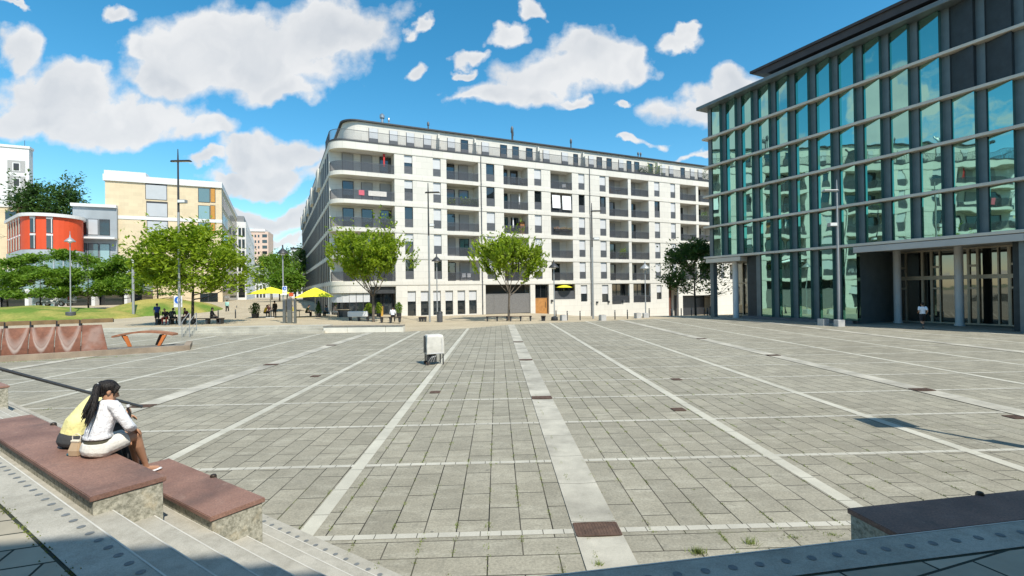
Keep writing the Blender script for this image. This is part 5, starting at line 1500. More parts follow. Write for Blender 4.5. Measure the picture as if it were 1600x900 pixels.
bench('small dark bench left of the tall dark mast', G(660.5, 502.5, .0), .75)
bench('small dark bench before the entrance door', G(849, 501, 0), .45)

# terrace steps, seat walls
M_STEPS = MAT('weathered_step_stone', (.44, .42, .35), .9, .22, .9, .2, 20, world=True, fine=.2)
mb = MB()
xl, xr = -60., G(508, 520).x
for q in range(3):
    z = .5 * (q + 1) / 3
    def edge(o): return [(xl, 34.35 + o), (-22, 34.35 + o), (-16.5, 34.95 + o), (xr, 35.35 + o)]
    e0 = edge(.42 * q); mb.prism(e0 + [(xr, 37), (xl, 36.2)], -.1 - q * .01, z * (1.0 if q < 2 else .995))
struct(mb.build('terrace_steps', M_STEPS))
M_WALLS = MAT('white_wall_stone', (.66, .63, .54), .85, .12, 1.2, world=True)
def seat_wall(label, a, b, z1, th=.6, joints=()):
    A, B = G(*a), G(*b); d = B - A; t = thing('seat_wall', label, 'low wall', A, math.atan2(d.y, d.x), 'low white seat walls at the terrace edge'); L = d.length
    xs = [0] + [L * j for j in joints] + [L]
    for x0, x1 in zip(xs, xs[1:]):
        mb = MB(); mb.box(x0 + .01, x1 - .01, 0, th, -.1, z1); mb.build('stone', M_WALLS, t, bevel=.015)
    mb = MB(); mb.box(0, L, -.04, th + .02, z1 + .001, z1 + .06); mb.build('top_slab', MAT('slab_shadow_tone', (.22, .20, .17), .8, .2, 4) if 'slab_shadow_tone' not in bpy.data.materials else bpy.data.materials['slab_shadow_tone'], t)  # slab shadow along the wall top, put in as a dark cover colour
seat_wall('white seat wall left of the grey information pillars', (365, 520.5), (437, 520), .42, .6, (.52,))
seat_wall('long white seat wall before the cafe and the bright tree', (505, 520), (630, 518.5), .42, .6, (.3, .78))
# handrail loops on the terrace steps
b = G(296, 527, 0); t = thing('step_handrail', 'small tubular handrail on the terrace steps behind the arched bench', 'handrail', b, 0)
for dx in (0, -.5):
    mb = MB(); mb.tube([(dx, 0, -.1), (dx, 0, 1.0), (dx - .1, .3, 1.15), (dx - .55, 1.6, 1.6), (dx - .6, 1.7, 1.5), (dx - .6, 1.7, .4)], .024, 8); mb.build('rail', M_POLE, t, smooth=True)
    mb = MB(); mb.tube([(dx, 0, .45), (dx - .6, 1.7, .95)], .016, 8); mb.build('lower_rail', M_POLE, t, smooth=True)

# rust red ramp wall with lime stains
mt, nt, out = nodes_of('stained_corten'); k = NT(nt)
gc = k.n('TexCoord'); sx = k.n('SeparateXYZ'); k.l(gc.outputs['Generated'], sx.inputs[0])
u, v = sx.outputs[0], sx.outputs[2]
nz = k.noise(gc.outputs['Object'], 2.2, 5, .6)
uu = k.math('ABSOLUTE', k.math('SUBTRACT', k.math('MULTIPLY', u, 2), 1))
cur = k.math('ADD', .22, k.math('MULTIPLY', k.math('POWER', uu, 1.9), .92))
d = k.math('SUBTRACT', v, k.math('ADD', cur, k.math('MULTIPLY', k.math('SUBTRACT', nz, .5), .22)))
band = k.rng(k.math('ABSOLUTE', d), .01, .13, 1, 0); low = k.rng(v, .35, .95, 1, .35)
fill = k.math('MULTIPLY', k.rng(d, 0, .12, 0, 1), k.rng(d, .1, .42, 1, 0))
st = k.math('MULTIPLY', k.math('MAXIMUM', k.math('MULTIPLY', band, low), k.math('MULTIPLY', fill, .62)), k.rng(uu, .82, .98, 1, .15))
f = k.rng(k.noise(gc.outputs['Object'], 3.5, 6, .65), .3, .7, 0, 1)
c = k.mix(f, (.115, .045, .026), (.235, .095, .055)); c = k.mix(k.math('MULTIPLY', st, .85), c, (.40, .33, .29))
k.bsdf(out, c, .75, .0, k.bump(f, .2, .01), .4)
M_CORT = mt
mt, nt, out = nodes_of('plain_corten'); k = NT(nt); tc = k.n('TexCoord').outputs['Object']
f = k.rng(k.noise(tc, 2.5, 6, .65), .3, .7, 0, 1); c = k.mix(f, (.125, .05, .03), (.245, .10, .06)); c = k.mix(k.rng(k.noise(tc, 1.1, 4), .52, .7, 0, .5), c, (.36, .27, .23)); k.bsdf(out, c, .75, 0, None, .4); M_CORTP = mt
KA, KB = G(0, 566), G(297, 547.5); kd = (KB - KA); KL = kd.length; kd.normalize(); kn = Vector((-kd.y, kd.x, 0)); ka = math.atan2(kd.y, kd.x)
t = thing('ramp_wall', 'rust red steel ramp wall with white lime stains and a brown rail above', 'ramp wall', KA, ka)
def kx(px, py=557):                     # distance along the kerb for a pixel, .4 m behind it
    return plane_s(px, py, KA, Vector((kd.x, kd.y, 0)), .4)[0]
px_ = [kx(1), kx(43.5), kx(84.5), kx(126)]; w0 = px_[1] - px_[0]
ends = [px_[0] - 2 * w0, px_[0] - w0] + px_
zt1 = plane_s(60, 511.5, KA, Vector((kd.x, kd.y, 0)), .75)[1]
for a, b_ in zip(ends, ends[1:]):
    mb = MB(); N = 8; rings = []
    for q in range(N + 1):
        f_ = q / N; z = lerp(.12, zt1, f_); y = .40 + .38 * f_ ** 2.0
        rings.append([(a + .015, y, z), (b_ - .015, y, z), (b_ - .015, y + .05, z), (a + .015, y + .05, z)])
    mb.loft(rings); mb.build('panel', M_CORT, t, smooth=True)
xe0, xe1 = kx(169, 546), kx(148, 510)
mb = MB(); mb.loft([[(px_[3] + .015, .4, .12), (xe0, .4, .12), (xe0, .45, .12), (px_[3] + .015, .45, .12)], [(px_[3] + .015, .78, zt1 + .02), (xe1 + .2, .78, zt1 + .02), (xe1 + .2, .83, zt1 + .02), (px_[3] + .015, .83, zt1 + .02)]]); mb.build('end_panel', M_CORTP, t)
for x in ends[1:]:
    mb = MB(); mb.prism([(x - .012, .39), (x + .012, .39), (x + .012, .46), (x - .012, .46)], .1, .5); mb.loft([[(x - .012, .46, .12), (x + .012, .46, .12), (x + .012, 1.1, .12), (x - .012, 1.1, .12)], [(x - .012, .84, zt1 + .03), (x + .012, .84, zt1 + .03), (x + .012, 1.0, zt1 + .03), (x - .012, 1.0, zt1 + .03)]]); mb.build('rib', M_GRATE, t)
zr0, zr1 = plane_s(60, 507.5, KA, kd, 1.0)[1], plane_s(60, 501, KA, kd, 1.0)[1]
M_RAILW = MAT('weathered_brown_rail', (.20, .125, .055), .65, .2, 3)
rx = [ends[0], ends[1], kx(0.5), kx(42), kx(84), kx(121), kx(175)]
for a, b_ in zip(rx, rx[1:]):
    mb = MB(); mb.prism_y([(a + .03, zr0), (b_ - .03, zr0), (b_ - .03, zr1 - .04), (b_ - .07, zr1), (a + .07, zr1), (a + .03, zr1 - .04)], .95, 1.25); mb.build('rail_board', M_RAILW, t)
for x in rx[1:-1]: mb = MB(); mb.box(x - .05, x + .05, 1.0, 1.2, zt1 - .3, zr1 - .06); mb.build('bracket', M_POLED, t)
mb = MB(); mb.box(-4, KL, 0, .28, -.05, .26); mb.box(KL - .28, KL, .281, 3.0, -.05, .259); mb.obox((KL - .14, 1.5, .1), (.24, 2.4, .2))
kerb = mb.build('kerb', MAT('brown_kerb_stone', (.30, .235, .17), .85, .25, 1.5, .2, 30, fine=.15)); kerb.location = KA; kerb.rotation_euler = (0, 0, ka); struct(kerb)
mb = MB(); mb.box(-4, KL - .29, .285, 3.4, -.04, .10); g_ = mb.build('gravel_bed', MAT('dark_gravel', (.16, .15, .13), .95, .4, 9, .8, 30)); g_.location = KA; g_.rotation_euler = (0, 0, ka); struct(g_)
# arched wooden bench
o_ = G(227.5, 540, .12); dpt = o_.y
t = thing('arched_bench', 'arched orange brown wooden bench on splayed legs behind the kerb', 'bench', o_, ka * .35)
sc_ = dpt / FPX; Lb = 84 * sc_; hz = lambda y: AT(227, y, dpt).z - .12
mb = MB(); N = 14; rings = []
for q in range(N + 1):
    f_ = q / N; x = -Lb / 2 + Lb * f_; z = hz(524.5) + (hz(518.6) - hz(524.5)) * math.sin(math.pi * f_) ** .9 + .03 * f_
    rings.append([(x, -.32, z - .05), (x, .32, z - .05), (x, .32, z + .05), (x, -.32, z + .05)])
mb.loft(rings); mb.build('seat', MAT('reddish_wood', (.33, .15, .085), .5, .25, 4), t, smooth=True)
M_ORW = MAT('orange_wood_leg', (.56, .17, .045), .5, .15, 4)
for y, mt_ in ((-.26, M_ORW), (.26, M_PLANK)):
    for xt, xb in (((203 if y < 0 else 193), (209.5 if y < 0 else 202)), ((258 if y < 0 else 247), (250 if y < 0 else 240))):
        a, b_ = (xt - 227.5) * sc_, (xb - 227.5) * sc_
        mb = MB(); mb.loft([[(b_ - .07, y - .06, 0), (b_ + .07, y - .06, 0), (b_ + .07, y + .06, 0), (b_ - .07, y + .06, 0)], [(a - .09, y - .06, hz(523.5)), (a + .09, y - .06, hz(523.5)), (a + .09, y + .06, hz(523.5)), (a - .09, y + .06, hz(523.5))]]); mb.build('leg', mt_, t)
# white covered cart
b = G(678.5, 569, 0); dpt = b.y; s_ = dpt / FPX
t = thing('covered_cart', 'white covered handcart standing alone on the middle of the square', 'cart', b, R(22))
W_, D_, Ht = .66, .55, 1.16; zc = .42
mb = MB()
rings = []
for z, e in ((zc, .01), (zc + .3, .015), (Ht - .08, -.01), (Ht - .02, -.03), (Ht, -.08)):
    rings.append([(-W_ / 2 - e, -D_ / 2 - e, z), (W_ / 2 + e, -D_ / 2 - e, z), (W_ / 2 + e, D_ / 2 + e, z), (-W_ / 2 - e, D_ / 2 + e, z)])
mb.loft(rings); mb.build('cover', MAT('white_tarpaulin', (.56, .545, .49), .6, .12, 5, .6, 7), t, bevel=.012)
mb = MB(); mb.box(-W_ / 2 + .05, W_ / 2 - .05, -D_ / 2 - .028, -D_ / 2 - .02, zc + .02, zc + .05); mb.box(W_ / 2 - .09, W_ / 2 - .07, -D_ / 2 - .03, -D_ / 2 - .02, zc + .05, Ht - .12); mb.build('seam', M_BLIND, t)
mb = MB(); mb.loft([[(-W_ / 2 - .03, -.22, zc + .08), (-W_ / 2 - .022, -.22, zc + .08), (-W_ / 2 - .022, .24, zc + .02), (-W_ / 2 - .03, .24, zc + .02)], [(-W_ / 2 - .024, .0, Ht - .05), (-W_ / 2 - .016, .0, Ht - .05), (-W_ / 2 - .016, .23, Ht - .05), (-W_ / 2 - .024, .23, Ht - .05)]]); mb.build('side_opening', M_POLED, t)
for x in (-1, 1):
    for y in (-1, 1): mb = MB(); mb.box(x * (W_ / 2 - .03) - .02, x * (W_ / 2 - .03) + .02, y * (D_ / 2 - .04) - .02, y * (D_ / 2 - .04) + .02, .0, zc); mb.build('leg', M_POLED, t)
mb = MB(); mb.box(-W_ / 2 + .06, .06, -.2, .2, .1, zc - .02); mb.build('machine_box', M_POLED, t, bevel=.02)
for q in range(3): mb = MB(); mb.tube([(-.28 + q * .1, -.21, .12), (-.2 + q * .09, -.24, .25 + .04 * q), (-.1 + q * .07, -.22, .36)], .015, 6); mb.build('cable', M_POLE, t)
for y in (-.2, .2): mb = MB(); mb.tube([(-W_ / 2 + .03, y - .02, .07), (-W_ / 2 + .03, y + .02, .07)], .07, 14); mb.build('wheel', M_GRATE, t)
# cafe: parasols, counter, board, tables
def parasol(label, px, pya, pye, pyb, z, wpx, mat=M_YEL, group='parasols of the cafe'):
    b = G(px, pyb, z); s_ = b.y / FPX; w = wpx * s_ / 2 / 1.2; za, ze = AT(px, pya, b.y).z - z, AT(px, pye, b.y).z - z
    t = thing('parasol', label, 'parasol', b, R(17), group)
    mb = MB(); N = 6; rings = []
    for q in range(N + 1):
        f_ = q / N; r = w * f_ + .03; zz = za - (za - ze) * (f_ ** 1.15)
        ring = []
        for c_, d_ in ((-1, -1), (0, -1), (1, -1), (1, 0), (1, 1), (0, 1), (-1, 1), (-1, 0)):
            sag = .06 * f_ if c_ * d_ == 0 else 0
            ring.append((c_ * r, d_ * r, zz + sag * .6 - (0 if c_ * d_ == 0 else .05 * f_)))
        rings.append(ring)
    rings.append([(x, y, zz - .03) for x, y, zz in rings[-1]])
    mb.loft(rings); mb.build('canopy', mat, t)
    mb = MB(); mb.cyl((0, 0, 0), (0, 0, za + .08), .035); mb.build('pole', M_POLE, t, smooth=True)
    for c_, d_ in ((-1, -1), (1, -1), (1, 1), (-1, 1)): mb = MB(); mb.cyl((0, 0, za - .45), (c_ * w * .95, d_ * w * .95, ze + .02), .012, n=6); mb.build('rib', M_POLED, t)
    mb = MB(); mb.box(-.4, .4, -.4, .4, -.02, .09); mb.build('foot', M_CONC, t, bevel=.02)
parasol('left yellow parasol of the cafe', 423, 448.5, 458.5, 497, .45, 68)
parasol('right yellow parasol of the cafe close to the rounded corner', 493, 449.5, 463.5, 497.5, .35, 62)
p = on_balc('L3', 0, .5, .5); x_ = sum(caf) / 2; w_ = Q0 + E1 * x_ + E2 * .25
t = thing('balcony_parasol', 'small yellow parasol inside the ground floor loggia right of the wooden door', 'parasol', Vector((w_.x, w_.y, 1.64)), APT_A)
mb = MB(); mb.lathe([(.03, 1.9), (.6, 1.78), (1.15, 1.58), (1.15, 1.54), (.6, 1.72)], n=16); mb.build('canopy', M_YEL, t); mb = MB(); mb.cyl((0, 0, -.02), (0, 0, 1.9), .025); mb.build('pole', M_POLE, t)
p = on_balc('L2', 0, .45, .3); t = thing('balcony_parasol', 'small white parasol in the first floor loggia above the bright tree', 'parasol', p, APT_A)
mb = MB(); mb.lathe([(.03, 2.45), (.7, 2.35), (1.15, 2.18), (1.15, 2.14), (.6, 2.28)], n=16); mb.build('canopy', M_CLOTH, t); mb = MB(); mb.cyl((0, 0, -.02), (0, 0, 2.45), .025); mb.build('pole', M_POLE, t)
b = G(536.5, 497.5, .3); t = thing('cafe_counter', 'black cafe counter with a pale top left of the white bench', 'counter', b, 0)
mb = MB(); mb.box(-.55, .55, -.2, .4, 0, .85); mb.build('body', M_POLED, t, bevel=.01); mb = MB(); mb.box(-.6, .6, -.25, .45, .851, .9); mb.build('top', M_SAND, t)
b = G(596, 496, .15); t = thing('menu_board', 'narrow orange yellow board standing beside the cafe entrance', 'sign board', b, 0)
mb = MB(); mb.box(-.19, .19, -.03, .03, .05, 1.22); mb.build('board', MAT('amber_board', (.62, .36, .07), .6, .1, 2), t); mb = MB(); mb.box(-.2, -.16, -.1, .1, 0, .05); mb.box(.16, .2, -.1, .1, 0, .05); mb.build('foot', M_POLED, t)
def table(label, px, py, z, w=.75):
    t = thing('cafe_table', label, 'table', G(px, py, z), 0, 'tables of the cafe')
    mb = MB(); mb.box(-w / 2, w / 2, -w / 2, w / 2, .70, .73); mb.build('tabletop', M_PLANK, t); mb = MB(); mb.cyl((0, 0, 0), (0, 0, .7), .03); mb.build('pedestal', M_POLED, t); mb = MB(); mb.lathe([(.25, 0), (.25, .02), (.04, .05)]); mb.build('foot', M_POLED, t)
table('cafe table under the left parasol', 424, 496.5, .45); table('cafe table between the parasols', 468, 496, .4); table('cafe table under the right parasol', 487, 496, .35); table('cafe table beside the counter', 507, 496, .3)
# information pillars
for px, wpx, yt, lab in ((445, 4, 468, 'left and middling of the three grey information pillars'), (453, 6.5, 466, 'widest of the three grey information pillars'), (461.5, 2.8, 467, 'thin right one of the three grey information pillars')):
    b = G(px, 506, .42); s_ = b.y / FPX; H = hgt(px, yt, b)
    t = thing('information_pillar', lab, 'pillar', b, 0, 'grey information pillars')
    mb = MB(); w = wpx * s_ / 2; mb.box(-w, w, -.12, .12, -.1, H); mb.build('body', MAT('olive_grey_metal', (.13, .135, .12), .55, .15, 3) if 'olive_grey_metal' not in bpy.data.materials else bpy.data.materials['olive_grey_metal'], t, bevel=.01)
    mb = MB(); mb.box(-w + .02, w - .02, -.125, -.121, H * .55, H - .1); mb.build('panel', M_RAIL, t)
b = G(453, 506, .42); t = thing('orange_sign', 'small orange sign plate above the information pillars', 'sign', Vector((b.x, b.y + .3, b.z)), 0)
mb = MB(); mb.box(-.17, .17, -.02, .02, hgt(453, 463, b), hgt(453, 457.5, b)); mb.build('plate', MAT('orange_plate', (.65, .10, .02), .5), t); mb = MB(); mb.cyl((0, 0, 0), (0, 0, hgt(453, 463, b)), .03, n=8); mb.build('pole', M_POLE, t)
M_BLUE = MAT('traffic_blue', (.01, .12, .52), .4, .03); M_SIGNW = MAT('sign_white', (.75, .76, .77), .4, .02)
def disc_sign(label, px, y0, y1, wpx, base, posts, dy):
    s_ = base.y / FPX; t = thing('zone_sign', label, 'traffic sign', base + Vector((0, dy, 0)), 0)
    z0, z1 = hgt(px, y1, base), hgt(px, y0, base); w = wpx * s_ / 2
    mb = MB(); mb.box(-w, w, -.02, .02, z0 + (z1 - z0) * .3, z1); mb.build('plate', M_SIGNW, t, bevel=.008)
    mb = MB(); mb.box(-w, w, -.02, .02, z0, z0 + (z1 - z0) * .27); mb.build('lower_plate', M_SIGNW, t)
    zc = z1 - w * 1.0; r = w * .82
    mb = MB(); mb.tube([(0, -.02, zc), (0, -.026, zc)], r, 24); dsc = mb.build('blue_disc', M_BLUE, t)
    mb = MB(); mb.tube([(-.0, -.026, zc + r * .5), (0, -.03, zc + r * .5)], r * .14, 10); mb.prism_y([(-r * .16, zc + r * .3), (r * .16, zc + r * .3), (r * .3, zc - r * .25), (-r * .3, zc - r * .25)], -.03, -.0262); mb.box(-r * .16, -r * .04, -.03, -.0263, zc - r * .62, zc - r * .251); mb.box(r * .04, r * .16, -.03, -.0263, zc - r * .62, zc - r * .251)
    mb.tube([(r * .5, -.026, zc + r * .12), (r * .5, -.03, zc + r * .12)], r * .1, 10); mb.box(r * .4, r * .6, -.03, -.0264, zc - r * .45, zc); mb.build('figures', M_SIGNW, dsc)
    for x in posts: mb = MB(); mb.cyl((x * w, .045, -.1), (x * w, .045, z1), .025, n=8); mb.build('post', M_POLE, t)
b = G(443, 505, .45); disc_sign('white sign with a blue disc on the hat lamp between the parasols', 446, 447, 461, 7.2, b + Vector((.17, 0, 0)), (), -.09)
b = G(278.5, 500, .5); disc_sign('white sign board with a blue disc half hidden behind the tallest mast', 278.5, 462.5, 480, 13, b, (-.85, .85), 0)
# van
b = tz(86, 66); b.z = AT(86, 478.5, 66).z; t = thing('van', 'white van parked behind the grass mound among the layered trees', 'van', b, R(8))
def vanx(mb, w0, w1, y):
    pass
mb = MB(); prof = [(-2.1, .35), (2.05, .35), (2.1, .75), (2.08, 1.5), (1.95, 1.9), (-.75, 1.92), (-1.35, 1.22), (-2.05, 1.05), (-2.15, .6)]
mb.prism_y(prof, -.85, .85); mb.build('body', MAT('white_paint', (.72, .73, .74), .3, .02), t, bevel=.07, seg=2)
for x0, x1 in ((-.55, .35), (.5, 1.25), (1.35, 1.9)): mb = MB(); mb.box(x0, x1, -.865, -.851, 1.22, 1.72); mb.build('window', M_GLASS, t)
mb = MB(); mb.loft([[(-1.33, -.75, 1.25), (-1.33, .75, 1.25), (-1.31, .75, 1.25), (-1.31, -.75, 1.25)], [(-.82, -.72, 1.86), (-.82, .72, 1.86), (-.80, .72, 1.86), (-.80, -.72, 1.86)]]); mb.build('windscreen', M_GLASS, t)
for x in (-1.35, 1.3):
    for y in (-.8, .62):
        mb = MB(); mb.tube([(x, y - .06, .33), (x, y + .18, .33)], .33, 20); o = mb.build('wheel', M_GRATE, t); mb = MB(); mb.tube([(x, y - .075, .33), (x, y - .061, .33)], .19, 14); mb.build('rim', M_ZINC, o)
mb = MB(); mb.box(2.08, 2.12, -.8, -.6, .8, 1.3); mb.build('tail_light', MAT('red_lens', (.4, .02, .02), .2), t)
# overhead cable posts are not shown: nothing else here
# ------------------------------------------------------------------ people
M_SKIN = MAT('skin', (.46, .26, .175), .55, .06, 8)
M_SKIN2 = MAT('tanned_skin', (.47, .25, .15), .55, .06, 8)
mt, nt, out = nodes_of('black_hair'); k = NT(nt)
tc = k.n('TexCoord').outputs['Object']; mp = k.n('Mapping'); mp.inputs['Scale'].default_value = (90, 90, 6); k.l(tc, mp.inputs['Vector'])
f = k.rng(k.noise(mp.outputs[0], 1, 3), .35, .65, 0, 1); k.bsdf(out, k.mix(f, (.006, .005, .005), (.022, .017, .015)), .5, 0, k.bump(f, .7, .006), .3); M_HAIR = mt
M_HAIRB = MAT('brown_hair', (.07, .04, .02), .6, .3, 20)
def cloth(name, col): return MAT(name, col, .9, .07, 9, .25, 60)
CL = {}
def cm(name, col):
    if name not in CL: CL[name] = cloth(name, col)
    return CL[name]
V = Vector
def limb(mb, a, b, r0, r1, n=10):
    mb.tube([a, V(a).lerp(V(b), .5), b], [r0, (r0 + r1) / 2 * 1.03, r1], n); mb.ell(b, r1, r1, r1, nu=8, nv=6); mb.ell(a, r0, r0, r0, nu=8, nv=6)
def hand(mb, wrist, d, palm, s=1., curl=.5, fr=.0085, rw_=.026):
    """palm, four unequal bent fingers and a thumb that leaves the side of the palm"""
    d = V(d).normalized(); palm = V(palm); palm = (palm - d * palm.dot(d)).normalized(); sd = d.cross(palm)
    w = V(wrist); L = .085 * s
    mb.tube([w, w + d * L * .35, w + d * L * .8, w + d * L], [rw_ * s * .95, .034 * s, .040 * s, .036 * s], 10, asp=.42, side=sd)
    for q, (o, ln) in enumerate(((-.030, .068), (-.010, .078), (.010, .073), (.030, .056))):
        p0 = w + d * L * .86 + sd * o * s; c1, c2, c3 = curl * .5, curl * 1.1, curl * 1.7
        pts = [p0 - d * .02 * s, p0]
        for c_, f_ in ((c1, .42), (c2, .32), (c3, .26)):
            dd = d * math.cos(c_) + palm * math.sin(c_) + sd * o * 1.2; pts.append(pts[-1] + dd.normalized() * ln * s * f_)
        mb.tube(pts, [fr * s, fr * s * 1.05, fr * s, fr * s * .92, fr * s * .75], 8)
    t0 = w + d * L * .28 - sd * .030 * s; dd = (d * .62 - sd * .68 + palm * .38).normalized(); t1 = t0 + dd * .035 * s; t2 = t1 + (d * .85 - sd * .25 + palm * .45).normalized() * .032 * s
    mb.tube([w + d * L * .2, t0, t1, t2], [.012 * s, .013 * s, .0105 * s, .008 * s], 8)
def head(mb, c, face, up, s=1.):
    """skull, jaw, nose, ears; face is the direction looked at"""
    face = V(face).normalized(); up = V(up); up = (up - face * up.dot(face)).normalized(); sd = face.cross(up)
    rot = Matrix((sd, face, up)).transposed()
    P = lambda x, y, z: V(c) + (sd * x + face * y + up * z) * s
    mb.ell(P(0, -.008, .022), .074 * s, .092 * s, .088 * s, rot); mb.ell(P(0, .022, -.045), .056 * s, .066 * s, .066 * s, rot)
    mb.ell(P(0, .062, -.085), .028 * s, .026 * s, .022 * s, rot)
    mb.tube([P(0, .084, .012), P(0, .104, -.022), P(0, .086, -.032)], [.009 * s, .014 * s, .010 * s], 8)
    mb.ell(P(0, .082, -.058), .022 * s, .010 * s, .009 * s, rot)
    for e in (-1, 1): mb.ell(P(e * .076, -.008, -.005), .010 * s, .020 * s, .032 * s, rot)
    return P, rot
def person(name, label, J, h, wear, loc, rz, skin=M_SKIN, hair=M_HAIR, voxel=.013, group=None):
    """J: joints in metres; wear: list of (kind, material)"""
    s = h / 1.70; t = thing('person', label, 'person', loc, rz, group)
    X = V((1, 0, 0))
    spine = [J['pel'], J['wai'], J['che'], J['sho'], J['nec']]
    sd = (V(J['RS']) - V(J['LS'])).normalized()
    mb = MB()
    mb.tube([V(spine[0]) - V((0, 0, .07 * s))] + spine, [.10 * s, .155 * s, .135 * s, .155 * s, .145 * s, .055 * s], 14, asp=.64, side=sd)
    mb.tube([V(J['nec']) - V((0, 0, .04 * s)), V(J['nec']).lerp(V(J['hea']), .6)], .052 * s, 10)
    Pm, rot = head(mb, J['hea'], J['face'], J.get('up', (0, 0, 1)), s)
    for e in 'LR':
        limb(mb, J[e + 'S'], J[e + 'E'], .046 * s, .037 * s); limb(mb, J[e + 'E'], J[e + 'W'], .036 * s, .025 * s)
        hd = V(J[e + 'W']) - V(J[e + 'E']); hd = V(J.get(e + 'D', hd))
        hand(mb, J[e + 'W'], hd, J.get(e + 'P', (1 if e == 'L' else -1, .2, 0)), s, J.get('curl', .45))
        limb(mb, J[e + 'H'], J[e + 'K'], .078 * s, .052 * s); limb(mb, J[e + 'K'], J[e + 'A'], .053 * s, .034 * s)
        a, tt = V(J[e + 'A']), V(J[e + 'T']); fd = (tt - a); fd.z = 0; fd.normalize()
        mb.tube([a - fd * .05 * s + V((0, 0, -.045 * s)), a + V((0, 0, -.035 * s)), tt + V((0, 0, .0)), tt + fd * .04 * s], [.032 * s, .042 * s, .036 * s, .02 * s], 10)
    remeshed(mb, 'body', skin, t, voxel, 3)
    mb = MB()
    for e in (-1, 1): mb.ell(Pm(e * .031, .082, .004), .010 * s, .006 * s, .006 * s, rot, 8, 6)
    mb.build('eyes', M_HAIR, t, smooth=True)
    for kind, mat_ in wear:
        mb = MB(); g = .014 * s
        if kind in ('tshirt', 'longsleeve', 'vest'):
            mb.tube([V(spine[0]) + V((0, 0, -.02 * s)), spine[1], spine[2], spine[3], V(spine[3]).lerp(V(spine[4]), .55)], [.165 * s, .152 * s, .17 * s, .160 * s, .085 * s], 14, asp=.70, side=sd)
            for e in 'LR':
                S_, E_, W_ = V(J[e + 'S']), V(J[e + 'E']), V(J[e + 'W'])
                if kind == 'tshirt': limb(mb, S_, S_.lerp(E_, .62), .064 * s, .058 * s)
                if kind == 'longsleeve': limb(mb, S_, E_, .062 * s, .052 * s); limb(mb, E_, E_.lerp(W_, .92), .051 * s, .038 * s)
            remeshed(mb, 'shirt', mat_, t, voxel, 2)
        elif kind in ('trousers', 'shorts'):
            mb.tube([V(spine[0]) - V((0, 0, .09 * s)), spine[0], V(spine[0]).lerp(V(spine[1]), .55)], [.13 * s, .172 * s, .150 * s], 14, asp=.72, side=sd)
            for e in 'LR':
                H_, K_, A_ = V(J[e + 'H']), V(J[e + 'K']), V(J[e + 'A'])
                if kind == 'shorts': limb(mb, H_, H_.lerp(K_, .8), .098 * s, .085 * s)
                else: limb(mb, H_, K_, .094 * s, .068 * s); limb(mb, K_, K_.lerp(A_, .93), .066 * s, .055 * s)
            remeshed(mb, 'trousers' if kind == 'trousers' else 'shorts', mat_, t, voxel, 2)
        elif kind == 'shoes':
            for e in 'LR':
                mb = MB(); a, tt = V(J[e + 'A']), V(J[e + 'T']); fd = (tt - a); fd.z = 0; fd.normalize()
                mb.tube([a - fd * .065 * s + V((0, 0, -.045 * s)), a + V((0, 0, -.04 * s)), tt + V((0, 0, .0)), tt + fd * .055 * s], [.034 * s, .050 * s, .043 * s, .022 * s], 10)
                mb.build('shoe', mat_, t, smooth=True)
        elif kind == 'hair':
            mb.ell(Pm(0, -.022, .036), .083 * s, .094 * s, .088 * s, rot, 16, 10); mb.ell(Pm(0, -.055, -.01), .068 * s, .06 * s, .075 * s, rot, 14, 8)
            mb.build('hair', mat_, t, smooth=True)
        elif kind == 'backpack':
            c = V(J['che']) + V((0, -.17 * s, -.05 * s)); mb.box(c.x - .15 * s, c.x + .15 * s, c.y - .08 * s, c.y + .08 * s, c.z - .22 * s, c.z + .2 * s); mb.build('backpack', mat_, t, bevel=.05, seg=2)
    return t
def stand(h, step=0., arms=.04):
    s = h / 1.7; a = step
    return dict(pel=(0, 0, .92 * s), wai=(0, 0, 1.06 * s), che=(0, .01, 1.25 * s), sho=(0, 0, 1.40 * s), nec=(0, .0, 1.47 * s), hea=(0, .03, 1.585 * s), face=(0, 1, -.15),
        LS=(-.17 * s, 0, 1.39 * s), RS=(.17 * s, 0, 1.39 * s), LE=(-.22 * s, -.03 + a * .25, 1.12 * s), RE=(.22 * s, -.03 - a * .25, 1.12 * s), LW=(-.23 * s, .06 + a * .45, .88 * s), RW=(.23 * s, .06 - a * .35, .88 * s),
        LH=(-.09 * s, 0, .88 * s), RH=(.09 * s, 0, .88 * s), LK=(-.10 * s, .02 - a * .12, .48 * s), RK=(.10 * s, .02 + a * .32, .49 * s), LA=(-.10 * s, -a * .55, .09 * s + a * .12), RA=(.10 * s, a * .38, .09 * s),
        LT=(-.11 * s, .14 - a * .52, .03 * s + a * .05), RT=(.11 * s, .14 + a * .38, .03 * s))
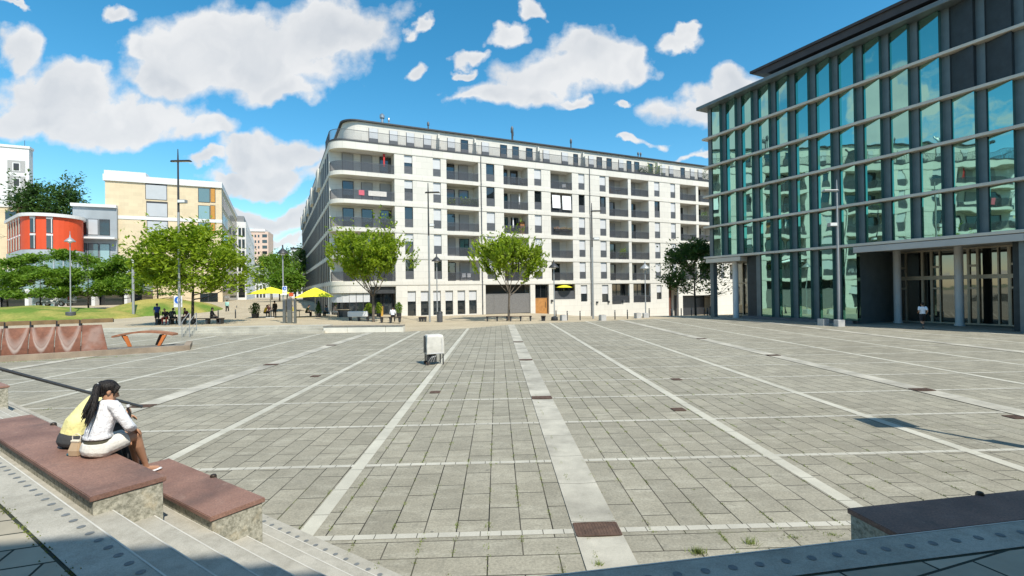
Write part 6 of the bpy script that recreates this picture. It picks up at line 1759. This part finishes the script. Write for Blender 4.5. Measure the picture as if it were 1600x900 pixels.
def sit(h, lean=.05, knees=.1, seat=.46, fwd=0.):
    s = h / 1.7; z0 = seat
    return dict(pel=(0, 0, z0 + .10 * s), wai=(0, lean * .4, z0 + .24 * s), che=(0, lean * 1.2, z0 + .42 * s), sho=(0, lean * 1.9, z0 + .56 * s), nec=(0, lean * 2.3, z0 + .63 * s), hea=(0, lean * 2.8 + .03, z0 + .745 * s), face=(0, 1, -.3),
        LS=(-.17 * s, lean * 1.9, z0 + .55 * s), RS=(.17 * s, lean * 1.9, z0 + .55 * s), LE=(-.23 * s, lean + .10, z0 + .29 * s), RE=(.23 * s, lean + .10, z0 + .29 * s), LW=(-.12 * s, .30 * s, z0 + .21 * s), RW=(.12 * s, .30 * s, z0 + .21 * s),
        LH=(-.09 * s, .02, z0 + .085 * s), RH=(.09 * s, .02, z0 + .085 * s), LK=(-.12 * s - knees * .3, .42 * s, z0 + .07 * s), RK=(.12 * s + knees * .3, .42 * s, z0 + .07 * s), LA=(-.13 * s, .42 * s + fwd, .09 * s), RA=(.13 * s, .40 * s + fwd, .09 * s),
        LT=(-.14 * s, .54 * s + fwd, .035 * s), RT=(.14 * s, .52 * s + fwd, .035 * s), LP=(.3, 0, -1), RP=(-.3, 0, -1))
# people on the terrace and at the cafe
person('p', 'person in a blue T-shirt and dark shorts standing by the left terrace bench', stand(1.72), 1.72, [('tshirt', cm('blue_cotton', (.015, .045, .20))), ('shorts', cm('dark_cotton', (.015, .015, .018))), ('hair', M_HAIR), ('shoes', M_POLED)], G(245.5, 507, .5), R(10), M_SKIN2)
person('p', 'person in a dark top and red skirt sitting on the left terrace bench', sit(1.66, .12), 1.66, [('tshirt', cm('black_cotton', (.016, .015, .016))), ('trousers', cm('red_cotton', (.36, .045, .03))), ('hair', M_HAIR), ('shoes', M_POLED)], G(262, 506.5, .5) + V((0, -.15, 0)), R(195))
person('p', 'person with a dark backpack sitting at the right end of the left terrace bench', sit(1.7, .07), 1.7, [('tshirt', cm('dark_grey_cotton', (.03, .03, .035))), ('trousers', cm('dark_cotton', (.015, .015, .018))), ('hair', M_HAIR), ('backpack', M_POLED), ('shoes', M_POLED)], G(268, 506.5, .5), R(0))
person('p', 'person in dark red sitting half hidden behind the terrace tree and mast', sit(1.66, .1), 1.66, [('longsleeve', cm('wine_cotton', (.11, .02, .02))), ('trousers', cm('dark_cotton', (.015, .015, .018))), ('hair', M_HAIR), ('shoes', M_POLED)], G(291.5, 505.5, .5) + V((0, .2, 0)), R(160))
person('p', 'person all in black sitting alone on the right terrace bench', sit(1.7, .02, 0, .46, .05), 1.7, [('longsleeve', cm('black_cotton', (.016, .015, .016))), ('trousers', cm('black_cotton', (.016, .015, .016))), ('hair', M_HAIR), ('shoes', M_POLED)], G(330.5, 506, .5), R(-75))
person('p', 'person in a mint shirt and dark trousers walking away up the side street', stand(1.74, .35), 1.74, [('longsleeve', cm('mint_cotton', (.32, .55, .48))), ('trousers', cm('dark_cotton', (.015, .015, .018))), ('hair', M_HAIR), ('shoes', M_POLED)], G(355, 490.3, .5), R(5))
person('p', 'person in a white shirt sitting on the bench before the cafe entrance', sit(1.74, .06), 1.74, [('longsleeve', cm('white_cotton', (.74, .75, .78))), ('trousers', cm('dark_cotton', (.015, .015, .018))), ('hair', M_HAIR), ('shoes', M_POLED)], G(613.5, 503, .2) + V((0, .05, 0)), R(10))
person('p', 'pale clad person perched beside the black cafe counter', sit(1.68, .07, 0, .6, .06), 1.68, [('vest', cm('blush_cotton', (.62, .45, .38))), ('shorts', cm('pale_cotton', (.66, .58, .52))), ('hair', M_HAIRB), ('shoes', M_SIGNW)], G(521.5, 498, .3), R(-70))
CG = 'guests at the cafe tables'
person('p', 'cafe guest in a yellow top sitting under the left parasol', sit(1.68, .08), 1.68, [('tshirt', cm('yellow_cotton', (.62, .42, .03))), ('trousers', cm('dark_cotton', (.015, .015, .018))), ('hair', M_HAIR), ('shoes', M_POLED)], G(413.5, 497, .45), R(-60), group=CG)
person('p', 'cafe guest in a maroon top sitting in the middle under the left parasol', sit(1.68, .05), 1.68, [('tshirt', cm('maroon_cotton', (.10, .03, .03))), ('trousers', cm('dark_cotton', (.015, .015, .018))), ('hair', M_HAIR), ('shoes', M_POLED)], G(421.5, 494.5, .45), R(180), group=CG)
person('p', 'person in black standing at the right of the left parasol table', stand(1.72), 1.72, [('longsleeve', cm('black_cotton', (.016, .015, .016))), ('trousers', cm('black_cotton', (.016, .015, .016))), ('hair', M_HAIR), ('shoes', M_POLED)], G(429.5, 497, .45), R(60), group=CG)
person('p', 'cafe guest in a pale yellow top glimpsed between the information pillars', sit(1.66, .06), 1.66, [('tshirt', cm('lemon_cotton', (.55, .46, .10))), ('trousers', cm('stone_cotton', (.35, .34, .32))), ('hair', M_HAIR), ('shoes', M_POLED)], G(459, 495.5, .4), R(100), group=CG)
person('p', 'cafe guest in an olive top at the table under the right parasol', sit(1.7, .1), 1.7, [('tshirt', cm('olive_cotton', (.10, .12, .04))), ('trousers', cm('dark_cotton', (.015, .015, .018))), ('hair', M_HAIR), ('shoes', M_POLED)], G(478.5, 496, .35), R(-80), group=CG)
person('p', 'cafe guest in a blue top in the shade right of the potted conifer', sit(1.7, .06), 1.7, [('tshirt', cm('denim_cotton', (.06, .12, .20))), ('trousers', cm('dark_cotton', (.015, .015, .018))), ('hair', M_HAIR), ('shoes', M_POLED)], G(512, 496.5, .3), R(70), group=CG)
J = stand(1.70, .75); J['LE'] = (-.22, -.12, 1.13); J['LW'] = (-.20, .12, 1.05); J['RE'] = (.22, -.16, 1.15); J['RW'] = (.2, .04, .98); J['LA'] = (-.1, -.50, .36); J['LT'] = (-.1, -.56, .24)
person('p', 'jogger in a white shirt and dark shorts running before the glass building entrance', J, 1.70, [('tshirt', cm('sport_white', (.70, .74, .80))), ('shorts', cm('dark_cotton', (.015, .015, .018))), ('hair', M_HAIR), ('shoes', M_POLED)], G(1442, 514, 0), R(-25), M_SKIN2)

# ---- the two people in front
GA_ = math.atan2(N1.y, N1.x) - math.pi / 2
def front(label, O): return thing('person', label, 'person', O, GA_)
# near person: white cardigan, pale shorts, black ponytail
O = UP(6.50, 1.83, 1.15); t = front('person with a black ponytail and white cardigan sitting on the reddish block', O)
J = dict(pel=(0, .0, .10), wai=(0, .005, .235), che=(0, .055, .40), sho=(0, .105, .515), nec=(0, .095, .565), hea=(.0, .095, .645), face=(.20, .86, -.42), up=(0, .42, .9),
    RS=(.150, .095, .505), LS=(-.155, .12, .51), RE=(.215, .20, .285), RW=(.105, .285, .225), LE=(-.235, .13, .295), LW=(-.10, .20, .345),
    RH=(.085, .02, .085), LH=(-.085, .02, .085), RK=(.055, .315, .145), LK=(-.135, .36, .12), RA=(-.05, .44, -.255), LA=(-.155, .385, -.265), RT=(-.09, .56, -.325), LT=(-.185, .51, -.325))
mb = MB(); sd = V((1, -.08, 0)).normalized()
sp = [V(J[q]) for q in ('pel', 'wai', 'che', 'sho', 'nec')]
mb.tube([sp[0] - V((0, 0, .06))] + sp, [.10, .145, .115, .135, .125, .048], 16, asp=.66, side=sd)
mb.tube([sp[4] - V((0, .01, .04)), V(J['nec']).lerp(V(J['hea']), .6)], .045, 12)
Pm, rot = head(mb, J['hea'], J['face'], J['up'], .93)
for e in 'LR':
    limb(mb, J[e + 'S'], J[e + 'E'], .042, .034, 12); limb(mb, J[e + 'E'], J[e + 'W'], .034, .022, 12)
    limb(mb, J[e + 'H'], J[e + 'K'], .078, .050, 12)
    K_, A_ = V(J[e + 'K']), V(J[e + 'A']); dn = (A_ - K_); back = V((0, -1, 0)); 
    mb.tube([K_, K_ + dn * .12 + back * .005, K_ + dn * .32 + back * .014, K_ + dn * .62 + back * .006, K_ + dn * .9, A_], [.049, .047, .052, .040, .029, .029], 12); mb.ell(K_, .051, .051, .051); mb.ell(A_, .030, .030, .030)
    T_ = V(J[e + 'T']); fd = T_ - A_; fd.z = 0; fd.normalize()
    mb.tube([A_ - fd * .035 + V((0, 0, -.045)), A_ + fd * .01 + V((0, 0, -.035)), T_ + V((0, 0, .0)), T_ + fd * .03], [.026, .034, .030, .016], 12)
hand(mb, J['RW'], (-.55, .62, -.52), (-.25, -.45, -.85), .92, .75, .0088)
hand(mb, J['LW'], (.35, .75, .25), (.75, -.35, .1), .92, 1.15, .0088)
remeshed(mb, 'body', M_SKIN2, t, .0065, 4)
mb = MB()
for e in (-1, 1): mb.ell(Pm(e * .031, .083, .004), .012, .007, .006, rot, 10, 6)
mb.build('eyes', M_HAIR, t, smooth=True)
mb = MB(); mb.ell(Pm(0, .088, -.060), .020, .008, .006, rot, 10, 6); mb.build('lips', MAT('lips', (.36, .11, .09), .5), t, smooth=True)
# cardigan
mb = MB()
mb.tube([V((0, .0, .195)), V((0, .005, .245)), V(J['che']), V(J['sho']), V((0, .118, .555))], [.166, .158, .150, .150, .075], 18, asp=.72, side=sd)
mb.tube([V((0, .0, .183)), V((0, .0, .212))], [.170, .170], 18, asp=.74, side=sd)
for e in 'LR':
    S_, E_, W_ = V(J[e + 'S']), V(J[e + 'E']), V(J[e + 'W'])
    mb.tube([S_ + V((0, 0, .012)), S_.lerp(E_, .3), S_.lerp(E_, .7), E_], [.056, .058, .052, .050], 12); mb.ell(E_, .050, .050, .050); mb.ell(S_, .058, .058, .058)
    mb.tube([E_, E_.lerp(W_, .35), E_.lerp(W_, .62)], [.050, .046, .041], 12)
mt, nt, out = nodes_of('white_knit'); k = NT(nt); tc = k.n('TexCoord').outputs['Object']
wv = k.noise(tc, 16, 4, .6); mp = k.n('Mapping'); mp.inputs['Scale'].default_value = (10, 10, 3.2); mp.inputs['Rotation'].default_value = (.5, .3, 0); k.l(tc, mp.inputs['Vector'])
fold = k.noise(mp.outputs[0], 1, 2)
k.bsdf(out, k.mix(k.rng(wv, .3, .7, 0, 1), (.70, .71, .75), (.78, .79, .82)), .95, 0, k.bump(k.math('ADD', k.math('MULTIPLY', fold, 1.), k.math('MULTIPLY', k.noise(tc, 26, 4), .35)), .95, .05), .2)
remeshed(mb, 'cardigan', mt, t, .0075, 3)
mb = MB(); mb.tube([V((0, 0, .12)), V((0, .0, .19))], [.160, .157], 18, asp=.74, side=sd); mb.build('undershirt', cm('olive_jersey', (.09, .085, .055)), t, smooth=True)
mb = MB()
mb.tube([V((0, -.02, .005)), V((0, -.01, .05)), V((0, .0, .105)), V((0, 0, .145))], [.150, .180, .176, .164], 18, asp=.80, side=sd)
for e in 'LR':
    H_, K_ = V(J[e + 'H']), V(J[e + 'K']); q = H_.lerp(K_, .70)
    mb.tube([H_, H_.lerp(K_, .35), q], [.094, .088, .080], 14); mb.ell(H_, .094, .094, .088)
mt, nt, out = nodes_of('pale_canvas'); k = NT(nt); tc = k.n('TexCoord').outputs['Object']
k.bsdf(out, k.mix(k.rng(k.noise(tc, 9, 4), .3, .7, 0, 1), (.60, .585, .54), (.70, .685, .64)), .9, 0, k.bump(k.noise(tc, 11, 3), .6, .03), .2)
remeshed(mb, 'shorts', mt, t, .008, 3)
for e in 'LR':
    A_, T_ = V(J[e + 'A']), V(J[e + 'T']); fd = T_ - A_; fd.z = 0; fd.normalize(); s2 = V((-fd.y, fd.x, 0)); zb = -.348
    c0 = V((A_.x, A_.y, zb)) - fd * .055; c1 = V((T_.x, T_.y, zb)) + fd * .055; Lf = (c1 - c0).length
    mb = MB(); rings = []
    for f_, w_, hh in ((0, .018, .045), (.06, .031, .056), (.3, .034, .045), (.55, .040, .034), (.8, .042, .036), (.94, .028, .026), (1., .012, .012)):
        c = c0 + fd * Lf * f_; rings.append([c + s2 * w_ * math.cos(a) + V((0, 0, max(0., hh * (.5 + .5 * math.sin(a))))) for a in [2 * math.pi * i / 14 for i in range(14)]])
    mb.loft(rings); mb.build('shoe', MAT('white_shoe_leather', (.72, .72, .72), .5, .04, 9) if 'white_shoe_leather' not in bpy.data.materials else bpy.data.materials['white_shoe_leather'], t, smooth=True)
# hair: cap, fringe and ponytail
mb = MB()
mb.ell(Pm(0, -.026, .036), .082, .094, .088, rot, 18, 12); mb.ell(Pm(0, -.062, -.008), .066, .056, .07, rot); mb.ell(Pm(0, .02, .072), .060, .050, .032, rot)
for e in (-1, 1): mb.tube([Pm(e * .05, .055, .085), Pm(e * .074, .05, .04), Pm(e * .078, .045, -.005), Pm(e * .070, .052, -.045)], [.020, .018, .011, .004], 8)
mb.ell(Pm(0, -.098, .058), .036, .036, .036, rot)
remeshed(mb, 'hair', M_HAIR, t, .006, 3)
mb = MB(); rt = random.Random(4); tie = Pm(0, -.105, .05)
tw = [tie, tie + V((.0, -.032, -.025)), V((-.0, -.035, .575)), V((-.005, -.06, .50)), V((-.025, -.085, .42)), V((-.045, -.112, .335))]
for q in range(26):
    ox, oy = rt.gauss(.01, .038), rt.gauss(0, .012); fan = rt.uniform(.9, 2.6); ln = rt.uniform(.62, 1.08)
    pts = []
    for i, p in enumerate(tw):
        f_ = i / 5; pts.append(p + V((ox * (.35 + fan * f_) + .012 * f_ * math.sin(q * 1.7 + f_ * 4), oy * (.4 + f_), (1 - ln) * .32 * f_)))
    mb.tube(pts, [.018, .023, .021, .017, .011, .002], 6)
pt = mb.build('ponytail', M_HAIR, t, smooth=True)
mb = MB(); d_ = (tw[1] - tw[0]).normalized(); mb.tube([tie - d_ * .006, tie + d_ * .012], .029, 14); mb.build('hair_tie', M_SIGNW, pt, smooth=True)
# bottle in the near person's left hand
bp = V(J['LW']) + V((.055, .075, .0)); w_ = Matrix.Rotation(GA_, 4, 'Z') @ bp + O
tb = thing('bottle', 'small dark drink bottle held by the person in the white cardigan', 'bottle', w_ + V((0, 0, -.10)), GA_)
mb = MB(); mb.lathe([(.026, 0), (.029, .01), (.029, .13), (.014, .175), (.0135, .20)], n=18); mb.build('body', MAT('dark_bottle', (.03, .02, .018), .15, .1, 5), tb, smooth=True); mb = MB(); mb.lathe([(.0155, .195), (.0155, .22)], n=14); mb.build('cap', M_SIGNW, tb)
# far person: yellow T-shirt, charcoal trousers, bent forward
O2 = UP(7.12, 1.80, 1.15); t = front('person in a yellow T-shirt and charcoal trousers leaning forward on the reddish block', O2)
J = dict(pel=(0, -.0, .10), wai=(0, .03, .235), che=(0, .135, .36), sho=(0, .215, .445), nec=(0, .255, .485), hea=(.0, .275, .49), face=(.1, .75, -.62), up=(0, .6, .8),
    RS=(.16, .22, .44), LS=(-.16, .22, .44), RE=(.24, .36, .24), RW=(.15, .40, .27), LE=(-.24, .34, .24), LW=(-.12, .50, .22),
    RH=(.09, .02, .085), LH=(-.09, .02, .085), RK=(.14, .43, .13), LK=(-.16, .43, .13), RA=(.13, .46, -.26), LA=(-.15, .46, -.26), RT=(.14, .59, -.315), LT=(-.17, .59, -.315))
sp = [V(J[q]) for q in ('pel', 'wai', 'che', 'sho', 'nec')]; sd = V((1, 0, 0))
mb = MB(); mb.tube([sp[0] - V((0, 0, .06))] + sp, [.10, .145, .125, .14, .13, .05], 16, asp=.66, side=sd)
mb.tube([sp[4] - V((0, .03, .03)), V(J['nec']).lerp(V(J['hea']), .6)], .047, 12)
Pm, rot = head(mb, J['hea'], J['face'], J['up'], .95)
for e in 'LR':
    limb(mb, J[e + 'S'], J[e + 'E'], .044, .035, 12); limb(mb, J[e + 'E'], J[e + 'W'], .035, .023, 12); limb(mb, J[e + 'H'], J[e + 'K'], .08, .052, 12); limb(mb, J[e + 'K'], J[e + 'A'], .05, .032, 12)
    A_, T_ = V(J[e + 'A']), V(J[e + 'T']); fd = T_ - A_; fd.z = 0; fd.normalize(); mb.tube([A_ - fd * .04 + V((0, 0, -.05)), A_ + V((0, 0, -.04)), T_, T_ + fd * .03], [.03, .038, .034, .018], 12)
hand(mb, J['RW'], (-.3, .8, .35), (-.8, -.3, .1), .98, .9, .0088); hand(mb, J['LW'], (.2, .8, -.3), (.3, -.2, -.9), .98, .6, .0088)
remeshed(mb, 'body', M_SKIN2, t, .0075, 4)
mb = MB()
for e in (-1, 1): mb.ell(Pm(e * .031, .083, .004), .012, .007, .006, rot, 10, 6)
mb.build('eyes', M_HAIR, t, smooth=True)
mb = MB(); mb.ell(Pm(0, -.02, .036), .084, .096, .088, rot, 18, 12); mb.ell(Pm(0, .05, .07), .05, .05, .04, rot)
remeshed(mb, 'hair', M_HAIR, t, .007, 2)
mb = MB(); mb.tube([V((0, -.005, .115)), V((0, .03, .24)), V(J['che']), V(J['sho']), V((0, .265, .485))], [.172, .166, .168, .160, .08], 18, asp=.76, side=sd)
for e in 'LR': S_, E_ = V(J[e + 'S']), V(J[e + 'E']); limb(mb, S_, S_.lerp(E_, .65), .064, .058, 12)
mt, nt, out = nodes_of('yellow_jersey'); k = NT(nt); tc = k.n('TexCoord').outputs['Object']
k.bsdf(out, k.mix(k.rng(k.noise(tc, 7, 4), .3, .7, 0, 1), (.68, .62, .27), (.76, .71, .36)), .92, 0, k.bump(k.noise(tc, 9, 3), .8, .035), .2)
remeshed(mb, 'shirt', mt, t, .008, 3)
mb = MB(); mb.tube([V((0, -.02, .005)), V((0, -.01, .05)), V((0, .0, .105)), V((0, .01, .15))], [.155, .188, .184, .168], 18, asp=.80, side=sd)
for e in 'LR': H_, K_, A_ = V(J[e + 'H']), V(J[e + 'K']), V(J[e + 'A']); limb(mb, H_, K_, .098, .074, 14); limb(mb, K_, K_.lerp(A_, .9), .072, .06, 14)
remeshed(mb, 'trousers', cm('charcoal_cloth', (.045, .047, .05)), t, .009, 3)
for e in 'LR':
    A_, T_ = V(J[e + 'A']), V(J[e + 'T']); fd = T_ - A_; fd.z = 0; fd.normalize()
    mb = MB(); mb.tube([A_ - fd * .05 + V((0, 0, -.05)), A_ + V((0, 0, -.045)), T_, T_ + fd * .05], [.032, .046, .04, .02], 12); mb.build('shoe', M_POLED, t, smooth=True)
# handbag and small blue case
b = G(119, 712, 1.15); t = thing('handbag', 'small beige handbag standing on the block between the two seated people', 'handbag', b, GA_ + .5)
mb = MB(); mb.loft([[(-.055, -.035, 0), (.055, -.035, 0), (.055, .035, 0), (-.055, .035, 0)], [(-.06, -.04, .06), (.06, -.04, .06), (.06, .04, .06), (-.06, .04, .06)], [(-.045, -.012, .15), (.045, -.012, .15), (.045, .012, .15), (-.045, .012, .15)]]); mb.build('pouch', MAT('beige_leather', (.46, .34, .22), .6, .1, 9), t, bevel=.008, seg=2)
mb = MB(); mb.box(-.047, .047, -.02, .016, .14, .165); mb.build('clasp_flap', cm('ivory_cloth', (.66, .6, .5)), t, bevel=.006)
mb = MB(); mb.tube([(-.04, 0, .15), (-.05, .01, .20), (0, .015, .225), (.05, .01, .20), (.04, 0, .15)], .005, 6); mb.build('strap', cm('ivory_cloth', (.66, .6, .5)), t, smooth=True)
b = G(110, 712, 1.15); t = thing('blue_pouch', 'small blue pouch lying beside the beige handbag', 'pouch', b, .3)
mb = MB(); mb.ell((0, 0, .015), .035, .022, .016); mb.build('body', cm('petrol_cloth', (.03, .12, .16)), t, smooth=True); mb = MB(); mb.tube([(.03, 0, .015), (.05, .01, .02), (.06, -.01, .005)], .003, 5); mb.build('cord', M_POLED, t)
